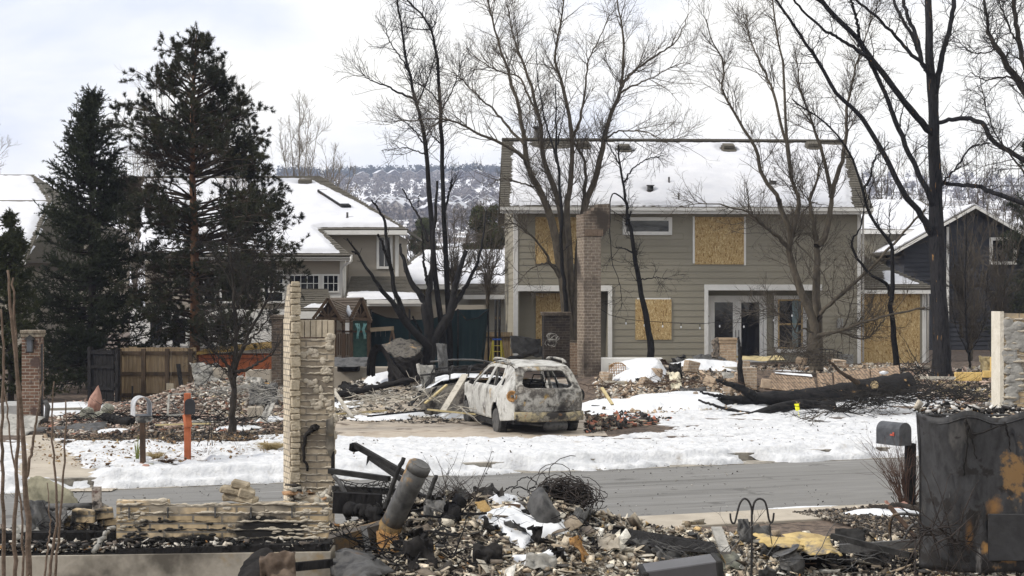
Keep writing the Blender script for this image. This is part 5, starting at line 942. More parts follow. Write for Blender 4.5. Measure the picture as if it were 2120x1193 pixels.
# ================================================================== RUBBLE
_CB = np.array([(x, y, z) for z in (-.5, .5) for y in (-.5, .5) for x in (-.5, .5)]); _CF = np.array([(0, 2, 3, 1), (4, 5, 7, 6), (0, 1, 5, 4), (2, 6, 7, 3), (0, 4, 6, 2), (1, 3, 7, 5)])
def chips(name, label, samp, n, smin, smax, pal, seed, flat=.35, tilt=.7, zf=hz, lift=.25, mt=None, kind='stuff', cat='rubble', long=1.0, lum=.35):
    rng = np.random.RandomState(seed); x, y = samp(rng, n); n = len(x); s = smin*(smax/smin)**(rng.rand(n)**1.8); asp = np.stack([s*(.7+long*rng.rand(n)), s*(.5+.5*rng.rand(n)), s*flat*(.4+.9*rng.rand(n))], 1)
    V = _CB[None]*(1+.45*(rng.rand(n, 8, 3)-.5))*asp[:, None]
    # knock corners in for a broken outline
    V = V*(1-.45*(rng.rand(n, 8, 1) < .25))
    yaw = rng.rand(n)*6.283; ax = rng.normal(size=(n, 2)); ax /= np.linalg.norm(ax, axis=1, keepdims=True); th = rng.normal(size=n)*tilt; c, s_ = np.cos(yaw), np.sin(yaw)
    X = V[..., 0]*c[:, None]-V[..., 1]*s_[:, None]; Y = V[..., 0]*s_[:, None]+V[..., 1]*c[:, None]; V = np.stack([X, Y, V[..., 2]], -1)
    k = np.stack([ax[:, 0], ax[:, 1], np.zeros(n)], 1)[:, None]; ct, sn = np.cos(th)[:, None, None], np.sin(th)[:, None, None]; V = V*ct+np.cross(np.broadcast_to(k, V.shape), V)*sn+k*(k*V).sum(-1, keepdims=True)*(1-ct)
    z = zf(x, y)+s*lift*(rng.rand(n)*1.4-.1); V = V+np.stack([x, y, z], 1)[:, None]
    p = np.array([q[:3] for q in pal]); w = np.array([q[3] for q in pal], float); ci = rng.choice(len(p), n, p=w/w.sum()); C = p[ci]*(1+lum*(rng.rand(n, 1)-.5)*2); C = np.repeat(C, 8, 0)
    Q = (_CF[None]+(np.arange(n)*8)[:, None, None]).reshape(-1, 4); o = mesh_np(name, V.reshape(-1, 3), Q, mt or RUBBLE, None, False, np.clip(C, 0, 1))
    return tag(o, label, cat, kind=kind)
def areapx(poly, dens=None, z=0):
    """sampler over the ground region outlined by photo pixels"""
    pts = []
    for (a, b) in poly:
        p = G(a, b, z)
        for _ in range(4): p = G(a, b, float(hz(p.x, p.y)))
        pts.append((p.x, p.y))
    xs_ = [p[0] for p in pts]; ys_ = [p[1] for p in pts]
    def f(rng, n, pw=None):
        m = n*4; x = rng.uniform(min(xs_), max(xs_), m); y = rng.uniform(min(ys_), max(ys_), m); k = inpoly(x, y, pts); k &= rng.rand(m) < .35+1.0*fbm(x*1.3, y*1.3, 7); x, y = x[k][:n], y[k][:n]; return x, y
    f.pts = pts; return f
PINK = [(.36, .27, .22, 5), (.48, .42, .36, 3), (.24, .17, .13, 4), (.06, .05, .045, 4), (.60, .57, .51, 2), (.30, .13, .08, 1.2)]
ASH = [(.52, .48, .41, 6), (.62, .60, .55, 3), (.36, .31, .25, 3), (.10, .09, .08, 3), (.20, .16, .12, 2), (.45, .36, .22, 1)]
DARK = [(.03, .028, .026, 7), (.08, .065, .05, 4), (.22, .17, .12, 2), (.40, .35, .28, 1)]
TAN = [(.42, .33, .24, 4), (.55, .50, .42, 3), (.28, .20, .14, 3), (.08, .07, .06, 3), (.64, .62, .58, 1)]
A1 = areapx([(95, 850), (230, 818), (420, 830), (590, 850), (590, 893), (470, 900), (330, 895), (180, 905), (95, 900)])
chips('rubble', 'pinkish stone and brick shards strewn across the left lot', A1, 26000, .02, .13, PINK, 1, flat=.28, tilt=.35, long=1.6)
A1b = areapx([(90, 880), (470, 885), (585, 880), (585, 908), (440, 915), (250, 928), (90, 915)])
chips('rubble', 'dark mulch and twigs at the edge of the left snow', A1b, 16000, .015, .075, DARK+[(.13, .09, .06, 6)], 2, long=3, flat=.3)
A2 = areapx([(400, 800), (440, 775), (520, 775), (600, 780), (600, 865), (480, 880), (400, 850)])
chips('rubble', 'pale ash heap before the orange shed', A2, 22000, .02, .12, ASH, 3, long=1.5)
A3 = areapx([(690, 790), (880, 790), (985, 805), (985, 868), (880, 868), (690, 866)])
chips('rubble', 'ashen shards between the ruined column and the burnt car', A3, 26000, .02, .13, ASH+DARK[:2], 4, flat=.3, tilt=.45, long=1.6)
A3b = areapx([(690, 860), (1000, 860), (1000, 876), (900, 880), (690, 874)])
chips('rubble', 'black cinders along the edge of the far driveway', A3b, 2600, .02, .10, DARK, 5)
A4 = areapx([(1235, 790), (1300, 770), (1500, 765), (1600, 790), (1600, 830), (1480, 855), (1330, 862), (1235, 850)])
chips('rubble', 'broken brick and stone in the snowy heap right of the tall chimney', A4, 20000, .02, .15, TAN, 6, long=1.5)
A5 = areapx([(1560, 765), (1900, 760), (1900, 800), (1700, 815), (1560, 810)])
chips('rubble', 'broken masonry behind the fallen trunk', A5, 12000, .02, .15, TAN, 7, long=1.5)
A6 = areapx([(1885, 775), (2150, 770), (2150, 868), (2000, 868), (1920, 845), (1885, 815)])
chips('rubble', 'dark chips and bark on the ground at the right', A6, 9000, .03, .20, DARK+PINK[:3], 8, long=2)
SAW = [(.62, .50, .30, 6), (.52, .40, .22, 3), (.3, .2, .1, 1)]
chips('sawdust', 'pale yellow sawdust and wood chips beside the big black trunk', areapx([(1925, 800), (1990, 800), (2060, 822), (2075, 838), (2000, 838), (1940, 825)]), 5200, .02, .14, SAW, 9, long=2)
A7 = areapx([(1215, 850), (1330, 862), (1400, 872), (1290, 888), (1215, 900)])
chips('rubble', 'black cinders and red tile scraps beside the burnt car', A7, 2600, .02, .16, DARK+[(.40, .16, .10, 3)], 10, long=1.6)
A8 = areapx([(60, 925), (560, 905), (690, 915), (560, 950), (200, 980), (60, 960)])
chips('leaf litter', 'dead leaves scattered on the left verge snow', A8, 1100, .02, .07, [(.30, .20, .10, 3), (.18, .11, .06, 3), (.42, .32, .18, 1)], 11, flat=.1, cat='leaves', lift=1.0, zf=lambda x, y: hz(x, y)+.04)
A9 = areapx([(700, 915), (1240, 905), (1900, 850), (1960, 870), (1700, 930), (900, 965), (700, 960)])
chips('cinders', 'small black cinders peppering the verge snow', A9, 520, .010, .040, DARK, 12, lift=1.0, zf=lambda x, y: hz(x, y)+.05)
# snow lying on the rubble
for i, (a, b, rx, ry, h) in enumerate([(1318, 826, .55, .9, .22), (1400, 786, .9, .9, .16), (1450, 800, 1.0, 1.2, .16), (1300, 848, .8, .7, .12), (1500, 778, .6, .5, .12), (1620, 806, .9, .5, .10), (1250, 855, .5, .5, .08), (1375, 812, .6, .7, .14), (1420, 770, .6, .5, .12), (1340, 775, .6, .45, .12), (800, 830, .45, .8, .10), (845, 810, .35, .5, .08), (960, 860, .7, .6, .08), (780, 868, .6, .4, .06), (905, 835, .3, .5, .07), (120, 850, .9, 1.6, .06), (720, 838, .3, .4, .05), (560, 872, .4, .5, .05), (500, 890, .4, .4, .05), (230, 895, .3, .3, .04), (860, 862, .45, .3, .05), (1520, 800, .5, .8, .14), (1385, 800, .7, .6, .16), (1470, 775, .8, .6, .15), (1345, 805, .6, .6, .16), (1435, 835, .6, .4, .12)]):
    p = G(a, b)
    for _ in range(4): p = G(a, b, float(hz(p.x, p.y)))
    o = blobsnow('snow patch', p.x, p.y, rx*1.35, ry*1.5, h*1.2, 100+i, stp=.04, th=.46, zf=lambda x, y: hz(x, y)+(.07 if i < 10 or i > 20 else .02))
    if i % 3 == 0: pass

def onroad(rng, n): a = rng.uniform(-12, 12, n); b = TN+(TF-TN)*rng.beta(.45, .45, n); return xy(a, b)
chips('grit', 'loose grit and small stones on the asphalt, thickest by the kerbs', onroad, 2600, .006, .03, [(.05, .045, .04, 4), (.3, .28, .25, 3), (.5, .48, .45, 1)], 55, zf=lambda x, y: ROADZ+.03+0*x, lift=.2, cat='grit')
# ================================================================== MIDDLE-GROUND THINGS
def frame(px, py_base, Y, rot=0): b = P(px, py_base, Y); return Matrix.Translation(b) @ Matrix.Rotation(R(rot), 4, 'Z')
def B3r(rot): return R(rot)
# tall brick chimney with corbelled, broken head
Yc = 44.0; s_ = FPX/Yc; rt = 17; bm_ = brickmat('chimney brick', (.15, .118, .092), (.21, .17, .132), (.30, .26, .21), bw=.24, rh=.092, ms=.010, rot=R(rt), soot=[((.045, .036, .03), .85, .50, .66)])
t = thing('chimney', base(1222, Yc), 'tall free-standing brick chimney with a corbelled broken head, behind the burnt car', 'chimney')
Mx = Matrix.Translation((xx(1209, Yc), Yc, 0)) @ Matrix.Rotation(R(rt), 4, 'Z'); W = .545; Dp = .62
mb = MB(Mx); z0 = .2; zsh = zz(490, Yc); mb.prism([(0, 0, z0), (W, 0, z0), (W, 0, zsh), (0, 0, zsh)], (0, Dp, 0)); mb.build('shaft', bm_, t)
zt1 = zz(443, Yc); z2 = zz(421, Yc); zf1 = zz(471, Yc); mb = MB(Mx)
mb.prism([(-.02, -.025, zsh+.002), (W+.02, -.025, zsh+.002), (W+.28, -.025, zf1), (W+.28, -.025, z2), (W-.10, -.025, z2-.02), (W-.10, -.025, z2-.12), (W-.22, -.025, z2-.12), (W-.22, -.025, z2-.22), (W-.34, -.025, z2-.22), (W-.34, -.025, zt1), (-.02, -.025, zt1)], (0, Dp+.05, 0)); mb.build('corbel', brickmat('corbel brick', (.115, .088, .068), (.17, .13, .10), (.27, .24, .19), bw=.24, rh=.092, rot=R(rt), soot=[((.05, .04, .032), 1.2, .48, .62)]), t)
mb = MB(Mx)
for i in range(9): mb.box(.02+i*.066, .075+i*.066, -.045, -.024, zsh+.02, zsh+.22)
mb.build('soldier_course', mat('soldier brick', [(.13, .095, .07), (.20, .145, .105)], scale=12, bump=.3), t)
# sooty pillar with a cap left of it
def pillar(name, label, px0, px1, ptop, Y, rot, depth, bm, capm, capo=.05, caph=.12, zb=0, cat='pillar'):
    t = thing(name, base((px0+px1)/2, Y), label, cat); Mx = Matrix.Translation((xx(px0, Y), Y, 0)) @ Matrix.Rotation(R(rot), 4, 'Z'); w = (px1-px0)*Y/FPX/math.cos(R(rot)); zt = zz(ptop, Y); g = float(hz(xx(px0, Y), Y))-.2
    mb = MB(Mx); mb.box(0, w, 0, depth, g, zt-caph); mb.build('shaft', bm, t)
    mb = MB(Mx); mb.box(-capo*.6, w+capo*.6, -capo*.6, depth+capo*.6, zt-caph+.002, zt-caph*.5); mb.box(-capo, w+capo, -capo, depth+capo, zt-caph*.5+.002, zt); mb.build('cap', capm, t, bevel=.01); return t, Mx, w, zt
DBK = brickmat('sooty brick', (.028, .022, .018), (.055, .042, .032), (.07, .06, .05), bw=.22, rh=.08, rot=R(6), soot=[((.012, .011, .011), .9, .42, .54)])
capm = mat('burnt cap stone', [(.05, .04, .032), (.17, .14, .11)], scale=9, bump=.6)
t, Mx, w, zt = pillar('pillar', 'squat soot-black brick pillar with a cap and tangled wire on its face', 1126, 1180, 646, 45.2, 6, .5, DBK, capm)
rr = random.Random(4); mb = MB()
for k in range(9): c = P(1146+rr.uniform(-10, 8), 702+rr.uniform(-8, 10), 45.0); r = rr.uniform(.08, .2); a0 = rr.uniform(0, 6); mb.tube([c+Vector((r*math.cos(a0+a), -.03*rr.random(), r*.7*math.sin(a0+a))) for a in np.linspace(0, rr.uniform(3, 6), 9)], .010, 4)
mb.build('wire', ASHM, t)
pillar('pillar', 'pinkish brick block behind the sooty pillar and the tall chimney', 1180, 1200, 706, 46.2, 0, .4, brickmat('pink brick', (.25, .17, .12), (.32, .23, .16), (.38, .33, .27), bw=.22, rh=.085), capm, caph=.05, capo=.01)
pillar('pillar', 'dark slim brick pillar with a flat cap behind the broken pale column', 562, 582, 652, 38, 0, .5, brickmat('brown soot brick', (.06, .045, .034), (.10, .072, .052), (.13, .11, .09), soot=[((.02, .018, .016), 1, .5, .65)]), capm, capo=.06)
t, Mx, w, zt = pillar('pillar', 'short tan brick pillar beside the glass doors, its left side blackened rubble', 1490, 1525, 700, 43.5, 4, .45, brickmat('tan brick', (.30, .21, .135), (.37, .27, .18), (.42, .36, .28), bw=.22, rh=.075), mat('tan cap', [(.24, .17, .11), (.35, .26, .17)], scale=8), caph=.16, capo=.03)
g = MB(); rr = random.Random(9)
for k in range(16): c = P(1483+rr.uniform(-3, 3), 704+k*3.6, 43.6); g.obox(c, (rr.uniform(.13, .2), .2, .09), Quaternion((rr.random(), 0, rr.random()*.4, rr.random()*.2)).normalized())
g.build('broken_side', mat('charred masonry', [(.03, .027, .025), (.22, .18, .14)], scale=11, bump=.6), t)
# left gate pillar with lantern
Yl = 33.2; GB = brickmat('gate pillar brick', (.14, .075, .05), (.22, .14, .10), (.32, .285, .235), bw=.21, rh=.0755, ms=.01, bump=.9, soot=[((.09, .06, .05), 3, .55, .6), ((.38, .31, .25), 2.2, .62, .66, 9)])
t, Mx, w, zt = pillar('pillar', 'brown brick gate pillar with a wall lantern at the left', 45, 80, 684, Yl, 3, .42, GB, mat('old cap brick', [(.11, .085, .06), (.30, .26, .2)], scale=14, bump=.6), capo=.035, caph=.16)
o = lantern(t, Mx, .22, 0, zz(712, Yl), 1.25)
Yd = 33.4; t = thing('downspout', base(90, Yd), 'bent grey pipe beside the gate pillar', 'pipe'); mb = MB(); mb.bar(P(86, 712, Yd), P(86, 880, Yd), .06, .05); mb.build('straight_pipe', GREYM, t); mb = MB(); mb.tube([P(88, 832, Yd-.1), P(94, 832, Yd-.1), P(99, 842, Yd-.1), P(97, 860, Yd-.1), P(94, 878, Yd-.1)], [.05, .06, .06, .055, .05], 10); mb.build('curved_pipe', GREYM, t)
# grey sheet debris and block at the pillar foot
def crumple(name, label, c, w, l, rot, amp, seed, mt, cat='metal sheet', tilt=(0, 0), n=16, th=.006, curl=0, ridges=0, parent=None, pts=None):
    rng = np.random.RandomState(seed); u, v = np.meshgrid(np.linspace(-.5, .5, n), np.linspace(-.5, .5, n)); z = amp*(fbm(u*3+seed, v*3, seed, 3)-.5)*2+amp*.5*(1-np.abs(((u*2.3+v*1.7+seed*.37) % 1)*2-1))+curl*(u*2)**2+.012*ridges*np.sin(u*60)
    ju = .05*(fbm(v*6, u*6, seed+4)-.5); X = u*w+ju*w; Yv = v*l+ju*l; L = np.stack([X, Yv, z], -1).reshape(-1, 3); q = Matrix.Rotation(R(rot), 3, 'Z') @ Matrix.Rotation(R(tilt[0]), 3, 'X') @ Matrix.Rotation(R(tilt[1]), 3, 'Y'); A = L @ np.array(q).T+np.array(c)
    nrm = np.array(q @ Vector((0, 0, 1))); B = A-nrm*th; idx = np.arange(n*n).reshape(n, n); Q = np.stack([idx[:-1, :-1], idx[:-1, 1:], idx[1:, 1:], idx[1:, :-1]], -1).reshape(-1, 4)
    ring = np.concatenate([idx[0], idx[1:, -1], idx[-1, -2::-1], idx[-2:0:-1, 0]]); r2 = np.roll(ring, -1); S = np.stack([ring, ring+n*n, r2+n*n, r2], -1)
    o = mesh_np(name, np.vstack([A, B]), np.vstack([Q, Q[:, ::-1]+n*n, S]), mt, parent, False); return tag(o, label, cat) if parent is None else o
crumple('metal_sheet', 'flattened grey corrugated sheet lying before the gate pillar', P(105, 893, 31.5), 2.3, .9, 12, .05, 3, GREYM, tilt=(8, -4), ridges=1)
crumple('metal_sheet', 'pale grey sheet at the left edge below the gate pillar', P(10, 880, 31), 1.4, .9, -10, .06, 5, ASHM, tilt=(25, 5))
Yx = 33.8; mb = MB(); mb.box(xx(-20, Yx), xx(38, Yx), Yx, Yx+1.2, 0, zz(838, Yx)); tag(mb.build('concrete_block', mat('grey block', [(.28, .28, .27), (.38, .38, .37)], scale=3), bevel=.03), 'big pale grey block cut by the left edge', 'block')
# timber fence, sound part and charred part
Yf = 41; WOOD = mat('weathered fence wood', [(.11, .075, .043), (.24, .18, .11), (.15, .11, .065), (.20, .14, .085)], scale=5, rough=.9, bump=.5, stretch=(3, 3, .15)); WOODD = mat('dark fence rail', [(.028, .019, .012), (.07, .048, .03)], scale=6, rough=.9, stretch=(1, 1, .3))
t = thing('fence', base(325, Yf), 'three brown timber fence bays, weathered and smoke-browned, in front of the pine', 'fence'); rr = random.Random(2)
for i in range(3):
    mb = MB(); x0 = xx(249, Yf)+i*.72; a = x0
    for k in range(6): mb.box(a+.002, a+.114, Yf, Yf+.02, .0, zz(719+rr.uniform(-1, 1.5), Yf)); a += .119
    mb.build('board_panel', WOOD, t)
    for zq in (zz(731, Yf), zz(774, Yf), zz(818, Yf)): mb = MB(); mb.box(x0+.02, x0+.70, Yf-.05, Yf-.003, zq-.05, zq+.05); mb.build('rail', WOODD, t)
for px in (249, 299, 348, 396): mb = MB(); mb.box(xx(px, Yf)-.055, xx(px, Yf)+.055, Yf-.15, Yf-.052, -.1, zz(722, Yf)); mb.build('post', WOODD, t)
t = thing('fence', base(215, 40.5), 'charred black fence bay hanging beside the brown fence', 'fence'); mb = MB(Matrix.Translation((xx(190, 40.5), 40.5, 0)) @ Matrix.Rotation(R(-18), 4, 'Z'))
for k in range(6): mb.box(k*.12, k*.12+.11, 0, .02, 0, zz(722+rr.uniform(0, 6), 40.5))
mb.build('board_panel', CHAR, t); M9 = mb.m
for zq in (.35, .95, 1.35): mb = MB(M9); mb.box(0, .74, -.045, -.002, zq, zq+.09); mb.build('rail', CHAR, t)
mb = MB(M9); mb.box(-.10, .0, -.06, .06, 0, 1.55); mb.build('post', CHAR, t); mb = MB(mb.m); mb.box(.78, .88, -.06, .06, 0, 1.5); mb.build('post', CHAR, t)
mb = MB(); mb.bar(P(369, 754, 40.6), P(376, 806, 40.2), .12, .03); tag(mb.build('charred_board', CHAR), 'charred board leaning on the brown fence', 'board')
mb = MB(); mb.bar(P(274, 800, 40.6), P(274, 830, 40.4), .05, .03); tag(mb.build('charred_board', CHAR), 'short charred stake at the foot of the brown fence', 'board')
Yv = 40.2; mb = MB(); a, b, c, d = xx(345, Yv), xx(359, Yv), zz(811, Yv), zz(794, Yv)
for i in range(8): mb.box(a+i*(b-a)/7-.004, a+i*(b-a)/7+.004, Yv-.01, Yv, c, d); mb.box(a, b, Yv-.014, Yv-.0105, c+i*(d-c)/7-.004, c+i*(d-c)/7+.004)
tag(mb.build('grille', mat('ivory metal', [(.45, .40, .30), (.52, .47, .37)], scale=3, bump=0)), 'small ivory vent grille standing at the fence foot', 'grille')
# orange shed
Ys = 44; ORG_ = mat('orange siding', [(.27, .075, .03), (.40, .125, .05), (.22, .06, .025)], scale=4, rough=.8, bump=.3, soot=[((.06, .03, .025), 1.6, .60, .70)])
t = thing('shed', base(490, Ys), 'low orange shed, smoke-stained, with a yellow roof edge, behind the ash heap', 'shed'); mb = MB(Matrix.Translation((xx(412, Ys), Ys, 0)) @ Matrix.Rotation(R(-5), 4, 'Z')); zt = zz(728, Ys)-.1
mb.box(0, 2.15, 0, 1.5, 0, zt); mb.build('wall', ORG_, t); mb = MB(mb.m)
for k in range(18): mb.box(k*.12, k*.12+.008, -.012, -.001, 0, zt)
mb.build('batten', ORG_, t); mb = MB(mb.m); mb.box(0, 2.15, -.02, -.001, zt-.13, zt-.09); mb.build('rail', mat('dark orange', [(.16, .05, .03), (.22, .07, .04)]), t)
mb = MB(mb.m); mb.add([(-.1, -.15, zt+.0), (2.3, -.15, zt+.22), (2.3, 1.6, zt+.35), (-.1, 1.6, zt+.14), (-.1, -.15, zt+.06), (2.3, -.15, zt+.28), (2.3, 1.6, zt+.41), (-.1, 1.6, zt+.2)], [(0, 3, 2, 1), (4, 5, 6, 7), (0, 1, 5, 4), (1, 2, 6, 5), (2, 3, 7, 6), (3, 0, 4, 7)]); mb.build('roof', mat('yellow brown roof', [(.20, .12, .03), (.38, .25, .07), (.12, .08, .04)], scale=5, bump=.4), t)
# concrete stubs in the ash
for i, (a, b, c, d, Y, lb, mt_) in enumerate([(440, 478, 762, 812, 38.2, 'draped pale slab standing in the ash heap', CONC), (508, 560, 766, 790, 39.5, 'low pale wall stub by the dark slim pillar', CONC), (690, 812, 760, 774, 42, 'long low beige kerb wall beneath the playhouse', CONC), (1245, 1372, 741, 752, 45.6, 'white snow-topped slab at the foot of the grey house', WHITE), (1250, 1300, 790, 830, 40, 'brown low wall remnant right of the tall chimney', CONC2), (1374, 1492, 812, 832, 38.8, 'long stained concrete ledge in the snowy rubble', CONC2), (1380, 1455, 840, 858, 37.2, 'lower concrete ledge just behind the fallen limb', CONC2), (1500, 1560, 760, 775, 42, 'dark concrete kerb behind the brick stub', CONC2), (585, 612, 838, 858, 37, 'wooden block by the dark slim pillar', WOODD), (512, 540, 843, 856, 34, 'small pale block lying on the left lot', CONC), (395, 418, 872, 888, 32.5, 'dirty white basin fragment behind the mailboxes', ASHM)]):
    mb = MB(Matrix.Translation((0, 0, 0))); mb.box(xx(a, Y), xx(b, Y), Y, Y+.35, float(hz(xx(a, Y), Y))-.3, zz(c, Y)); o = mb.build('wall_stub' if i not in (8, 9, 10) else 'block', mt_, bevel=.02); tag(o, lb, 'masonry')
crumple('plaster_sheet', 'grooved ashen sheet draped down the ash heap like cloth', P(432, 790, 38), .9, 1.1, 30, .16, 8, ASHM, tilt=(55, 10), cat='debris')
# boulders, log
def rock(name, label, c, s, seed, mt, pointed=0, cat='rock', sub=4, rgh=.25, rz=0):
    bm = bmesh.new(); bmesh.ops.create_icosphere(bm, subdivisions=sub, radius=1)
    for v in bm.verts:
        p = v.co; k = 1+rgh*2*(float(fbm(p.x*1.4+seed, p.y*1.4+p.z*1.1, seed, 4))-.5)
        k2 = k+.06*(float(fbm(p.x*6, p.z*6+p.y*5, seed, 2))-.5); x, y, z = p.x*s[0]*k2, p.y*s[1]*k2, p.z*s[2]*k2
        if pointed: f = max(0, p.z)**1.3; x *= 1-f*.85*pointed; y *= 1-f*.85*pointed
        v.co = (x*math.cos(rz)-z*math.sin(rz)*1, y, z*math.cos(rz)+x*math.sin(rz))
    for v in bm.verts: v.co += Vector(c)
    me = bpy.data.meshes.new(name); bm.to_mesh(me); bm.free(); return tag(link(name, me, mt), label, cat)
ROCKR = mat('red granite', [(.20, .10, .075), (.34, .20, .155), (.25, .14, .11)], scale=4, bump=.5, rough=.8); ROCKG = mat('grey green stone', [(.12, .12, .10), (.24, .24, .20), (.17, .18, .12)], scale=5, bump=.6)
rock('boulder', 'tall pointed reddish boulder at the left lot', P(197, 833, 36), (.17, .14, .40), 3, ROCKR, .9, rz=-.18)
rock('boulder', 'round striped grey boulder left of the pointed one', P(181, 858, 34.8), (.17, .16, .18), 4, ROCKG)
rock('boulder', 'mossy angular stone between the round and pointed boulders', P(205, 862, 34.8), (.22, .16, .12), 5, ROCKG)
rock('boulder', 'squarish grey stone right of the pointed boulder', P(223, 848, 35.5), (.15, .14, .14), 6, ROCKG)
def bough(name, label, px, Y0, Y1, w0, w1, mt, cat, seed=1, parent=None, wig=.008, k=20, sides=12, dents=.12):
    rng = np.random.RandomState(seed); n = len(px); pts = [P(a, b, Y0+(Y1-Y0)*i/(n-1)) for i, (a, b) in enumerate(px)]; C = smooth(pts, k, wig, rng)[None]; r = np.linspace(w0, w1, k)/2*np.linspace(Y0, Y1, k)/FPX*(1+dents*(rng.rand(k)-.5)); V, Q = tubes_np(C, r[None], sides)
    v0 = len(V); V = np.vstack([V, C[0, :1], C[0, -1:]]); T = [(v0, (i+1) % sides, i) for i in range(sides)]+[(v0+1, (k-1)*sides+i, (k-1)*sides+(i+1) % sides) for i in range(sides)]; o = mesh_np(name, V, Q, mt, parent, True, T=T); return o if parent else tag(o, label, cat)
bough('log', 'short charred hollow log lying among the shards on the left lot', [(216, 862), (232, 868), (250, 873), (271, 878)], 33, 32.6, 17, 26, CHAR, 'log', 3)
# wire frame rectangle
t = thing('rack', P(370, 862, 31.5), 'bent grey rectangular metal frame behind the orange mailbox post', 'frame'); mb = MB(); q = [P(347, 860, 31.5), P(350, 817, 31.8), P(394, 814, 31.8), P(395, 857, 31.5)]
for i in range(4): mb.bar(q[i], q[(i+1) % 4], .045, .03)
mb.build('frame', ASHM, t); mb = MB(); mb.bar(P(355, 832, 31.6), P(375, 858, 31.5), .02, .02); mb.bar(P(380, 815, 31.7), P(388, 858, 31.5), .02, .02); mb.build('strut', GREYM, t)
# small debris accents on the left and centre
SCR = []
rr = random.Random(77)
def plank(name, label, a, b, w, h, mt, cat='plank'): mb = MB(); mb.bar(a, b, w, h); return tag(mb.build(name, mt), label, cat)
YEL = mat('yellowed timber', [(.36, .29, .15), (.48, .40, .22)], scale=5, stretch=(1, 1, .3), bump=.3); PALEW = mat('ash grey timber', [(.26, .24, .20), (.42, .39, .33), (.33, .30, .26)], scale=5, bump=.4)
plank('plank', 'thin yellow lath lying behind the two mailboxes', P(322, 880, 30.6), P(436, 877, 30.4), .05, .03, YEL)
plank('plank', 'long white board on the left lot before the boulders', P(100, 848, 35), P(170, 846, 35.4), .08, .06, PALEW)
crumple('metal_sheet', 'pale curled strip leaning by the dark slim pillar', P(548, 866, 33.5), .22, .9, -28, .05, 12, ASHM, tilt=(50, 0))
crumple('metal_sheet', 'grey bent appliance shell in the ash right of the small tree', P(545, 818, 36), .7, .6, 10, .16, 13, GREYM, tilt=(60, 10))
crumple('metal_sheet', 'second grey shell of sheet metal, behind the first', P(522, 800, 38), .5, .5, -20, .15, 14, ASHM, tilt=(50, 20))
bough('gas_bottle', 'small orange-brown cylinder lying in the ash near the slim pillar', [(546, 799), (552, 799), (556, 800)], 37.5, 37.3, 12, 12, mat('ochre enamel', [(.36, .20, .05), (.45, .26, .08)], scale=4), 'cylinder')
# ------------------------------------------------------------------ mailboxes
def mbox(name, label, px, py, Y, w, h, L, rot, mt, post, postm, open_=False, flag=None, pw=.09, brace=None):
    """px,py: bottom centre of the near end of the box"""
    c = P(px, py, Y); t = thing(name, (post[1].x, post[1].y, post[1].z), label, 'mailbox'); Mx = Matrix.Translation(c) @ Matrix.Rotation(R(rot), 4, 'Z'); r = w/2; hs = h-r
    prof = [(-r, 0), (-r, hs)]+[(-r*math.cos(a), hs+r*math.sin(a)) for a in np.linspace(0, math.pi, 13)[1:-1]]+[(r, hs), (r, 0)]
    mb = MB(Mx); n = len(prof); vs = [(x, y, z) for y in (0, L) for x, z in prof]; inn = [(x*.93, y, z*.96+.006) for y in (0, L) for x, z in prof]
    mb.add(vs+inn, [(i, i+1, n+i+1, n+i) for i in range(n-1)]+[(n-1, 0, n, 2*n-1)]+[(2*n+i, 3*n+i, 3*n+i+1, 2*n+i+1) for i in range(n-1)]+[(3*n-1, 4*n-1, 3*n, 2*n)]+[(i, 2*n+i, 2*n+i+1, i+1) for i in range(n-1)]+[(n+i, n+i+1, 3*n+i+1, 3*n+i) for i in range(n-1)])
    b = mb.build('box', mt, t)
    if not open_:
        mb = MB(Mx); mb.prism([(x*1.02, -.012, z*1.01) for x, z in prof], (0, .012-.001, 0)); mb.build('door', mt, t); mb = MB(Mx); mb.prism([(x*.98, L, z*.98) for x, z in prof], (0, .006, 0)); mb.build('back', mt, t)
    else:
        mb = MB(Mx); mb.prism([(x*.98, -.05-z*.0, -.01-z*.30) for x, z in prof], (0, -.004, .004)); mb.build('door', ASHM, t)
    if flag: mb = MB(Mx); sx = flag[0]*(r+.006); mb.obox((sx, L*.28, hs*.72), (.006, .07, .025), Matrix.Identity(3)); mb.obox((sx, L*.22, hs*.78), (.006, .03, .05), Matrix.Identity(3)); mb.build('flag', flag[1], t)
    mb = MB(); mb.bar(post[0], post[1], pw, pw); p = mb.build('post', postm, t, bevel=.008)
    if brace: mb = MB(); mb.bar(brace[0], brace[1], brace[2], .03); mb.build('support', postm, t)
    return t
Ya = G(296, 965).y; GBX = mat('burnt grey mailbox', [(.26, .265, .275), (.42, .43, .44)], scale=7, rough=.6, bump=.2, bscale=20); RWOOD = mat('rusty brown post', [(.035, .024, .017), (.09, .055, .035)], scale=9, bump=.7, stretch=(1, 1, .3), rough=.95)
mbox('mailbox', 'grey mailbox with its door gone open, on a dark weathered post', 297, 862, Ya-.1, .29, .33, .44, 24, GBX, (P(295, 866, Ya), P(296, 968, Ya)), RWOOD, open_=True, pw=.085)
Yo = G(388, 956).y; OWOOD = mat('orange painted post', [(.27, .075, .03), (.38, .115, .05)], scale=7, rough=.8, bump=.2)
t = mbox('mailbox', 'small black mailbox fixed to a tall orange wooden post', 393, 858, Yo-.13, .185, .27, .34, 14, mat('black enamel', [(.018, .018, .02), (.035, .035, .038)], scale=4, rough=.45, bump=.1), (P(388, 814, Yo), P(388.5, 956, Yo)), OWOOD, pw=.105)
mb = MB(); mb.bar(P(386, 858, Yo-.05), P(390, 885, Yo-.1), .11, .09); mb.build('bracket', OWOOD, t)
Yr_ = G(1883, 1052).y; DGM = mat('dark grey mailbox', [(.035, .037, .042), (.075, .078, .085)], scale=9, rough=.5, bump=.2, bscale=25)
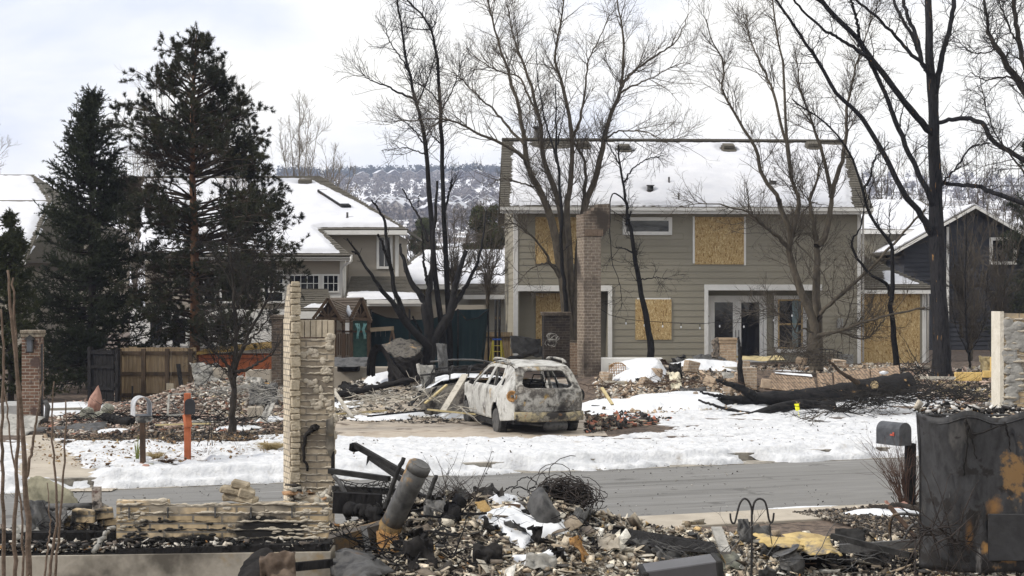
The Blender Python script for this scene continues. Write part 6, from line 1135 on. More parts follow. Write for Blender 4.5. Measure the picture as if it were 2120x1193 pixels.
t = mbox('mailbox', 'dark grey mailbox with a small red flag on a charred post by the near kerb', 1873, 923, Yr_-.2, .225, .31, .42, 30, DGM, (P(1885, 918, Yr_), P(1883, 1055, Yr_)), CHAR, flag=(-1, mat('faded red', [(.36, .06, .04), (.42, .09, .06)], bump=0)), pw=.13)
# ------------------------------------------------------------------ plants
STRAW = mat('straw', [(.28, .21, .10), (.40, .32, .17)], scale=3, bump=0); GRN = mat('young stem', [(.16, .20, .05), (.28, .30, .10)], scale=3, bump=0)
def tuft(name, label, c, r, h, n, seed, mt, cat='grass', droop=.5, w=.004):
    rng = np.random.RandomState(seed); a = rng.rand(n)*6.283; R0 = r*.3*rng.rand(n); out = r*(.3+rng.rand(n)); H = h*(.5+.6*rng.rand(n)); k = 5; s = np.linspace(0, 1, k)
    x = c[0]+np.cos(a)[:, None]*(R0[:, None]+out[:, None]*s**1.5); y = c[1]+np.sin(a)[:, None]*(R0[:, None]+out[:, None]*s**1.5); z = c[2]+H[:, None]*(s-droop*s**3); V, Q = tubes_np(np.stack([x, y, z], -1), (w*(1-.7*s))[None]*np.ones((n, 1)), 3); return tag(mesh_np(name, V, Q, mt, None, True), label, cat)
def gp(px, py, dz=0): p = G(px, py); p.z = float(hz(p.x, p.y))+dz; return p
tuft('grass_tuft', 'large straw-coloured dry grass clump left of the broken column', gp(562, 936), .25, .32, 420, 1, STRAW)
tuft('grass_tuft', 'low brown dry grass clump between the two left mailboxes', gp(322, 955, .03), .17, .22, 200, 2, STRAW)
tuft('grass_tuft', 'flattened dark grass at the right of the brown clump', gp(345, 962, .03), .16, .10, 140, 3, RWOOD)
tuft('weed', 'thin green and yellow weed beside the dark mailbox post', gp(284, 958), .07, .50, 16, 4, GRN, cat='weed', droop=.1, w=.008)
tuft('weed', 'sparse dry stalks in the snow right of the orange post', gp(425, 948), .30, .22, 26, 5, RWOOD, cat='weed', droop=.1)
tuft('weed', 'thin tall dry stalks in snow left of the straw clump', gp(500, 945), .2, .42, 12, 6, RWOOD, cat='weed', droop=.1, w=.003)
for i, (a, b) in enumerate(((290, 968), (302, 970), (312, 968))): rock('brick_fragment', ['reddish', 'brown', 'grey'][i]+' stone lying at the foot of the dark mailbox post', gp(a, b, .03), (.07, .06, .05), 20+i, ROCKR if i < 2 else ROCKG, sub=2)
# plant cages
t = thing('plant_support', gp(432, 925), 'thin black wire plant support with splayed legs behind the orange post', 'plant support'); mb = MB(); c = gp(435, 930)
for k in range(4): a = k*1.57+.4; mb.tube([c+Vector((.28*math.cos(a), .28*math.sin(a), 0)), c+Vector((.12*math.cos(a), .12*math.sin(a), .3)), c+Vector((.05*math.cos(a), .05*math.sin(a), .62))], .008, 4)
mb.build('leg', BLACKM, t); mb = MB(); mb.tube([c+Vector((.12*math.cos(a), .12*math.sin(a), .3)) for a in np.linspace(0, 6.283, 13)], .007, 4); mb.build('ring', BLACKM, t)
# ------------------------------------------------------------------ playhouse
Yp = 47.0; PW = mat('brown playhouse wood', [(.045, .03, .02), (.10, .066, .042), (.07, .046, .03)], scale=7, bump=.4, stretch=(1, 1, .3)); PR = mat('grey roof boards', [(.13, .10, .075), (.21, .17, .13)], scale=6, bump=.4, stretch=(.3, 1, 1))
t = thing('playhouse', base(710, Yp), 'wooden play tower with twin gabled roof and a snow streak, left of the teal net', 'playhouse'); X = lambda p: xx(p, Yp); Z = lambda p: zz(p, Yp)
mb = MB(); zr = Z(616); ze = Z(662); mb.add([(X(680), Yp+.7, zr), (X(750), Yp+.7, zr), (X(706), Yp-.25, ze-.02), (X(652)+.1, Yp-.1, ze+.06)], [(0, 3, 2, 1)])
def boards(mb, A, B, C, D, n):   # quad A,B (ridge) D,C (eave) split in overlapping boards
    A, B, C, D = map(Vector, (A, B, C, D)); N = (B-A).cross(D-A).normalized()
    if N.y > 0 or N.z < 0: N = -N if N.z < 0 else N
    for i in range(n):
        s0, s1 = i/n, (i+1)/n; p = [A+(D-A)*s0, B+(C-B)*s0, B+(C-B)*s1, A+(D-A)*s1]; vs = [p[0]+N*.005, p[1]+N*.005, p[2]+N*.03, p[3]+N*.03]; mb.add(vs+[q-N*.03 for q in vs], [(0, 1, 2, 3), (3, 2, 6, 7), (0, 3, 7, 4), (1, 5, 6, 2), (4, 7, 6, 5)])
mb = MB(); boards(mb, P(683, 617, Yp+.9), P(752, 616, Yp+.9), P(727, 668, Yp-.3), P(727, 668, Yp-.3)+Vector((-.35, 0, -.02)), 9); boards(mb, P(683, 617, Yp+.9), P(727, 636, Yp+.3), P(708, 670, Yp-.3), P(706, 669, Yp-.3), 9)
boards(mb, P(752, 616, Yp+.9), P(752, 616, Yp-.45), P(770, 664, Yp-.5), P(770, 664, Yp+.9), 9); boards(mb, P(752, 616, Yp-.45), P(752, 616, Yp+.9), P(726, 665, Yp+.3), P(729, 667, Yp-.5), 9)
boards(mb, P(683, 617, Yp+1.2), P(682, 618, Yp-.4), P(652, 658, Yp-.45), P(652, 657, Yp+1.2), 9); boards(mb, P(682, 618, Yp-.4), P(684, 617, Yp+.9), P(712, 670, Yp+.4), P(712, 672, Yp-.45), 9)
mb.build('roof', PR, t)
for (a, b, c) in ((652, 683, 713), (728, 752, 771)):
    mb = MB(); y = Yp-.48; mb.bar((X(a), y, Z(660)), (X(b), y, Z(618)), .05, .09); mb.bar((X(b), y, Z(618)), (X(c), y, Z(668)), .05, .09); mb.bar((X(a)+.1, y+.04, Z(658)), (X(c)-.05, y+.04, Z(661)), .06, .09)
    for an in (30, 55, 90, 125, 150): mb.bar(((X(a)+X(c))/2, y+.03, Z(657)), ((X(a)+X(c))/2+.34*math.cos(R(an)), y+.03, Z(657)+.34*math.sin(R(an))), .03, .06)
    mb.build('gable', PW, t)
    mb = MB(); mb.prism([(X(a)+.1, y+.10, Z(659)), (X(c)-.1, y+.10, Z(661)), (X(b), y+.10, Z(624))], (0, .02, 0)); mb.build('gable_board', mat('dark playhouse board', [(.02, .013, .009), (.04, .027, .018)]), t)
for px in (696, 714, 730, 766): mb = MB(); mb.box(X(px)-.055, X(px)+.055, Yp-.42, Yp-.31, .0, Z(662)); mb.build('post', PW, t)
mb = MB(); mb.box(X(694), X(770), Yp-.42, Yp+.8, Z(688), Z(684)); mb.build('deck', PW, t)
mb = MB()
for k in range(8): mb.box(X(697)+k*.075, X(697)+k*.075+.05, Yp-.40, Yp-.37, Z(735), Z(690))
mb.build('slat_wall', PW, t)
mb = MB(); mb.box(X(731), X(765), Yp-.36, Yp-.34, Z(740), Z(664)); mb.build('back_panel', mat('green mesh', [(.02, .05, .045), (.05, .09, .07)], scale=9), t)
mb = MB(); mb.box(X(716), X(726), Yp-.40, Yp-.37, Z(690), Z(668)); mb.build('panel', WHITE, t)
TEALR = mat('teal rope', [(.08, .20, .20), (.20, .34, .32)], scale=9, bump=.3)
for (a, s) in ((740, -1), (755, 1)):
    mb = MB(); rr = random.Random(a)
    for k in range(5): mb.tube([P(a+rr.uniform(-5, 5), 670, Yp-.5), P(a+rr.uniform(-4, 4)-4*s, 682, Yp-.52), P(a+rr.uniform(-3, 3), 695, Yp-.5), P(a+rr.uniform(-3, 3), 702, Yp-.5)], .018, 5)
    mb.build('rope_bundle', TEALR, t)
snq = MB(); snq.tube([P(721, 634, Yp+.3), P(722, 644, Yp+.1), P(727, 652, Yp-.1), P(731, 655, Yp-.25)], [.04, .08, .11, .06], 8); snq.build('snow', SNOW, t)
# swing beam
t = thing('swing_beam', P(790, 688, 46.5), 'short pale timber beam of the swing set reaching right from the playhouse', 'swing beam'); mb = MB(); mb.bar(P(768, 683, 46.5), P(814, 680, 46.3), .13, .13); mb.build('beam', mat('pale beam', [(.20, .16, .10), (.29, .23, .16)], scale=6, stretch=(.3, 1, 1), bump=.3), t)
mb = MB(); mb.bar(P(812, 684, 46.3), P(800, 740, 46.3), .07, .05); mb.build('leg', PW, t); mb = MB(); mb.bar(P(812, 684, 46.3), P(823, 735, 46), .07, .05); mb.build('leg', PW, t)
for px in (778, 788, 798): mb = MB(); mb.tube([P(px, 686, 46.45), P(px, 697, 46.45)], .012, 5); mb.build('hook', GREYM, t)
# trampoline enclosure net
t = thing('trampoline', base(890, 48), 'dark teal trampoline safety net on poles behind the black stub-limbed tree', 'trampoline'); NET = mat('teal netting', [(.006, .020, .024), (.015, .034, .038)], scale=3, rough=.7, bump=.2, bscale=40, stretch=(1, 1, .3)); X0, X1 = xx(762, 48), xx(1012, 48)
def netpanel(pt, pb, name='net', n=14, bow=.15):
    top = smooth(pt, n, 0); bot = smooth(pb, n, 0); m_ = 9; V = np.array([[top[i]*(1-j/(m_-1))+bot[i]*(j/(m_-1))+np.array((0, bow*math.sin(math.pi*j/(m_-1))*(.5+.5*math.sin(i*2.1)), 0)) for i in range(n)] for j in range(m_)]); idx = np.arange(n*m_).reshape(m_, n); Q = np.stack([idx[:-1, :-1], idx[1:, :-1], idx[1:, 1:], idx[:-1, 1:]], -1).reshape(-1, 4); W_2 = V.reshape(-1, 3)+np.array((0, .012, 0)); k = n*m_
    return mesh_np(name, np.vstack([V.reshape(-1, 3), W_2]), np.vstack([Q, Q[:, ::-1]+k]), NET, t, True)
netpanel([P(766, 645, 47.8), P(800, 658, 47.5), P(850, 662, 47.2), P(890, 662, 47.0), P(948, 642, 47.2)], [P(762, 760, 48), P(800, 765, 47.6), P(850, 768, 47.4), P(890, 768, 47.2), P(948, 765, 47.2)])
netpanel([P(948, 641, 47.2), P(965, 662, 47.3), P(990, 658, 47.8), P(1012, 641, 48.4)], [P(946, 765, 47.2), P(965, 768, 47.5), P(985, 768, 47.9), P(996, 765, 48.4)])
netpanel([P(949, 641, 49.4), P(975, 641, 49.5), P(1012, 640, 49.0)], [P(949, 765, 49.4), P(975, 765, 49.5), P(1000, 765, 49.0)])
mb = MB(); mb.tube([P(766, 645, 47.8), P(800, 658, 47.5), P(850, 663, 47.2), P(890, 663, 47.0), P(948, 642, 47.2), P(966, 663, 47.3), P(990, 658, 47.8), P(1012, 641, 48.4)], .02, 5); mb.build('rim', BLACKM, t)
for (px, y) in ((848, 47.0), (948, 47.1), (1011, 48.4), (768, 47.7)): mb = MB(); mb.tube([P(px, 640, y), P(px, 765, y)], .035, 6); mb.build('pole', BLACKM, t)
# plank fence by the grey house corner, poles and yellow stepladder
t = thing('fence', base(1025, 52), 'low brown plank fence by the left corner of the grey house', 'fence'); mb = MB()
for k in range(22): mb.box(xx(985, 52)+k*.125, xx(985, 52)+k*.125+.115, 52, 52.02, .2, zz(688, 52))
mb.build('board_panel', WOOD, t); mb = MB(); mb.box(xx(985, 52), xx(985, 52)+2.7, 51.95, 51.998, zz(700, 52), zz(697, 52)); mb.build('rail', WOODD, t)
for px in (1026, 1034): mb = MB(); mb.tube([P(px, 620, 50.8), P(px, 760, 50.8)], .045, 7); tag(mb.build('net_pole', BLACKM), 'tall black pole by the yellow stepladder, the %s of two' % ('left' if px == 1026 else 'right'), 'pole')
t = thing('stepladder', base(1030, 50.3), 'yellow stepladder with blue top standing by the house corner', 'ladder'); YL = mat('yellow fibreglass', [(.50, .42, .05), (.60, .52, .09)], scale=4, bump=0); topc = P(1029, 704, 50.3)
for sx in (-1, 1):
    for (dx, dy) in ((.16, -.05), (.30, .5)): mb = MB(); mb.bar(topc+Vector((sx*.13, 0, 0)), Vector((topc.x+sx*dx, topc.y+dy, .5)), .05, .03); mb.build('rail', YL, t)
mb = MB()
for k in range(1, 5): f = k/5.; mb.bar(topc+Vector((-.14-.02*f, 0, -f*1.0)), topc+Vector((.14+.02*f, 0, -f*1.0)), .06, .02)
mb.build('step', YL, t); mb = MB(); mb.obox(topc+Vector((0, .03, .02)), (.32, .16, .05), Matrix.Identity(3)); mb.build('top', mat('blue plastic', [(.02, .08, .35), (.03, .1, .4)], bump=0, rough=.4), t)
# ------------------------------------------------------------------ twisted black shell (appliance / duct), centre
Yq = 40.0; t = thing('burnt_shell', base(830, Yq), 'crumpled black sheet-metal shell with a drooping arch, under the stub-limbed tree', 'metal debris'); BKS = mat('burnt black shell', [(.006, .006, .006), (.024, .022, .021), (.011, .010, .010)], scale=4, rough=.75, bump=.6, spec=.1, metal=.1)
def skin(name, rows, mt, parent, th=.01, sm=False, jit=.02, seed=1):
    rng = np.random.RandomState(seed); rows = [smooth(r, 9, 0) for r in rows]; A = np.array(rows); A = np.array([smooth(A[:, i], 11, 0) for i in range(9)]).transpose(1, 0, 2); A = A+rng.normal(size=A.shape)*jit; m_, n = A.shape[:2]; idx = np.arange(n*m_).reshape(m_, n); Q = np.stack([idx[:-1, :-1], idx[1:, :-1], idx[1:, 1:], idx[:-1, 1:]], -1).reshape(-1, 4); V = A.reshape(-1, 3); B = V+np.array((0, th, -th*.3)); k = n*m_
    ring = np.concatenate([idx[0], idx[1:, -1], idx[-1, -2::-1], idx[-2:0:-1, 0]]); r2 = np.roll(ring, -1); S = np.stack([ring, r2, r2+k, ring+k], -1); return mesh_np(name, np.vstack([V, B]), np.vstack([Q, Q[:, ::-1]+k, S]), mt, parent, sm)
skin('top', [[P(790, 713, Yq+.5), P(815, 704, Yq+.6), P(845, 702, Yq+.6), P(872, 714, Yq+.5)], [P(795, 722, Yq+.1), P(822, 716, Yq+.2), P(848, 716, Yq+.2), P(875, 722, Yq+.1)], [P(806, 738, Yq-.3), P(826, 740, Yq-.5), P(850, 742, Yq-.5), P(868, 730, Yq-.3)]], mat('ashy black shell', [(.012, .011, .010), (.11, .10, .085), (.025, .023, .021)], scale=6, bump=.6, soot=[((.30, .20, .10), 3, .60, .66)]), t, jit=.03)
skin('front', [[P(806, 738, Yq-.3), P(826, 740, Yq-.5), P(850, 742, Yq-.5), P(874, 724, Yq-.2)], [P(802, 760, Yq-.35), P(826, 762, Yq-.55), P(852, 760, Yq-.5), P(873, 750, Yq-.2)], [P(805, 795, Yq-.3), P(828, 790, Yq-.5), P(850, 790, Yq-.45), P(868, 785, Yq-.2)]], BKS, t, jit=.02, seed=2)
skin('arch', [[P(757, 778, Yq-.3), P(762, 745, Yq-.3), P(768, 720, Yq-.3), P(784, 712, Yq-.3), P(798, 722, Yq-.4), P(812, 745, Yq-.5), P(830, 770, Yq-.7), P(850, 795, Yq-.9)], [P(776, 780, Yq-.1), P(777, 750, Yq-.1), P(780, 732, Yq-.1), P(788, 726, Yq-.1), P(795, 738, Yq-.2), P(806, 762, Yq-.4), P(820, 782, Yq-.6), P(838, 800, Yq-.8)]], BKS, t, jit=.012, seed=3)
crumple('metal_sheet', 'low grey boxy panel right of the ruined column', P(722, 750, 41.5), 1.1, .7, 0, .03, 31, GREYM, tilt=(20, 0)); mb = MB(); mb.box(xx(698, 41.6), xx(742, 41.6), 41.6, 42.3, zz(770, 41.6), zz(747, 41.6)); tag(mb.build('appliance', BKS, bevel=.02), 'black boxy appliance under the grey panel', 'appliance')
# corrugated strips lying across the middle
def wavystrip(name, label, px, Y0, Y1, w, mt, cat='metal strip', seed=1, amp=.02):
    n = 60; pts = smooth([P(a, b, Y0+(Y1-Y0)*i/(len(px)-1)) for i, (a, b) in enumerate(px)], n, 0); V = []
    for i in range(n): wv = amp*math.sin(i*.9); p = pts[i]; V += [p+np.array((0, 0, wv)), p+np.array((.02, -.04, -w*.45)), p+np.array((0, -.0, -w)), p+np.array((0, .12, -w)), p+np.array((0, .16, wv))]
    idx = np.arange(n*5).reshape(n, 5); Q = np.stack([idx[:-1], np.roll(idx, -1, 1)[:-1], np.roll(idx, -1, 1)[1:], idx[1:]], -1).reshape(-1, 4); return tag(mesh_np(name, np.array(V), Q, mt), label, cat)
wavystrip('metal_strip', 'long black corrugated strip sloping up from the ruined column to the shell', [(698, 812), (760, 800), (830, 785), (905, 768), (945, 762)], 38.5, 39, .16, BKS)
wavystrip('metal_strip', 'black corrugated strip running from behind the burnt car up to the sooty pillar', [(905, 768), (960, 760), (1010, 750), (1060, 738), (1115, 722)], 39.5, 43, .15, BKS, seed=2)
wavystrip('metal_strip', 'grey edge strip above the strip behind the car', [(890, 748), (930, 744), (985, 744), (1020, 750)], 38.6, 38.8, .05, GREYM, amp=.004)
crumple('metal_sheet', 'dark triangular sheet by the left corner post of the grey house', P(1090, 718, 44), 1.0, .7, 10, .12, 33, BLACKM, tilt=(50, 12))
for i, (a, b, w, mt_, lb) in enumerate([(P(963, 776, 34.6), P(917, 852, 33.4), .16, PALEW, 'broad pale plank leaning down before the wrecked van'), (P(905, 770, 35.5), P(848, 840, 34), .09, BLACKM, 'black-edged plank left of the pale one'), (P(925, 797, 34.5), P(880, 835, 34), .07, YEL, 'yellowish plank crossing under the pale plank'), (P(915, 790, 34.8), P(868, 838, 34), .06, CHAR, 'thin charred lath between two planks'), (P(690, 808, 33.5), P(730, 865, 32), .08, PALEW, 'pale lath leaning right of the ruined column'), (P(690, 858, 33.4), P(800, 850, 33.6), .05, YEL, 'yellow lath flat on the ground right of the column'), (P(760, 862, 33), P(880, 850, 33.2), .06, CHAR, 'long charred pole flat on the ground left of the car'), (P(700, 846, 33.6), P(770, 862, 33), .05, PALEW, 'grey lath flat beside the yellow one'), (P(1246, 803, 34.5), P(1268, 838, 33.6), .07, YEL, 'splintered yellow stick poking from the snow by the car'), (P(885, 848, 33.2), P(985, 858, 32.8), .05, YEL, 'lath lying on the snow just left of the car')]):
    plank('plank', lb, a, b, w, .035, mt_)
# second wreck: flattened van with snow on it
def wreck():
    Mx = Matrix.Translation((xx(945, 35.6), 35.6, 0)) @ Matrix.Rotation(R(8), 4, 'Z'); t = thing('wrecked_van', (xx(945, 35.6), 35.6, 0), 'burnt flattened grey vehicle with snow on its hood, beyond the pale suv', 'vehicle')
    fm = lambda u, v: Mx @ Vector((u, -.95-.03*math.sin(u*5)+.02*math.sin(v*17), v)); panel([(-1.0, .35), (-.85, .14), (1.5, .14), (1.5, .80), (.3, .86), (-.3, .85), (-.85, .74), (-1.0, .55)], [], np.arange(-1, 1.5, .15), np.arange(.2, .8, .12), fm, .03, 'side_panel', mat('scorched grey panel', [(.09, .085, .075), (.24, .225, .20), (.13, .12, .105)], scale=5, bump=.5, soot=[((.035, .03, .028), 3, .55, .65)]), t)
    fm = lambda u, v: Mx @ Vector((u, v, .84+.05*math.sin(u*2+1)-.10*max(0, -u)+.02*math.sin(v*6))); panel([(-1.0, -.95), (1.5, -.95), (1.5, .8), (-.9, .8)], [], np.arange(-1, 1.5, .15), np.arange(-.9, .8, .15), fm, .02, 'hood', ASHM, t)
    for i in range(4):
        mb = MB(Mx); x = -.7+i*.45; mb.tube([(x, -.8, .85), (x+.02, -.75, 1.10), (x+.15, -.3, 1.26), (x+.15, .4, 1.2), (x+.1, .7, .9)], .02, 5); mb.build('hoop', BLACKM, t)
    mb = MB(Mx); mb.tube([(-.95, -.7, 1.05), (-.3, -.72, 1.12), (.6, -.7, 1.1), (1.3, -.6, .98)], .022, 5); mb.tube([(-.95, .5, 1.1), (.3, .5, 1.22), (1.3, .4, 1.0)], .022, 5); mb.build('roof_frame', BLACKM, t)
    X, Y = np.meshgrid(np.arange(-1.1, 1.6, .04), np.arange(-.98, .8, .04)); d = .10-.3*np.clip(np.abs(X-.35)-.75, 0, 1)+.10*(fbm(X*2.5, Y*2.5, 71)-.5)+.03*(fbm(X*9, Y*9, 72)-.5); Z = .86+.05*np.sin(X*2+1)-.1*np.clip(-X, 0, 9)+d; q = np.array(Mx); W3 = np.stack([X*q[0, 0]+Y*q[0, 1]+q[0, 3], X*q[1, 0]+Y*q[1, 1]+q[1, 3], Z], -1); gridsheet('snow', X, Y, Z, SNOW, keep=d > -.03, P3=W3, parent=t)
    mb = MB(Mx); mb.box(.62, .70, -.99, -.97, .28, .36); mb.box(.62, .70, -.99, -.97, .42, .50); mb.box(.78, .83, -.99, -.97, .30, .45); mb.build('light_slot', BKS, t)
wreck()
crumple('metal_sheet', 'bent black fender piece standing left of the wrecked van', P(915, 742, 38), .3, .8, 10, .1, 44, GREYM, tilt=(70, 20)); crumple('metal_sheet', 'curled ashen fender hanging at the near left corner of the wrecked van', P(886, 800, 35.2), .5, 1.1, 30, .15, 45, ASHM, tilt=(65, 10))
# ------------------------------------------------------------------ fallen trunk
LOGM = mat('charred log', [(.007, .007, .0075), (.022, .021, .021), (.012, .012, .012)], scale=7, rough=.85, bump=.9, bscale=18, stretch=(.4, 1, 1), spec=.12, soot=[((.36, .22, .10), 1.5, .60, .70, 4, (.5, 1, 2.2)), ((.3, .2, .1), 5, .66, .70, 9)])
t = thing('fallen_tree', gp(1650, 850), 'long charred fallen trunk lying across the snow, its sawn stub showing pale wood', 'fallen tree')
bough('trunk', None, [(1888, 790), (1850, 797), (1800, 803), (1750, 811), (1700, 818), (1650, 822), (1600, 824), (1560, 826), (1500, 833)], 38, 37, 46, 22, LOGM, None, 1, t, wig=.012, k=40, sides=16)
for i, (px, Y0, Y1, w0, w1) in enumerate([([(1520, 830), (1480, 838), (1440, 850), (1415, 862), (1385, 864), (1340, 862), (1300, 853), (1260, 845), (1225, 842)], 37, 35.6, 24, 7), ([(1560, 820), (1548, 812), (1530, 802), (1505, 794), (1482, 786)], 37, 36.6, 22, 6), ([(1535, 828), (1500, 822), (1475, 818), (1449, 811)], 36.9, 36.6, 10, 4), ([(1450, 845), (1430, 834), (1400, 834), (1370, 836)], 36.3, 36.1, 10, 4), ([(1720, 838), (1700, 843), (1675, 838), (1640, 838), (1600, 846), (1550, 860), (1500, 866), (1445, 872), (1418, 878)], 36.4, 34.2, 26, 6), ([(1645, 838), (1620, 852), (1590, 857), (1560, 861)], 35.6, 35, 13, 10), ([(1446, 828), (1480, 840), (1530, 853), (1560, 857)], 35.6, 35, 4, 9), ([(1365, 866), (1395, 870), (1425, 866), (1432, 861)], 34.8, 35, 5, 6), ([(1395, 857), (1420, 866), (1446, 873)], 34.9, 34.4, 4, 5), ([(1777, 795), (1768, 788), (1754, 780), (1738, 768), (1728, 758), (1715, 746)], 37.4, 37, 11, 5), ([(1700, 843), (1730, 850), (1760, 848)], 35.8, 35.4, 14, 6)]):
    bough('bough', None, px, Y0, Y1, w0, w1, LOGM if i != 9 else WOODD, None, 30+i, t, wig=.008, k=24)
c = P(1804, 796, 37.6); mb = MB(Matrix.Translation(c+Vector((0, -.33, 0))) @ Matrix.Rotation(R(90), 4, 'X') @ Matrix.Rotation(R(8), 4, 'Y')); mb.lathe((0, 0, -.12), [(.155, -.2), (.135, .1), (.13, .12)], 18); st_ = mb.build('stub', LOGM, t)
mb = MB(mb.m); mb.lathe((0, 0, .001), [(.112, 0), (.112, .008)], 18); mb.build('cut_face', mat('sawn wood', [(.48, .36, .19), (.60, .48, .29)], scale=6, bump=.2), st_)
bz = P(1722, 846, 36.2); mb = MB(); mb.lathe(bz, [(.02, -.05), (.09, -.02), (.085, .05), (.03, .06)], 10); mb.build('cut_end', mat('scorched cut end', [(.16, .12, .10), (.25, .2, .16)], scale=9), t)
c = P(1650, 843, 34.3); c.z = zz(843, 34.3); mb = MB(Matrix.Translation(c) @ Matrix.Rotation(R(-14), 4, 'Y')); mb.add([(-.05, 0, -.085), (.05, .01, -.085), (.06, 0, .07), (-.045, .01, .085), (-.05, .006, -.085), (.05, .016, -.085), (.06, .006, .07), (-.045, .016, .085)], [(0, 1, 2, 3), (7, 6, 5, 4), (0, 4, 5, 1), (1, 5, 6, 2), (2, 6, 7, 3), (3, 7, 4, 0)]); mb.bar((0, .01, -.085), (0, .01, -.3), .008, .008); tag(mb.build('marker_flag', mat('neon yellow', [(.80, .78, .02), (.85, .83, .05)], bump=0)), 'small bright yellow marker flag in the snow by the fallen trunk', 'flag')
# brushwood heaps
def brush(name, label, pxs, Y, n, seed, L=1.2, w=.012, flat=.25, mt=None, spread=.5, cat='brushwood', hh=.35):
    rng = np.random.RandomState(seed); a = np.array(pxs, float); i = rng.randint(0, len(a)-1, n); f = rng.rand(n); q = a[i]*(1-f)[:, None]+a[i+1]*f[:, None]; C = []
    for k in range(n): p = P(q[k, 0], q[k, 1], Y+rng.uniform(-spread, spread)); p.z = max(p.z, float(hz(p.x, p.y)))+rng.rand()*hh; an = rng.normal()*.5+(3.14 if rng.rand() < .5 else 0); d = np.array((math.cos(an), math.sin(an)*.8, rng.normal()*flat)); pts = [np.array(p)]; [pts.append(pts[-1]+(d+rng.normal(size=3)*.22)*L*(.4+.6*rng.rand())/5) for _ in range(5)]; C.append(pts)
    C = np.array(C); z0 = hz(C[..., 0], C[..., 1])+.02; C[..., 2] = np.maximum(C[..., 2], z0); Rr = w*(.4+1.0*rng.rand(n, 1))*np.linspace(1, .35, 6)[None]; V, Q = tubes_np(C, Rr, 4); C2, R2 = children(C, Rr, n*3, .1, L*.4, .7, 4, .05, .2, w*.5, w*.2, rng); V2, Q2 = tubes_np(C2, R2, 3); return tag(mesh_np(name, np.vstack([V, V2]), np.vstack([Q, Q2+len(V)]), mt or TWIGD, None, True), label, cat)
brush('brushwood', 'heap of cut brown twigs on the snow at the right of the fallen trunk', [(1720, 850), (1790, 835), (1850, 830), (1920, 828), (1990, 828)], 35.2, 210, 1, hh=.25)
brush('brushwood', 'long twigs trailing left from the brushwood heap', [(1660, 856), (1730, 856), (1780, 846)], 34.6, 24, 2, L=2.0, hh=.05)
brush('brushwood', 'small tangled twig lying alone on the snow below the yellow flag', [(1648, 866), (1680, 872), (1690, 880)], 32.8, 16, 3, L=.5, hh=.08, mt=TWIG)
brush('brushwood', 'bleached twigs and wires heaped under the brown tree', [(1600, 745), (1640, 728), (1680, 738), (1720, 748)], 42, 150, 4, L=.8, hh=.35, flat=.8, mt=TWIG)
brush('brushwood', 'thin black twigs by the osb wing foot', [(1870, 770), (1900, 765), (1920, 775)], 42, 40, 5, L=.9, hh=.1, flat=.9)
# fallen brick wall slabs
FB = brickmat('fallen slab brick', (.26, .185, .125), (.33, .24, .165), (.13, .105, .085), bw=.215, rh=.085, ms=.011, vertical=True, bump=1)
for i, (q, lb) in enumerate([([(1583, 795), (1598, 772), (1683, 780), (1694, 806)], 'leftmost fallen slab of brick wall, snow on its upper edge'), ([(1697, 808), (1693, 773), (1722, 773), (1724, 805)], 'narrow upright fallen brick slab between two gaps'), ([(1729, 806), (1727, 770), (1800, 763), (1803, 798)], 'wide fallen brick slab, second from the right'), ([(1807, 783), (1802, 764), (1860, 756), (1866, 778)], 'rightmost fallen brick slab with a snow patch')]):
    Y = 39.3; pts = [P(a, b, Y+(.35 if k in (1, 2) else 0)) for k, (a, b) in enumerate(q)]; pts = [p if k not in (0, 3) else p-Vector((0, 0, .12)) for k, p in enumerate(pts)]; mb = MB(); mb.prism(pts, (0, .14, -.04)); o = mb.build('brick_slab', FB); tag(o, lb, 'brick slab')
    if i in (0,): p1, p2 = P(1603, 772, 39.75), P(1680, 779, 39.75); X_s = np.linspace(p1.x, p2.x, 40); Xm, Ym = np.meshgrid(X_s, np.linspace(39.6, 39.95, 9)); gridsheet('snow patch', Xm, Ym, np.interp(Xm, [p1.x, p2.x], [p1.z, p2.z])+.05*fbm(Xm*3, Ym*6, 3)+.01-1.2*(Ym-39.78)**2, SNOW, kind='stuff')
rock('snow_lump', 'lump of snow stuck on the rightmost brick slab', P(1829, 772, 39.2), (.11, .05, .055), 8, SNOW, cat='snow', sub=3, rgh=.5)
# brick stub and dark post in the rubble heap
t = thing('brick_stub', gp(1550, 800), 'broken stepped brick stub wrapped round a charred post', 'masonry'); SBK = brickmat('stub brick', (.27, .20, .14), (.35, .27, .19), (.38, .33, .27), bw=.21, rh=.078, ms=.011); mb = MB()
for (a, b, c, d, y) in ((1537, 1567, 762, 800, 39.6), (1524, 1537, 774, 800, 39.75), (1530, 1553, 748, 770, 40.4)): mb.box(xx(a, y), xx(b, y), y, y+.35, zz(d, y)-.1, zz(c, y))
mb.build('wall', SBK, t); bough('charred_post', 'thin jagged charred post standing in the brick stub', [(1536, 800), (1533, 770), (1532, 740), (1530, 715), (1529, 698)], 39.2, 39.2, 14, 4, CHAR, 'post', 5, wig=.01)
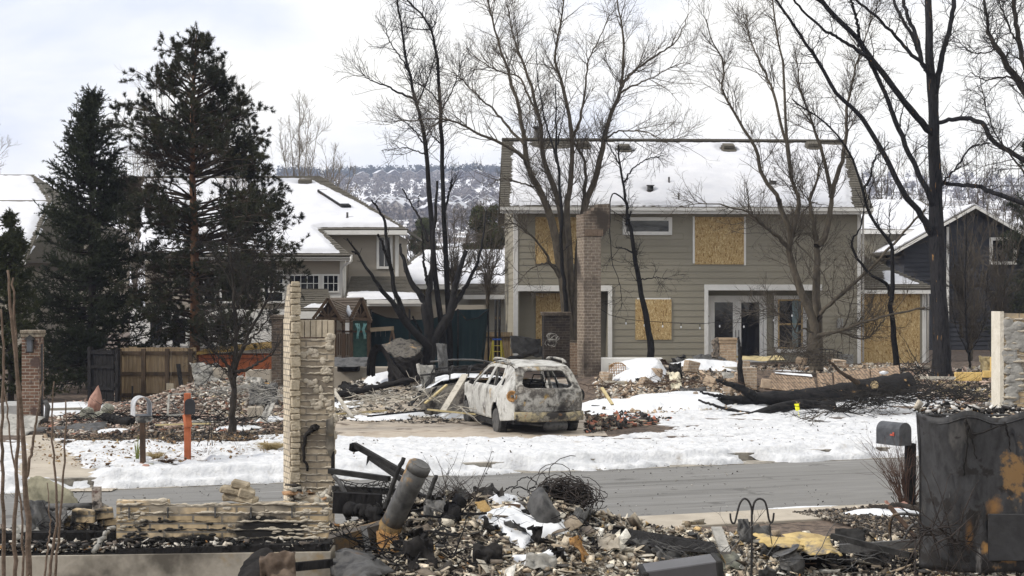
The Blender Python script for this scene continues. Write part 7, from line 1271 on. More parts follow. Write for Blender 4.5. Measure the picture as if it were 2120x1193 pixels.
# individual larger blocks in the heap
HP = [(1430, 760, .35, .3, .3, 40.5), (1470, 790, .30, .26, .24, 39), (1335, 795, .35, .3, .3, 39.8), (1360, 772, .3, .25, .25, 41), (1250, 850, .3, .2, .2, 37), (1275, 842, .22, .16, .12, 36.6), (1300, 838, .12, .1, .1, 36.5), (1515, 790, .25, .2, .2, 39.3), (1505, 806, .3, .2, .2, 38.6), (1395, 790, .14, .1, .1, 39), (1440, 815, .12, .1, .1, 38), (1585, 795, .25, .2, .25, 39), (1735, 752, .4, .3, .2, 41.5), (1660, 748, .3, .3, .2, 42), (1255, 780, .3, .3, .3, 41), (1960, 800, .25, .2, .08, 38)]
nm_ = ['large tan masonry lump high in the snowy heap', 'cracked brick lump at the right of the snowy heap', 'rough brown block near the chimney side of the heap', 'tan lump behind the rough brown block', 'half-buried dark block beside the car', 'square brick half under snow near the car', 'small perforated brick on the snow', 'jagged block left of the brick stub', 'flat block below the brick stub', 'small brick on the snow above the ledge', 'small yellow brick by the long ledge', 'leaning chunk at the left end of the slabs', 'long grey stone behind the brick slabs', 'dark chunk under the twig heap', 'brown chunk right by the chimney foot', 'thin flat stone on the right mulch']
for i, (a, b, sx, sy, sz, Y) in enumerate(HP):
    rr = random.Random(i); c = P(a, b, Y); mb = MB(Matrix.Translation(c) @ Matrix.Rotation(rr.uniform(-.6, .6), 4, 'Z') @ Matrix.Rotation(rr.uniform(-.4, .4), 4, 'Y')); mb.add([(x*sx*.5*rr.uniform(.75, 1.2), y*sy*.5*rr.uniform(.75, 1.2), z*sz*.5*rr.uniform(.7, 1.2)) for z in (-1, 1) for y in (-1, 1) for x in (-1, 1)], [(0, 2, 3, 1), (4, 5, 7, 6), (0, 1, 5, 4), (2, 6, 7, 3), (0, 4, 6, 2), (1, 3, 7, 5)]); tag(mb.build('masonry_block', [SBK, mat('tan rubble block', [(.24, .17, .115), (.36, .28, .20), (.30, .22, .15)], scale=8, bump=.7)][i % 2], bevel=.02), nm_[i], 'block')
# wire baskets
def cage(name, label, c, w, h, d, mt=BLACKM, n=9, seed=1, rad=.008):
    rr = random.Random(seed); mb = MB(Matrix.Translation(c))
    for k in range(n+1): x = -w/2+w*k/n; mb.tube([(x, -d/2, 0), (x, -d/2, h*(1-.25*abs(x/w*2)**2)), (x, d/2, h*(1-.25*abs(x/w*2)**2)), (x, d/2, 0)], rad, 4)
    for k in range(5): z = h*k/5; mb.tube([(-w/2, -d/2, z), (w/2, -d/2, z)], rad, 4); mb.tube([(-w/2, d/2, z*.8), (w/2, d/2, z*.8)], rad, 4)
    mb.tube([(-w/2, -d/2, h*.75), (-w/4, -d/2, h*.95), (w/4, -d/2, h*.97), (w/2, -d/2, h*.75)], rad*2, 5); return tag(mb.build(name, mt), label, 'wire basket')
cage('wire_basket', 'domed black wire basket under the brown tree', P(1700, 757, 43), 1.1, .5, .6, seed=1); cage('wire_basket', 'crushed rusty wire basket by the tall chimney', P(1278, 778, 41.5), .45, .38, .35, mt=RUST, seed=2, n=7)
crumple('metal_sheet', 'flat yellow-brown board on the heap by the doors', P(1575, 742, 43.5), 1.4, .6, 5, .05, 51, YEL, tilt=(10, 0)); crumple('metal_sheet', 'grey bent sheet lying left of the short tan pillar', P(1462, 744, 43.5), .8, .5, 5, .08, 52, GREYM, tilt=(25, 0)); crumple('cloth_bundle', 'small black and cream bundle in the middle of the snowy heap', P(1398, 770, 40), .35, .5, 0, .18, 53, BLACKM, tilt=(60, 0), cat='debris'); crumple('fabric_scrap', 'pale yellow scrap hanging on the snow below the black bundle', P(1398, 788, 39.6), .3, .55, 5, .08, 54, mat('cream scrap', [(.48, .44, .32), (.60, .56, .44)], scale=6), tilt=(50, 0), cat='debris')
for i, (a, b) in enumerate([(1330, 752), (1420, 745), (1352, 750), (1500, 742), (1380, 748)]): crumple('tile_scrap', ['dark scrap', 'grey scrap', 'green-grey board scrap', 'slate scrap', 'brown scrap'][i]+' on the back edge of the snowy heap', P(a, b+6, 43), .6, .4, i*25, .08, 60+i, [BLACKM, GREYM, ROCKG, GREYM, RWOOD][i], tilt=(20+5*i, 5), cat='debris')
# right side: insulation boards, stump edge
FO = mat('yellow foam board', [(.50, .33, .10), (.62, .44, .17), (.42, .27, .08)], scale=5, bump=.2)
for i, (a, b, c, d, Y, lb) in enumerate([(1978, 2033, 771, 782, 41, 'long low yellow foam board on the right mulch'), (2052, 2085, 740, 770, 43, 'upright yellow foam board at the right'), (2036, 2074, 768, 775, 42, 'thin yellow foam strip between the boards')]): mb = MB(); mb.box(xx(a, Y), xx(b, Y), Y, Y+.12, zz(d, Y)-.1, zz(c, Y)); tag(mb.build('foam_board', FO, bevel=.01), lb, 'board')
crumple('metal_sheet', 'bent dirty yellow panel left of the upright foam board', P(2042, 755, 43.2), .5, .5, 10, .1, 66, mat('dirty yellow panel', [(.25, .20, .10), (.40, .33, .2)], scale=6), tilt=(70, 15)); crumple('metal_sheet', 'black leaning triangle behind the foam boards', P(2062, 728, 44), .5, .6, 0, .06, 67, BLACKM, tilt=(60, 20)); plank('plank', 'grey plank on the ground at the foot of the big black trunk', P(1905, 782, 41), P(1978, 783, 40.8), .1, .08, PALEW)
chips('rubble', 'grey ash and scraps on the foam boards', areapx([(1985, 772), (2045, 770), (2045, 776), (1985, 778)]), 260, .05, .16, ASH, 91)

for i, (pp, Y_, n_, L_2, w_, m_, lb) in enumerate([([(700, 840), (800, 820), (900, 830), (980, 850)], 34.5, 60, .9, .018, PALEW, 'pale laths and bent strips scattered left of the burnt car'), ([(130, 870), (300, 860), (470, 870), (570, 860)], 33.5, 120, .9, .013, CHAR, 'charred laths scattered over the left lot'), ([(430, 810), (520, 800), (590, 830)], 36, 90, .8, .014, ASHM, 'curled metal strips in the pale ash heap'), ([(1250, 800), (1400, 790), (1560, 800)], 39, 70, .7, .014, RWOOD, 'broken dark laths in the snowy masonry heap'), ([(1900, 800), (1990, 810), (2070, 830)], 38, 160, .9, .010, TWIGD, 'dark twigs littering the ground right of the big trunk')]): tag(brush('burnt_laths', lb, pp, Y_, n_, 80+i, L=L_2, w=w_, flat=.3, spread=1.8, hh=0, mt=m_, cat='laths'), kind='stuff')
# ================================================================== FOREGROUND RUIN
HX = [-5.5, -3.6, -2.3, -1.9, -1.21, -.75, -.28, .1, .42, .79, 1.4, 2.2, 3.2, 4.2, 6, 8]; HH = [.72, .78, .80, .72, .92, 1.02, .97, .90, .93, .76, .56, .46, .40, .36, .3, .2]
def fz(x, y):
    x = np.asarray(x, float); y = np.asarray(y, float); h = np.interp(x, HX, HH); yr_ = np.interp(x, [-5, 0, 1.2, 4], [13.2, 14.0, 14.6, 15.0]); back = 1-sst(0, np.interp(x, [-5, -1, 1.5, 4], [1.0, 1.3, 1.3, .9]), y-yr_)
    front = h-.145*np.clip(yr_-y, 0, 9)+.0; z = np.where(y < yr_, front, h*back)
    z = z+.14*(fbm(x*1.5, y*1.9, 201)-.5)*np.clip(h*3, 0, 1)+.07*(fbm(x*5, y*5, 202, 3)-.5); pit = np.exp(-(((x+1.3)/.5)**2+((y-13.1)/.75)**2)); z = z-.32*pit-.12*np.exp(-(((x+.5)/.5)**2+((y-12.0)/.45)**2))
    return z
def fsurf(x, y, px_): return fz(x, y)
def FP(px, py, dz=0):            # photo pixel -> point on the foreground heap
    for Y in np.arange(10.5, 17, .02):
        p = P(px, py, Y)
        if p.z <= float(fz(p.x, p.y)): p.z += dz; return p
    return P(px, py, 14.5)
DEB = mat('debris soil', [(.03, .026, .022), (.12, .10, .08), (.24, .205, .16), (.045, .038, .032)], scale=7, rough=.95, bump=1.0, bscale=35, soot=[((.02, .018, .017), 1.2, .54, .66)])
x = np.arange(-7.5, 8.5, .05); y = np.arange(9.0, 17.2, .05); X, Y = np.meshgrid(x, y); Z = fz(X, Y)+.02*(fbm(X*14, Y*14, 5, 2)-.5); k = ((X > -1.52) | (Y > 12.35)) & (Z > -.06)
gridsheet('rubble heap', X, Y, Z, DEB, keep=k, kind='stuff')
def freg(poly, thr=None, seed=0, sgn=1):
    pts = [tuple(FP(a, b))[:2] for a, b in poly]; xs_ = [p[0] for p in pts]; ys_ = [p[1] for p in pts]
    def f(rng, n):
        m = n*5; x = rng.uniform(min(xs_), max(xs_), m); y = rng.uniform(min(ys_), max(ys_), m); k = inpoly(x, y, pts)
        if thr is not None: k &= (sgn*(fbm(x*1.6, y*1.9, seed, 3)-thr-.17*(1-sst(-1.6, .3, x)))+.10*(rng.rand(m)-.5) > 0)
        return x[k][:n], y[k][:n]
    return f
def fbox(x0, x1, y0, y1, thr=None, seed=0, sgn=1):
    def f(rng, n):
        m = n*4; x = rng.uniform(x0, x1, m); y = rng.uniform(y0, y1, m); k = (x > -1.5) | (y > 12.45)
        if thr is not None: k &= (sgn*(fbm(x*1.6, y*1.9, seed, 3)-thr-.17*(1-sst(-1.6, .3, x)))+.10*(rng.rand(m)-.5) > 0)
        return x[k][:n], y[k][:n]
    return f
FASH = [(.50, .43, .33, 6), (.62, .57, .47, 4), (.36, .29, .21, 4), (.16, .13, .10, 3), (.06, .055, .05, 3), (.44, .31, .15, .7), (.70, .67, .60, 1.5)]
FDK = [(.013, .013, .013, 9), (.035, .032, .03, 5), (.12, .10, .085, 3), (.40, .36, .30, 2), (.25, .13, .05, .5)]
CHK = dict(zf=fz, tilt=.8, lift=.35)
chips('rubble', 'pale plaster and brick crumbs covering the foreground heap', fbox(-.9, 6, 10.6, 15.6, .485, 301, 1), 50000, .006, .055, FASH, 31, flat=.4, long=1.3, **CHK)
chips('rubble', 'black cinders and burnt scraps in the foreground heap', fbox(-2.2, 6, 10.6, 15.4, .54, 301, -1), 52000, .006, .055, FDK+FASH[:2], 32, flat=.4, long=1.8, **CHK)
chips('rubble', 'larger broken plaster flakes on the foreground heap', fbox(-1.2, 5.4, 10.8, 15.2), 2600, .04, .15, FASH, 33, flat=.12, tilt=.7, zf=fz, lift=.5)
chips('rubble', 'ash, glass and cinders behind the low brick wall at the left', fbox(-5.2, -1.9, 12.5, 13.9), 20000, .006, .06, FDK+[(.42, .38, .33, 6), (.60, .57, .52, 3)], 34, flat=.35, long=1.5, **CHK)
# --------------------------------------------------------- ruined column
YK = 17.0; KS = FPX/YK; RK = 22; Mk = Matrix.Translation((xx(600, YK), YK, 0)) @ Matrix.Rotation(R(RK), 4, 'Z'); K = lambda py: zz(py, YK)
t = thing('ruined_wall', (xx(640, YK), YK, 0), 'tall broken pale brick wall corner standing alone beyond the low foreground wall', 'wall')
LB = brickmat('pale face brick', (.44, .375, .28), (.52, .45, .345), (.22, .195, .16), bw=.105, rh=.0677, ms=.007, rot=R(RK), bump=1, soot=[((.30, .26, .21), 2, .55, .7)])
LB2 = brickmat('pale back brick', (.27, .225, .165), (.37, .31, .23), (.20, .175, .14), bw=.245, rh=.079, ms=.009, rot=R(0), bump=1, soot=[((.16, .135, .105), 2.2, .50, .62), ((.04, .035, .03), 1.7, .66, .72, 12)])
MORT = mat('squeezed mortar', [(.26, .23, .18), (.42, .375, .30), (.33, .29, .235)], scale=9, rough=.95, bump=.7, bscale=50, soot=[((.05, .045, .04), 1.5, .62, .72)])
prof = [(0, K(1090)), (.33, K(1090)), (.33, K(662)), (.30, K(661)), (.27, K(640)), (.24, K(625)), (.17, K(608)), (.14, K(592)), (.06, K(588)), (0, K(590))]
mb = MB(Mk); mb.prism([(0, a, b) for a, b in prof], (.115, 0, 0)); mb.build('brick_edge', LB, t)
# rough broken end: stepped lumps of brick and mortar
mb = MB(Mk); rr = random.Random(5); z = K(1060); i = 0
while z < K(592): h = .0677*rr.choice((1, 1, 2)); mb.obox((.0575+rr.uniform(-.006, .008), -.012-rr.uniform(0, .028), z+h/2), (.112+rr.uniform(-.015, .01), .05, h*.86), Matrix.Rotation(rr.uniform(-.12, .12), 3, 'Y') @ Matrix.Rotation(rr.uniform(-.2, .2), 3, 'Z')); z += h
mb.build('broken_end', mat('broken pale brick', [(.25, .21, .15), (.44, .38, .285), (.34, .29, .215)], scale=8, bump=.9, rough=.95), t, bevel=.008)
def lumpcloud(name, parent, pts, mt, sub=2, seed=1):
    """soft irregular lumps merged as one mesh part: pts (x,y,z,rx,ry,rz)"""
    rng = np.random.RandomState(seed); bm0 = bmesh.new(); bmesh.ops.create_icosphere(bm0, subdivisions=sub, radius=1); base_ = np.array([v.co[:] for v in bm0.verts]); T0 = np.array([[v.index for v in f.verts] for f in bm0.faces]); bm0.free(); VV = []; TT = []
    for i, p in enumerate(pts): k = 1+.55*(fbm(base_[:, 0]*1.8+i*3.1, base_[:, 2]*1.8+base_[:, 1]*2, seed+i, 3)-.5)[:, None]; VV.append(base_*k*np.array(p[3:])+np.array(p[:3])); TT.append(T0+i*len(base_))
    return mesh_np(name, np.vstack(VV), None, mt, parent, True, T=np.vstack(TT))
rr = random.Random(8); L_ = []
for i in range(44): z = rr.uniform(K(1050), K(600)); q = Mk @ Vector((rr.uniform(.02, .10), -.035, z)); L_.append((q.x, q.y, q.z, rr.uniform(.015, .035), rr.uniform(.008, .016), rr.uniform(.010, .022)))
lumpcloud('mortar', t, L_, MORT, seed=3)
# inner leaf facing the road side
x0, x1 = xx(617, YK), xx(690, YK); mb = MB(); yb_ = YK+.04
mb.prism([(x0, yb_, K(1085)), (x1, yb_, K(1085)), (x1+.006, yb_, K(900)), (x1-.008, yb_, K(780)), (x1+.004, yb_, K(701)), (x0, yb_, K(701))], (0, .10, 0)); mb.build('back_leaf', LB2, t)
mb = MB(); xs_ = np.linspace(x0, x1, 7)
for i in range(6): mb.box(xs_[i]+.004, xs_[i+1]-.004, yb_-.006*(i % 2), yb_+.098, K(699)+.002, K(663)-.004*(i == 5))
mb.build('soldier_course', mat('soldier bricks', [(.30, .26, .195), (.42, .36, .275)], scale=6, bump=.4), t, bevel=.003)
def ridges(name, parent, rows, xa, xb, y, mt, seed=1, r=.012, n=70, gap=.25, sides=7, amp=.006):
    C = []; RR = []; rng = np.random.RandomState(seed)
    for z in rows:
        x = np.linspace(xa, xb, n); w = fbm(x*9+z*31, x*0+z*17, seed, 3); w2 = fbm(x*22+z*11, x*0+z*7, seed+5, 2); rad = r*np.clip((w-gap)*3.4, .05, 2.2)*(.6+.8*w2)
        C.append(np.stack([x, y-.3*rad, z+amp*2*(w2-.5)*2-.3*rad], -1)); RR.append(rad)
    V, Q = tubes_np(np.array(C), np.array(RR), sides); return mesh_np(name, V, Q, mt, parent, True)
ridges('mortar_ridge', t, [K(1080)+.079*i for i in range(1, 28)], x0+.01, x1-.01, yb_, MORT, 4, .007)
rr = random.Random(18); L_ = []
path = [(640, 730), (655, 735), (668, 748), (676, 765), (680, 785), (635, 790), (648, 793), (660, 805), (668, 822), (680, 835), (686, 700), (684, 715), (650, 838), (662, 842), (686, 880), (688, 900), (686, 930), (690, 865), (688, 845), (628, 735)]
for (a, b) in path:
    for k in range(4): q = P(a+rr.uniform(-7, 7), b+rr.uniform(-6, 6), yb_); L_.append((q.x, q.y-.004, q.z, rr.uniform(.02, .045), rr.uniform(.008, .015), rr.uniform(.018, .045)))
lumpcloud('mortar_slab', t, L_, MORT, seed=9)
mb = MB(); mb.prism([P(674, 870, yb_-.03), P(690, 862, yb_-.03), P(692, 930, yb_-.03), P(684, 950, yb_-.03), P(676, 930, yb_-.03)], (0, .02, 0)); mb.build('loose_slab', CONC2, t, bevel=.006)
bough('torn_flashing', None, [(655, 882), (645, 888), (634, 902), (629, 925), (631, 950), (636, 975)], yb_-.06, yb_-.03, 12, 5, BKS, None, 3, t, sides=5); bough('torn_flashing', None, [(657, 882), (648, 890), (640, 896)], yb_-.08, yb_-.04, 15, 8, BKS, None, 4, t, sides=4)
mb = MB(); mb.box(xx(685, YK), xx(692, YK), yb_-.02, yb_-.002, K(985), K(935)); mb.build('charred_edge', CHAR, t)
# ledge of rubble bricks at the column foot
chips('rubble', 'broken plaster and brick piled at the foot of the tall ruined corner', lambda rng, n: (rng.uniform(xx(612, YK), xx(692, YK), n), rng.uniform(YK-.45, YK-.02, n)), 900, .03, .12, [(.40, .37, .31, 5), (.25, .22, .18, 3), (.05, .045, .04, 2), (.3, .18, .1, 1)], 35, zf=lambda x, y: .48+.12*np.sin(x*9)+0*y, lift=1.5)
mb = MB(); mb.box(xx(622, YK), xx(690, YK), YK-.42, YK-.02, -.1, K(1020)); tag(mb.build('masonry_block', LB2, bevel=.02), 'square brick plinth at the foot of the tall ruined corner', 'block')
# right-hand counterpart wall
YW2 = 19.0; t = thing('ruined_wall', (xx(2110, YW2), YW2, 0), 'broken pale brick wall with mortar smears cut by the right edge', 'wall'); W2 = lambda py: zz(py, YW2); xa, xb = xx(2077, YW2), xx(2230, YW2); mb = MB(); mb.prism([(xa, YW2, -.2), (xb, YW2, -.2), (xb, YW2, W2(652)), (xa, YW2, W2(648))], (0, .12, 0)); mb.build('back_leaf', brickmat('tan back brick', (.36, .275, .17), (.43, .34, .22), (.24, .21, .17), bw=.245, rh=.079, rot=0, bump=1, soot=[((.25, .22, .18), 2.2, .5, .6)]), t)
mb = MB(Matrix.Translation((xx(2070, YW2), YW2-.01, 0))); mb.box(0, .05, 0, .35, -.2, W2(645)); mb.build('brick_edge', mat('whitened brick edge', [(.50, .46, .38), (.62, .58, .5)], scale=6, bump=.5), t)
ridges('mortar_ridge', t, [W2(860)+.079*i for i in range(1, 17)], xa, xb, YW2, MORT, 14, .012); rr = random.Random(28); L_ = []
for i in range(120): a = rr.uniform(2080, 2125); b = rr.uniform(655, 850); 
L_ = []
for (a, b) in [(2088, 665), (2090, 685), (2095, 700), (2105, 672), (2112, 690), (2085, 730), (2092, 740), (2100, 755), (2108, 770), (2090, 770), (2096, 790), (2104, 800), (2090, 815), (2085, 840), (2093, 850), (2115, 712), (2100, 715)]:
    for k in range(4): q = P(a+rr.uniform(-7, 7), b+rr.uniform(-8, 8), YW2); L_.append((q.x, q.y-.004, q.z, rr.uniform(.05, .10), rr.uniform(.006, .013), rr.uniform(.04, .08)))
lumpcloud('mortar_slab', t, L_, mat('grey mortar smear', [(.22, .215, .20), (.34, .33, .305)], scale=7, bump=.6, rough=.95), seed=19)
# --------------------------------------------------------- low brick wall on its foundation
YB = 12.3; Q_ = lambda py: zz(py, YB); t = thing('low_wall', (xx(460, YB), YB, .74), 'low broken brick wall with squeezed mortar ridges and soot, on the concrete foundation', 'wall')
LWB = brickmat('tan inner brick', (.36, .275, .165), (.46, .36, .235), (.19, .17, .14), bw=.245, rh=.072, ms=.010, rot=0, bump=1, soot=[((.26, .225, .175), 2.4, .52, .60), ((.022, .02, .019), 1.15, .55, .61, 21)])
xa, xb = xx(241, YB), xx(678, YB); zb = Q_(1132); top = [(241, 1038), (345, 1037), (347, 1048), (400, 1050), (470, 1046), (540, 1042), (585, 1041), (625, 1046), (678, 1044)]
mb = MB(); mb.prism([(xa, YB, zb+.07), (xb, YB, zb+.07)]+[(xx(a, YB), YB, Q_(b)) for a, b in top[::-1]], (0, .11, 0)); mb.build('brickwork', LWB, t)
mb = MB(); mb.box(xa+.02, xb-.01, YB-.006, YB+.10, zb, zb+.069); mb.build('charred_course', CHAR, t)
ridges('mortar_ridge', t, [zb+.072*i+.005 for i in range(1, 6)], xa+.01, xb-.01, YB, MORT, 24, .0095, n=260, gap=.30, sides=8, amp=.006)
ridges('mortar_cap', t, [Q_(1046)], xx(347, YB), xb-.01, YB+.03, MORT, 34, .011, n=160, gap=.15, amp=.008); ridges('mortar_cap', t, [Q_(1038)], xa, xx(345, YB), YB+.03, MORT, 35, .010, n=60, gap=.1, amp=.006)
rr = random.Random(38); L_ = []
for i in range(95):
    a = rr.choice((rr.uniform(246, 300), rr.uniform(246, 680), rr.uniform(600, 678))); b = rr.uniform(1052, 1110); q = P(a, b, YB); L_.append((q.x, q.y-.003, q.z, rr.uniform(.015, .04), rr.uniform(.004, .009), rr.uniform(.006, .015)))
lumpcloud('mortar_smear', t, L_, MORT, seed=29)
mb = MB()
for px in (268, 348, 446, 520, 605): mb.box(xx(px, YB)-.006, xx(px, YB)+.006, YB-.018, YB-.003, Q_(1072), Q_(1050))
mb.build('wall_tie', GREYM, t)
patch(LWB, (xx(560, YB)-xx(460, YB), 0, Q_(1098)-.74), .16, (.016, .015, .014), 6, 1.0, (.42, .3, 1.3)); patch(LWB, (xx(400, YB)-xx(460, YB), 0, Q_(1122)-.74), .12, (.016, .015, .014), 7, 1.0, (.4, .3, 1.6)); patch(MORT, (-.3, 0, .12), .18, (.02, .019, .018), 6, 1.1, (.35, .2, 1))
# lump of bricks on top
mb = MB(); rr = random.Random(3)
for (a, b, w, h, an) in ((478, 1015, .17, .055, -.2), (498, 1004, .15, .06, -.25), (490, 1030, .2, .055, -.15), (510, 1021, .14, .08, -.3), (512, 1034, .16, .05, -.1), (475, 1028, .1, .06, .1), (505, 1012, .12, .06, -.5)): mb.obox(P(a, b, YB+.1+rr.uniform(-.03, .03)), (w, .16, h), Matrix.Rotation(-an, 3, 'Y') @ Matrix.Rotation(rr.uniform(-.3, .3), 3, 'Z'))
tag(mb.build('brick_lump', mat('mortared brick lump', [(.20, .165, .115), (.38, .32, .23)], scale=7, bump=.8, rough=.95), bevel=.012), 'leaning lump of mortared bricks on top of the low wall', 'brick lump')
# foundation
t = thing('foundation_wall', (xx(340, 12), 12.05, 0), 'stained pale concrete foundation wall along the lower left edge', 'foundation'); zf_ = zz(1152, 12.05); mb = MB(); mb.prism([(-6, 12.05, -1.5), (xx(684, 12.05), 12.05, -1.5), (xx(684, 12.05), 12.05, zf_+.035), (-6, 12.05, zf_-.03)], (0, .35, 0)); mb.build('concrete_face', CONC2, t)
mb = MB(); mb.prism([(-6, 12.09, zf_-.03), (xx(240, 12.1), 12.09, zf_-.005), (xx(240, 12.1), 12.09, zf_+.015), (-6, 12.09, zf_-.01)], (0, .2, 0)); mb.prism([(xx(240, 12.1), 12.09, zf_+.0), (xx(682, 12.1), 12.09, zf_+.037), (xx(682, 12.1), 12.09, zf_+.10), (xx(240, 12.1), 12.09, zf_+.05)], (0, .22, 0)); mb.build('charred_sill', CHAR, t)
chips('rubble', 'ash flakes and cinders lying along the foundation sill', lambda rng, n: (rng.uniform(-5, xx(682, 12.1), n), rng.uniform(12.1, 12.42, n)), 2600, .01, .06, FDK+[(.5, .47, .42, 6)], 36, zf=lambda x, y: zf_+.03+.0*x+.03*(x > -3.3), lift=.8)
mb = MB(); mb.bar((-5.2, 12.62, .78), (xx(236, 12.6), 12.6, .80), .14, .09); tag(mb.build('charred_beam', CHAR), 'long charred beam along the ash at the lower left', 'beam')
bough('charred_stick', 'short charred stick leaning on the sill left of the low wall', [(196, 1143), (205, 1125), (222, 1103), (236, 1093)], 12.1, 12.5, 12, 9, ASHM, 'stick', 3)
mb = MB(); mb.tube([P(45, 1050, 12.9), P(120, 1050, 12.9), P(194, 1048, 12.9)], .032, 12); tag(mb.build('steel_pipe', GREYM), 'horizontal black and white scorched pipe at the left', 'pipe')
mb = MB(); mb.bar(P(200, 1008, 12.9), P(201, 1078, 12.9), .075, .05); mb.bar(P(194, 1040, 12.88), P(194, 1075, 12.88), .02, .03); tag(mb.build('steel_post', mat('peeling post', [(.04, .035, .032), (.35, .31, .27), (.10, .06, .05)], scale=9, bump=.5, lo=.4, hi=.6)), 'upright peeling steel post at the end of the scorched pipe', 'post')
skin('curved_panel', [[P(58, 1045, 13.3), P(56, 1010, 13.3), P(62, 988, 13.3)], [P(95, 1050, 13.2), P(92, 1015, 13.2), P(85, 988, 13.25)], [P(130, 1050, 13.15), P(128, 1022, 13.15), P(118, 1000, 13.2)], [P(168, 1046, 13.1), P(160, 1036, 13.1), P(150, 1020, 13.15)]], mat('greenish scorched panel', [(.12, .115, .08), (.24, .225, .16), (.17, .16, .115)], scale=5, bump=.3, soot=[((.04, .035, .03), 3, .58, .68)]), None, jit=.004, seed=5)
tag(bpy.data.objects['curved_panel'], 'curved greenish scorched panel rising behind the pipe at the left', 'panel')
for i, (a, b, w, h, an) in enumerate([(175, 1068, .2, .11, .1), (215, 1063, .16, .09, -.1), (228, 1080, .2, .06, .05), (222, 1094, .3, .07, .05), (165, 1085, .12, .08, .2), (140, 1080, .1, .09, -.3), (210, 1050, .12, .05, .5)]):
    mb = MB(); mb.obox(P(a, b, 12.7+.05*i), (w, .12, h), Matrix.Rotation(an, 3, 'Y') @ Matrix.Rotation(.3*i, 3, 'Z')); tag(mb.build('brick', LWB, bevel=.008), ['tan brick pair below the post foot', 'tan brick leaning on the low wall end', 'flat brick against the end of the low wall', 'lowest long brick by the low wall end', 'small brick left of the tan pair', 'tipped brick furthest left behind the ash', 'thin brick wedge left of the low wall top'][i], 'brick')
crumple('metal_sheet', 'purplish crumpled metal scrap under the scorched pipe', P(75, 1075, 12.8), .25, .35, 20, .07, 71, GREYM, tilt=(60, 20)); crumple('metal_sheet', 'rounded dark scrap below the curved panel', P(115, 1078, 12.85), .25, .22, -20, .08, 72, GREYM, tilt=(60, 0)); crumple('plaster_sheet', 'pale scrap in front of the beam at the far left', P(55, 1105, 12.6), .25, .2, 30, .06, 73, ASHM, tilt=(40, 10), cat='debris')
bough('wire_loop', 'thin black wire arch in the left ash', [(145, 1085), (160, 1070), (175, 1062), (176, 1050)], 12.7, 12.8, 4, 3, BLACKM, 'wire', 4, sides=5); bough('wire_loop', 'second thin wire arch, nearer the post', [(176, 1090), (180, 1075), (192, 1070), (203, 1066)], 12.7, 12.8, 4, 3, BLACKM, 'wire', 5, sides=5)
# --------------------------------------------------------- flue pipe and irons
YF_ = 13.3; FL = mat('scorched flue steel', [(.042, .041, .040), (.10, .098, .094), (.06, .058, .054)], scale=6, rough=.55, metal=.25, bump=.2, bscale=14, soot=[((.30, .17, .045), 2.6, .60, .70, 6), ((.03, .03, .03), 2.2, .62, .72)])
t = thing('flue_pipe', P(808, 1100, YF_), 'thick scorched flue pipe leaning up to the right over the debris', 'flue pipe'); a, b = P(800, 1106, YF_-.1), P(868, 966, YF_-.3); mb = MB(); mb.tube([a, a+(b-a)*.3, a+(b-a)*.7, b], [.098, .098, .101, .104], 24); mb.build('tube', FL, t)
mb = MB(); d = (b-a).normalized(); mb.tube([b-d*.05, b+d*.01, b+d*.03], [.108, .108, .09], 24); mb.tube([b+d*.03, b+d*.035], [.09, .08], 24); mb.build('end_cap', FL, t); mb = MB(); mb.tube([a-d*.16, a-d*.02, a+d*.12], [.115, .11, .104], 24); mb.build('collar', mat('brown scorched collar', [(.05, .04, .03), (.20, .125, .045), (.09, .06, .035)], scale=7, rough=.7, bump=.3), t)
t = thing('iron_duct', P(740, 1110, 13.1), 'rusty square duct lying left from the foot of the flue pipe', 'duct'); mb = MB(); mb.bar(P(676, 1128, 13.0), P(803, 1092, 13.25), .16, .13); mb.build('duct', mat('rusty duct', [(.045, .04, .036), (.10, .085, .07), (.26, .15, .05)], scale=4, metal=.3, bump=.4), t); mb = MB(); mb.bar(P(800, 1102, 13.15), P(812, 1140, 13.0), .15, .10); mb.build('end_flap', RUST, t)
for nm, lb, pts, w, h, m_ in [('iron_rail', 'upper slanting black rail with a bracket, left of the flue pipe', [P(733, 921, 14.2), P(845, 985, 13.9)], .05, .05, BLACKM), ('iron_rail', 'lower slanting black rail just under the first', [P(765, 947, 14.1), P(838, 998, 13.8)], .04, .04, BLACKM), ('iron_rail', 'long black angle iron from the column foot to the flue pipe', [P(682, 975, 14.3), P(806, 992, 14.0)], .06, .05, BLACKM), ('iron_rail', 'second angle iron lower down behind the flue pipe', [P(690, 1012, 14.4), P(820, 1018, 14.1)], .05, .06, BLACKM), ('iron_rail', 'black box beam in the shadowed pit left of the flue pipe', [P(690, 1040, 13.9), P(790, 1045, 13.9)], .1, .2, CHAR), ('iron_strip', 'flat rusty strip hanging below the duct', [P(752, 1090, 12.9), P(765, 1150, 12.7)], .05, .02, GREYM), ('iron_strip', 'second flat strip, right of the hanging one', [P(787, 1100, 12.9), P(793, 1165, 12.7)], .07, .02, RUST), ('iron_strip', 'third dark strip under the flue foot', [P(820, 1120, 12.9), P(826, 1190, 12.5)], .05, .02, BLACKM), ('iron_strip', 'broad rusty blade sloping down at the bottom', [P(825, 1140, 12.6), P(850, 1200, 12.2)], .14, .03, RUST), ('iron_strip', 'thin pinkish bar slanting in the lower rubble', [P(935, 1140, 12.6), P(962, 1195, 12.2)], .03, .03, ROCKR)]: mb = MB(); mb.bar(*pts, w, h); tag(mb.build(nm, m_), lb, 'iron')
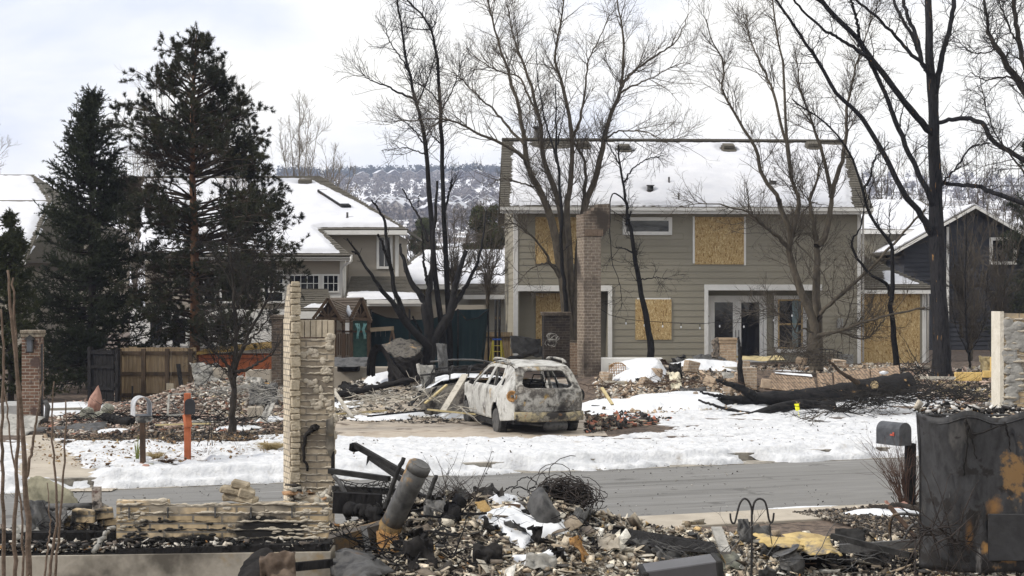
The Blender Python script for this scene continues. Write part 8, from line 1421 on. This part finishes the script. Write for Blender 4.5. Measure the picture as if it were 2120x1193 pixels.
skin('rail_bracket', [[P(724, 918, 14.15), P(735, 916, 14.2), P(742, 925, 14.2)], [P(722, 932, 14.15), P(732, 936, 14.2), P(742, 934, 14.2)]], BLACKM, None, jit=.002); tag(bpy.data.objects['rail_bracket'], 'small clamp on the tip of the upper slanting rail', 'bracket')
mb = MB(); mb.prism([P(760, 945, 14.1), P(770, 945, 14.1), P(758, 965, 14.1)], (0, .01, 0)); tag(mb.build('rail_tab', BLACKM), 'pointed tab hanging under the upper slanting rail', 'bracket')
for lb, px, Y0, w0, w1, m_ in [('upright black tube crossing the slanting rails', [(836, 948), (820, 985), (803, 1035), (795, 1055)], 13.8, 10, 10, BLACKM), ('short black tube right of the flue pipe', [(903, 985), (892, 1015), (880, 1048)], 13.5, 9, 10, BLACKM), ('bowed grey tube at the ruined corner foot', [(690, 985), (705, 1003), (717, 1030), (716, 1055), (722, 1075)], 14.0, 9, 13, GREYM), ('small tube stub standing on the heap middle', [(1018, 1002), (1022, 1012), (1030, 1020)], 13.9, 6, 9, BLACKM)]: bough('iron_tube', lb, px, Y0, Y0-.1, w0, w1, m_, 'tube', 2, sides=8, wig=.002)
bough('charred_log', 'knotted charred stump end standing in the middle of the rubble', [(925, 1090), (932, 1070), (945, 1050), (950, 1040)], 13.0, 13.2, 34, 22, CHAR, 'log', 6, dents=.5, wig=.02); bough('charred_log', 'charred chunk left of the stump end', [(722, 1055), (760, 1062), (790, 1070)], 13.6, 13.4, 30, 22, CHAR, 'log', 7, dents=.5, wig=.02)
def mesh_wire(name, label, c, w, h, nx, ny, seed, mt=BLACKM, rad=.004): rr = random.Random(seed); mb = MB(); X = lambda u, v: c+Vector((w*(u-.5)+.02*math.sin(v*7), .04*math.sin(u*9), h*(v-.5)-.05*math.sin(u*3.1))); [mb.tube([X(i/nx, v) for v in np.linspace(0, 1, 7)], rad, 4) for i in range(nx+1)]; [mb.tube([X(u, j/ny) for u in np.linspace(0, 1, 9)], rad, 4) for j in range(ny+1)]; return tag(mb.build(name, mt), label, 'wire mesh')
mesh_wire('wire_mesh', 'sagging wire mesh slung between the angle irons', P(745, 1003, 14.2), .5, .12, 9, 3, 1); mesh_wire('wire_mesh', 'tight rusty wire grid behind the flue pipe', P(822, 1030, 13.9), .28, .32, 10, 9, 2); mesh_wire('wire_mesh', 'small wire grid right of the flue pipe', P(885, 1045, 13.8), .2, .25, 7, 6, 3)
bough('spring_wire', 'thin sagging wire under the long angle iron', [(690, 985), (712, 1000), (745, 1006), (780, 1005), (800, 998)], 14.1, 14.0, 2.4, 2.4, BLACKM, 'wire', 9, sides=5)
wavy = [(856, 1092), (875, 1108), (900, 1124), (925, 1126), (955, 1120), (985, 1106)]; skin('gutter_strip', [[P(a, b, 12.8) for a, b in wavy], [P(a+3, b+9, 12.7) for a, b in wavy]], ASHM, None, jit=.003); tag(bpy.data.objects['gutter_strip'], 'curved pale gutter strip sagging across the lower rubble', 'metal strip')
SHG = mat('bent grey sheet', [(.022, .022, .023), (.085, .083, .08), (.038, .037, .036)], scale=4, rough=.6, spec=.2, metal=.3, bump=.3, bscale=6, soot=[((.14, .085, .04), 2.5, .60, .70)])
skin('metal_sheet', [[P(684, 1185, 11.9), P(690, 1150, 12.1), P(705, 1138, 12.2), P(760, 1142, 12.2)], [P(700, 1205, 11.6), P(735, 1165, 11.8), P(760, 1155, 11.9), P(790, 1160, 12.0)], [P(720, 1225, 11.4), P(760, 1195, 11.5), P(800, 1188, 11.6), P(822, 1190, 11.7)]], SHG, None, jit=.012, seed=8); tag(bpy.data.objects[ [o.name for o in bpy.data.objects if o.name.startswith('metal_sheet')][-1] ], 'creased grey sheet at the bottom just right of the foundation', 'metal sheet')
def sk(name, label, rows, mt, cat='metal sheet', jit=.01, seed=1, th=.01):
    o = skin(name, rows, mt, None, th=th, jit=jit, seed=seed); return tag(o, label, cat)
sk('metal_sheet', 'folded black flap overhanging the foundation at the bottom', [[P(500, 1170, 11.6), P(520, 1150, 11.7), P(545, 1132, 11.8), P(560, 1138, 11.8)], [P(490, 1200, 11.4), P(530, 1175, 11.5), P(552, 1150, 11.7), P(575, 1152, 11.7)], [P(510, 1215, 11.3), P(548, 1195, 11.4), P(570, 1180, 11.5), P(600, 1190, 11.5)]], BKS, jit=.006, seed=3); crumple('metal_sheet', 'brown scorched lump right of the black flap at the bottom', P(575, 1178, 11.4), .28, .25, 10, .08, 76, mat('brown scorched sheet', [(.05, .035, .025), (.16, .12, .09)], scale=5, metal=.2), tilt=(60, -10)); mb = MB(); mb.bar(P(590, 1176, 11.9), P(690, 1166, 11.95), .04, .07); tag(mb.build('charred_beam', CHAR), 'short charred beam end crossing the foundation face', 'beam')
sk('metal_sheet', 'folded upright dark grey sheet standing in the heap by the wire tangle', [[P(1090, 1045, 13.2), P(1100, 1022, 13.2), P(1118, 1008, 13.2), P(1128, 1012, 13.2)], [P(1103, 1070, 13.05), P(1115, 1045, 13.0), P(1127, 1030, 13.0), P(1137, 1030, 13.15)], [P(1118, 1090, 13.0), P(1130, 1075, 12.95), P(1145, 1060, 12.95), P(1148, 1050, 13.1)], [P(1135, 1092, 13.0), P(1150, 1088, 12.95), P(1160, 1080, 13.0), P(1158, 1062, 13.1)]], SHG, jit=.005, seed=4)
sk('ribbed_panel', 'small yellow ribbed panel on the heap', [[P(982, 1040, 13.5), P(990, 1056, 13.4), P(994, 1062, 13.35)], [P(1004, 1036, 13.5), P(1014, 1050, 13.4), P(1018, 1058, 13.35)]], mat('yellow ribbed', [(.30, .19, .07), (.40, .27, .11)], scale=50, stretch=(1, 1, 1), bump=.8), jit=.002)
# tangle of wire
t = thing('wire_tangle', P(1165, 1055, 14.3), 'big round tangle of burnt black wire on the heap crest', 'wire tangle'); rng = np.random.RandomState(9); cen = np.array(P(1166, 1030, 14.3)); C = []
for i in range(330): a0 = rng.rand()*6.28; ax = rng.normal(size=3); ax /= np.linalg.norm(ax); u = np.cross(ax, [0, 0, 1.]); u /= np.linalg.norm(u); v = np.cross(ax, u); r = .05+.14*rng.rand(); s = np.linspace(a0, a0+2+4*rng.rand(), 12)[:, None]; c = cen+rng.normal(size=3)*np.array((.12, .08, .06)); C.append(c+(u*np.cos(s)+v*np.sin(s))*r*np.array((1.15, .8, .85))+np.cumsum(rng.normal(size=(12, 3))*.006, 0))
V, Q = tubes_np(np.array(C), np.full((330, 12), .0042), 4); mesh_np('wire', V, Q, mat('burnt wire', [(.015, .012, .011), (.05, .04, .035)], scale=10, rough=.8, bump=0), t, True)
bough('wire_loop', 'single wire looping up left of the tangle', [(1060, 1020), (1072, 1000), (1088, 988), (1100, 990), (1112, 1005)], 14.1, 14.2, 2.4, 2.4, BLACKM, 'wire', 11, sides=5); bough('wire_loop', 'low kinked wire on the heap crest', [(1030, 1025), (1050, 1012), (1075, 1008), (1095, 1015), (1110, 1008)], 14.0, 14.1, 3, 3, BLACKM, 'wire', 12, sides=5)
# black springs heap left of centre crest
brush('wire_heap', 'matted black springs and wires on the crest right of the flue pipe', [(870, 1050), (910, 1025), (950, 1018), (990, 1030)], 13.9, 130, 21, L=.28, w=.004, flat=1.0, spread=.25, hh=.0, cat='wires', mt=MATS['burnt wire'])
for i, (pp, Y_, n_, L_2, w_, m_, lb) in enumerate([([(880, 1085), (960, 1060), (1080, 1080), (1200, 1070)], 13.3, 60, .3, .005, CHAR, 'charred laths and wire threaded through the crest of the foreground heap'), ([(700, 1100), (800, 1150), (900, 1140), (1010, 1180)], 12.5, 120, .35, .007, CHAR, 'black laths and rods tangled in the pit under the flue pipe'), ([(1180, 1120), (1350, 1130), (1550, 1150), (1750, 1160), (1880, 1140)], 13.2, 55, .35, .005, GREYM, 'grey ash-coated laths strewn in the right foreground rubble'), ([(60, 1085), (150, 1095), (235, 1100)], 12.8, 60, .25, .005, CHAR, 'thin burnt wires in the ash at the lower left')]): brush('burnt_laths', lb, pp, Y_, n_, 60+i, L=L_2, w=w_, flat=.6, spread=.7, hh=0, mt=m_, cat='laths')
rr = random.Random(91)
for i in range(34):
    x = rr.uniform(-1.75, 4.2) if i % 2 else rr.uniform(-1.7, .3); y = rr.uniform(12.2, 14.6); L_2 = rr.uniform(.18, .5)*(1+.8*(i % 3 == 0)); an = rr.uniform(0, 3.1); d = Vector((math.cos(an), math.sin(an)*.8, rr.uniform(-.25, .45))).normalized()*L_2; c = Vector((x, y, float(fz(x, y))+.05)); mb = MB(); n_ = 5; q = [c-d*.5+d*(k/4)+Vector((0, rr.uniform(-.01, .01), rr.uniform(-.012, .012))) for k in range(n_)]; w = rr.uniform(.02, .055)
    for k in range(n_-1): mb.bar(q[k], q[k+1], w*rr.uniform(.8, 1.1), w*.5)
    tag(mb.build('charred_timber', [CHAR, BKS, CHAR, RWOOD][i % 4]), 'short charred timber splinter lying in the foreground rubble', 'timber', 'charred splinters in the foreground rubble')
for i in range(26):
    x = rr.uniform(-1.7, 4.0) if i % 2 else rr.uniform(-1.6, .5); y = rr.uniform(12.0, 14.5); crumple('metal_scrap', 'small crumpled piece of sooty sheet metal in the foreground rubble', Vector((x, y, float(fz(x, y))+.05)), rr.uniform(.1, .3), rr.uniform(.1, .25), rr.uniform(0, 180), rr.uniform(.04, .1), 130+i, [BKS, SHG, BLACKM, GREYM][i % 4], cat='metal scrap', tilt=(rr.uniform(10, 75), rr.uniform(-30, 30)), n=9)['group'] = 'sooty sheet scraps in the foreground rubble'
for i in range(16):
    a = rr.uniform(700, 950) if i < 10 else rr.uniform(1260, 1540); b = rr.uniform(785, 850); p = gp(a, b, .12); crumple('metal_scrap', 'crumpled sooty sheet lying in the rubble beyond the road', p, rr.uniform(.3, .8), rr.uniform(.3, .6), rr.uniform(0, 180), rr.uniform(.08, .2), 170+i, [BKS, GREYM, ASHM][i % 3], cat='metal scrap', tilt=(rr.uniform(10, 70), rr.uniform(-30, 30)), n=9)['group'] = 'sooty sheets in the rubble beyond the road'
# snow on the heap
def fsnow(name, poly, T, seed, rag=.10):
    pts = [tuple(FP(a, b))[:2] for a, b in poly]; xs_ = [p[0] for p in pts]; ys_ = [p[1] for p in pts]; X, Y = np.meshgrid(np.arange(min(xs_)-.2, max(xs_)+.2, .018), np.arange(min(ys_)-.2, max(ys_)+.2, .018)); D = dpoly(X, Y, pts)+rag*(fbm(X*4, Y*3, seed, 4)-.5)*2; d = T*sst(-.05, .12, D)+np.minimum(D, 0)*.8+.02*(fbm(X*7, Y*7, seed+2)-.5); tag(gridsheet(name, X, Y, fz(X, Y)+.035+d, SNOW, keep=d > -.03), kind='stuff')
fsnow('snow patch', [(1015, 1068), (1060, 1052), (1085, 1060), (1092, 1080), (1130, 1090), (1165, 1086), (1166, 1110), (1120, 1115), (1085, 1135), (1060, 1120), (1045, 1100), (990, 1078)], .05, 5); fsnow('snow patch', [(1020, 1040), (1045, 1026), (1085, 1030), (1060, 1044), (1030, 1048)], .04, 6, .05); fsnow('snow patch', [(1060, 1158), (1110, 1160), (1165, 1142), (1170, 1150), (1120, 1168), (1070, 1166)], .03, 7, .05)
# right of centre
mb = MB(); mb.prism([P(1236, 1090, 14.0), P(1330, 1103, 13.9), P(1480, 1127, 13.7), P(1488, 1146, 13.5), P(1400, 1140, 13.6), P(1240, 1118, 13.8)], (0, .05, .01)); tag(mb.build('charred_board', CHAR), 'long charred blue-black board half buried in the pale rubble', 'board')
for nm, lb, a, b, w, h, m_ in [('plank', 'whitened plank standing on end right of the charred board', P(1483, 1093, 13.9), P(1503, 1145, 13.5), .10, .03, ASHM), ('iron_bar', 'long black bar sloping down at the right', P(1722, 1110, 13.6), P(1885, 1150, 13.0), .04, .05, BLACKM), ('iron_bar', 'grey channel lying level behind the sloping bar', P(1738, 1136, 13.9), P(1902, 1125, 13.8), .05, .08, GREYM), ('stick', 'burnt stick leaning between the tubes at the right', P(1842, 1049, 14.2), P(1895, 1113, 13.8), .035, .03, RWOOD)]: mb = MB(); mb.bar(a, b, w, h); tag(mb.build(nm, m_), lb, 'bar')
YSH = mat('yellow faced sheet', [(.36, .26, .10), (.48, .36, .16), (.30, .22, .10)], scale=4, bump=.3, soot=[((.10, .10, .105), 2.2, .56, .64)])
sk('insulation_sheet', 'bent yellow-faced sheet, the larger, sloping to the right', [[P(1620, 1107, 14.2), P(1670, 1103, 14.2), P(1715, 1112, 14.1)], [P(1640, 1130, 13.9), P(1690, 1125, 13.8), P(1725, 1130, 13.8)], [P(1680, 1152, 13.5), P(1720, 1148, 13.5), P(1745, 1148, 13.5)]], YSH, cat='sheet', seed=6); sk('insulation_sheet', 'smaller yellow-faced sheet beside the garden hook stem', [[P(1560, 1103, 14.1), P(1600, 1110, 14.1), P(1660, 1120, 14.0)], [P(1575, 1125, 13.8), P(1610, 1130, 13.7), P(1665, 1140, 13.6)]], YSH, cat='sheet', seed=7)
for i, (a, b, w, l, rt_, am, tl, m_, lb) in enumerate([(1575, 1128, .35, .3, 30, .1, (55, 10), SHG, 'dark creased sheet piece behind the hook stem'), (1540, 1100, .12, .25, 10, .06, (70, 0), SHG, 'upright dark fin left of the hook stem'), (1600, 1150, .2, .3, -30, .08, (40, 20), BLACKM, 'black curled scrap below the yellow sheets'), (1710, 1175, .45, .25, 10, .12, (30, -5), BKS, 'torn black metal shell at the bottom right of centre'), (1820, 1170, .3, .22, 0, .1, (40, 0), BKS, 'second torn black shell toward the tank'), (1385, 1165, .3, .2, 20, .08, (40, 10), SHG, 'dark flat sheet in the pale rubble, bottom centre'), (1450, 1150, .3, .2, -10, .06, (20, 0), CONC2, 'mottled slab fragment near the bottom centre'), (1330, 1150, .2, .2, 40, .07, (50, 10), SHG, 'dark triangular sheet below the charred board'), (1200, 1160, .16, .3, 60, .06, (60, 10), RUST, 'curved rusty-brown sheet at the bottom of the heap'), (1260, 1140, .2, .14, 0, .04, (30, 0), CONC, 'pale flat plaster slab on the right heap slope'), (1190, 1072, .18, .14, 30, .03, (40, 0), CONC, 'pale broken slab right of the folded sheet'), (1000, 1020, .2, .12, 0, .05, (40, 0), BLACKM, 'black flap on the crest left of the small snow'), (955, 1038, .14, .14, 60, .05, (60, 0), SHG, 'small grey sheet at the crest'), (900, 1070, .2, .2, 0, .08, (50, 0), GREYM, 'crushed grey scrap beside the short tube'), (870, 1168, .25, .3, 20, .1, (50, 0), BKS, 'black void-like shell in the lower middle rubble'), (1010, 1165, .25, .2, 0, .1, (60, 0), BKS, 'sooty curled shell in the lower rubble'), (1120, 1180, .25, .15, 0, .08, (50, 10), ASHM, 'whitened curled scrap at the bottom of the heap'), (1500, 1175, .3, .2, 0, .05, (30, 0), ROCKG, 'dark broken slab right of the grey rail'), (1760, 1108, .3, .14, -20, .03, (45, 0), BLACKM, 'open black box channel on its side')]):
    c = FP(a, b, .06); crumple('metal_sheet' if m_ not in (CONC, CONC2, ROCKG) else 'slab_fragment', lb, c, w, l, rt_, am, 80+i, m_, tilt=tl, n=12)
t = thing('vase', FP(1645, 1182), 'grey burnt urn with a dark flared mouth, tipped in the rubble', 'urn'); mb = MB(Matrix.Translation(FP(1650, 1190)) @ Matrix.Rotation(R(-25), 4, 'Y')); mb.lathe((0, 0, 0), [(.07, 0), (.11, .06), (.12, .13), (.09, .19), (.10, .22), (.14, .25)], 16); mb.build('body', GREYM, t)
t = thing('tube_frame', FP(1870, 1110), 'bent grey chair-like tube frame beside the tank', 'tube frame')
for px in ([(1845, 1125), (1842, 1090), (1848, 1070), (1865, 1064), (1915, 1068)], [(1870, 1122), (1882, 1095), (1900, 1082), (1925, 1083)], [(1858, 1120), (1900, 1118)]): bough('tube', None, px, 13.9, 13.8, 6, 6, GREYM, None, 4, t, sides=8, wig=.001)
# --------------------------------------------------------- burnt tank
TK = mat('burnt tank steel', [(.016, .016, .017), (.05, .05, .052), (.026, .026, .027), (.09, .085, .08)], scale=3, rough=.6, metal=.2, bump=.5, bscale=9, stretch=(1, 1, .45), soot=[((.36, .20, .07), 1.15, .62, .66, 5.2), ((.02, .018, .017), 5, .56, .60, 4), ((.22, .21, .20), 4, .68, .74, 7, (2, 2, .3))])
YT = 13.0; TX = lambda px: xx(px, YT); TZ = lambda py: zz(py, YT); t = thing('burnt_tank', (TX(2040), YT+.3, .3), 'large rust-patched burnt black metal cabinet at the lower right', 'tank')
def tf(u, v): # u 0..1 along the front, v 0..1 height
    x = TX(1918+12*math.sin(v*3)*.5*(1-u)-4*v*(1-u))+(TX(2300)-TX(1918))*u; y = YT+.22*math.exp(-u*14)+.03*math.sin(u*17+v*2)+.012*math.sin(v*9+u*31); z = TZ(1185)+(TZ(858+8*math.sin(u*20))-TZ(1185))*v; return Vector((x, y, z))
panel([(0, 0), (1, 0), (1, 1), (0, 1)], [], list(np.linspace(.01, .12, 8))+list(np.linspace(.15, .99, 26)), np.linspace(.04, .96, 22), tf, .012, 'front', TK, t)
mb = MB(); mb.prism([(TX(1917)+.0, YT+.22, TZ(1185)), (TX(1917), YT+.22, TZ(860)), (TX(2010)+.1, YT+1.1, TZ(858)), (TX(2010)+.1, YT+1.1, TZ(1185))], (.012, 0, 0)); mb.build('side', TK, t); mb = MB(); mb.prism([(TX(1922), YT+.2, TZ(864)), (TX(2300), YT+.02, TZ(864)), (TX(2300), YT+1.1, TZ(864)), (TX(2010)+.1, YT+1.1, TZ(864))], (0, 0, .01)); mb.build('top', TK, t)
mb = MB(); mb.tube([tf(u, .96)+Vector((0, -.012, 0)) for u in np.linspace(.02, 1, 30)], .008, 5); mb.build('seam', TK, t); mb = MB(); mb.box(TX(2043), TX(2300), YT-.045, YT-.018, TZ(1160), TZ(1063)); mb.build('lower_plate', mat('lower plate', [(.02, .02, .021), (.045, .045, .047)], scale=3, rough=.5, bump=.3), t, bevel=.006)
patch(TK, (TX(2098)-TX(2040), -.3, TZ(985)-.3), .13, (.19, .115, .05), 12, 1.7, (1.3, .3, .6)); patch(TK, (TX(2060)-TX(2040), -.3, TZ(1050)-.3), .07, (.24, .13, .05), 9, 1.1, (1, .3, .8)); patch(TK, (TX(2005)-TX(2040), -.3, TZ(1110)-.3), .07, (.11, .06, .025), 9, 1.2, (2.5, .3, .5))
for px in ([(1998, 870), (2003, 905), (2000, 940), (1996, 985)], [(2005, 880), (2015, 900), (2060, 885), (2082, 878)], [(2080, 875), (2088, 905), (2092, 935)], [(1999, 868), (2012, 910), (2022, 950)]): bough('hanging_wire', None, px, YT-.05, YT-.05, 5, 2.5, BKS, None, 8, t, sides=6, wig=.003)
chips('rubble', 'ash and cinders lying on top of the burnt cabinet', lambda rng, n: (rng.uniform(TX(1930), TX(2250), n), rng.uniform(YT+.2, YT+.7, n)), 500, .015, .07, FDK+[(.6, .58, .55, 4)], 41, zf=lambda x, y: TZ(862)+0*x, lift=.8)
bough('charred_stick', 'charred stick lying along the top of the burnt cabinet', [(2010, 862), (2040, 858), (2065, 852), (2085, 846)], 13.4, 13.4, 8, 12, CHAR, 'stick', 9)
brush('wire_heap', 'knot of black cables and roots at the foot of the burnt cabinet', [(1890, 1120), (1940, 1090), (1975, 1120), (2010, 1130)], 12.85, 70, 22, L=.35, w=.007, flat=1.2, spread=.12, hh=.0, cat='wires', mt=MATS['burnt wire'])
# --------------------------------------------------------- near things
t = thing('garden_hook', P(1556, 1193, 12.6), 'thin black double shepherd hook rising from the rubble', 'garden hook'); hk = lambda L: [(1200+a/2.944, 980+b/2.944) for a, b in L]; HM_ = mat('black painted iron', [(.012, .011, .011), (.03, .028, .027)], scale=9, rough=.6, bump=.2)
bough('stem', None, [(1556, 1215), (1556, 1150), (1556.5, 1100), (1556.5, 1058)], 12.6, 12.6, 5, 5, HM_, None, 1, t, sides=8, wig=0, dents=0); bough('hook', None, hk([(1050, 250), (1048, 215), (1030, 170), (1002, 155), (977, 185), (960, 245), (947, 298), (932, 304), (921, 280), (918, 245)]), 12.6, 12.58, 4.6, 4.2, HM_, None, 1, t, sides=8, wig=0, k=36, dents=0); bough('hook', None, hk([(1052, 250), (1056, 215), (1068, 172), (1098, 155), (1128, 172), (1143, 220), (1153, 278), (1165, 300), (1178, 288), (1184, 242)]), 12.6, 12.62, 4.6, 4.2, HM_, None, 2, t, sides=8, wig=0, k=36, dents=0); bough('hanging_wire', None, hk([(1170, 300), (1160, 312), (1156, 322), (1162, 370), (1173, 435)]), 12.6, 12.6, 2.4, 2, HM_, None, 3, t, sides=6, wig=0)
t = thing('grill_lid', P(1410, 1200, 9.5), 'smooth grey rounded lid edge with dark ends, cut by the bottom of the photo', 'lid'); Mg = Matrix.Translation(P(1412, 1180, 9.5)) @ Matrix.Rotation(R(-6), 4, 'Y'); mb = MB(Mg); w = .245; mb.prism([(-w, 0, -.3), (-w, 0, .0), (-w+.01, 0, .012), (w-.01, 0, .03), (w, 0, .02), (w, 0, -.3)], (0, .3, 0)); mb.build('lid', mat('grey enamelled lid', [(.055, .053, .056), (.08, .078, .08)], scale=2, rough=.4, bump=.05), t, bevel=.008); mb = MB(Mg)
for sx in (-1, 1): mb.box(sx*w-.02, sx*w+.025, -.01, .31, -.3, .022+.012*sx)
mb.build('end_cap', BLACKM, t, bevel=.01)
# bare shrub and log by the right mailbox
def shrub(name, label, c, n, h, spread, seed, mt, w=.006, cat='shrub', ch=4):
    rng = np.random.RandomState(seed); a = rng.rand(n)*6.283; k = 8; s = np.linspace(0, 1, k); out = spread*(.2+.8*rng.rand(n)); H = h*(.5+.5*rng.rand(n)); C = np.stack([c[0]+.08*np.cos(a)[:, None]+np.cos(a)[:, None]*out[:, None]*s**1.3, c[1]+.08*np.sin(a)[:, None]+np.sin(a)[:, None]*out[:, None]*s**1.3*.8, c[2]+H[:, None]*s**.85], -1)+np.cumsum(rng.normal(size=(n, k, 3))*.012, 1); Rr = (w*(1-.75*s))[None]*np.ones((n, 1)); V, Q = tubes_np(C, Rr, 4); C2, R2 = children(C, Rr, n*ch, .25, h*.42, .6, 5, .25, .12, w*.5, w*.25, rng); V2, Q2 = tubes_np(C2, R2, 3); return tag(mesh_np(name, np.vstack([V, V2]), np.vstack([Q, Q2+len(V)]), mt, None, True), label, cat)
REDT = mat('reddish brown twigs', [(.055, .03, .022), (.11, .065, .045)], scale=3, bump=0); cs_ = G(1878, 1052); shrub('bare_shrub', 'reddish bare shrub around the foot of the dark grey mailbox post', (cs_.x, cs_.y, 0), 60, .95, .62, 3, REDT)
bough('branch', 'dead branch lying on the ground before the reddish shrub', [(1800, 1046), (1830, 1050), (1855, 1045), (1890, 1052), (1925, 1062)], 19.4, 18.6, 7, 12, BARKD, 'branch', 4)
crumple('clay_shard', 'curved brown clay shard by the shrub', G(1862, 1062)+Vector((0, 0, .06)), .35, .25, 20, .06, 91, ROCKR, tilt=(20, 10), cat='shard')
mb_ = [G(1640, 1066), G(1905, 1046), G(1960, 1080), G(1960, 1150), G(1830, 1112), G(1760, 1080)]
chips('gravel', 'dark gravel bed beyond the foreground rubble at the right', areapx([(1640, 1066), (1905, 1046), (1980, 1060), (1980, 1130), (1830, 1118), (1750, 1090)]), 9000, .012, .05, DARK+[(.16, .14, .12, 4)], 42, zf=lambda x, y: .03+0*x, cat='gravel')
o = blobsnow('snow patch', *tuple(G(1880, 1070))[:2], .75, .30, .06, 300, zf=lambda x, y: .03+0*x, th=.44)
p = G(1745, 1043); o = blobsnow('slush', p.x, p.y, .9, .12, .02, 301, zf=lambda x, y: ROADZ+.06+0*x, th=.40)
# thin blurred stems close to the camera at the left
t = thing('bare_shrub', P(60, 1230, 7.2), 'bare brown-stemmed shrub close to the camera at the left edge', 'shrub'); stems = [([(62, 1230), (58, 1100), (50, 980), (44, 860), (32, 740), (22, 640), (16, 560)], 14, 5), ([(34, 1230), (30, 1130), (33, 1000), (38, 880), (36, 760), (30, 640), (28, 575)], 10, 4), ([(52, 1000), (66, 930), (78, 850), (88, 790)], 7, 3), ([(112, 1240), (120, 1120), (130, 1000), (135, 900), (136, 830)], 6, 3), ([(100, 1240), (108, 1150), (118, 1060), (112, 960), (108, 880), (112, 790)], 7, 3), ([(8, 1240), (6, 1050), (4, 900), (8, 760), (2, 640)], 9, 4), ([(44, 1240), (48, 1160), (44, 1050), (20, 900), (8, 800)], 6, 3), ([(90, 1240), (98, 1140), (104, 1090), (98, 1000)], 5, 2)]
for i, (px, w0, w1) in enumerate(stems): bough('stem', None, px, 7.2+.12*i, 7.4+.12*i, w0, w1, mat('near stem bark', [(.07, .05, .035), (.14, .10, .075)], scale=20, bump=.4), None, 50+i, t, sides=8, wig=.003, k=26)
# ================================================================== HAZE
hz_ = bpy.data.materials.new('haze'); hz_.use_nodes = True; N = hz_.node_tree.nodes; N.remove(N['Principled BSDF']); pv = N.new('ShaderNodeVolumePrincipled'); pv.inputs['Color'].default_value = (.66, .75, 1, 1); pv.inputs['Density'].default_value = .0003; pv.inputs['Anisotropy'].default_value = .0
hz_.node_tree.links.new(pv.outputs[0], N['Material Output'].inputs['Volume'])
mb = MB(); mb.box(-1350, 1350, -250, 1440, -6, 150); tag(mb.build('haze', hz_), kind='stuff')
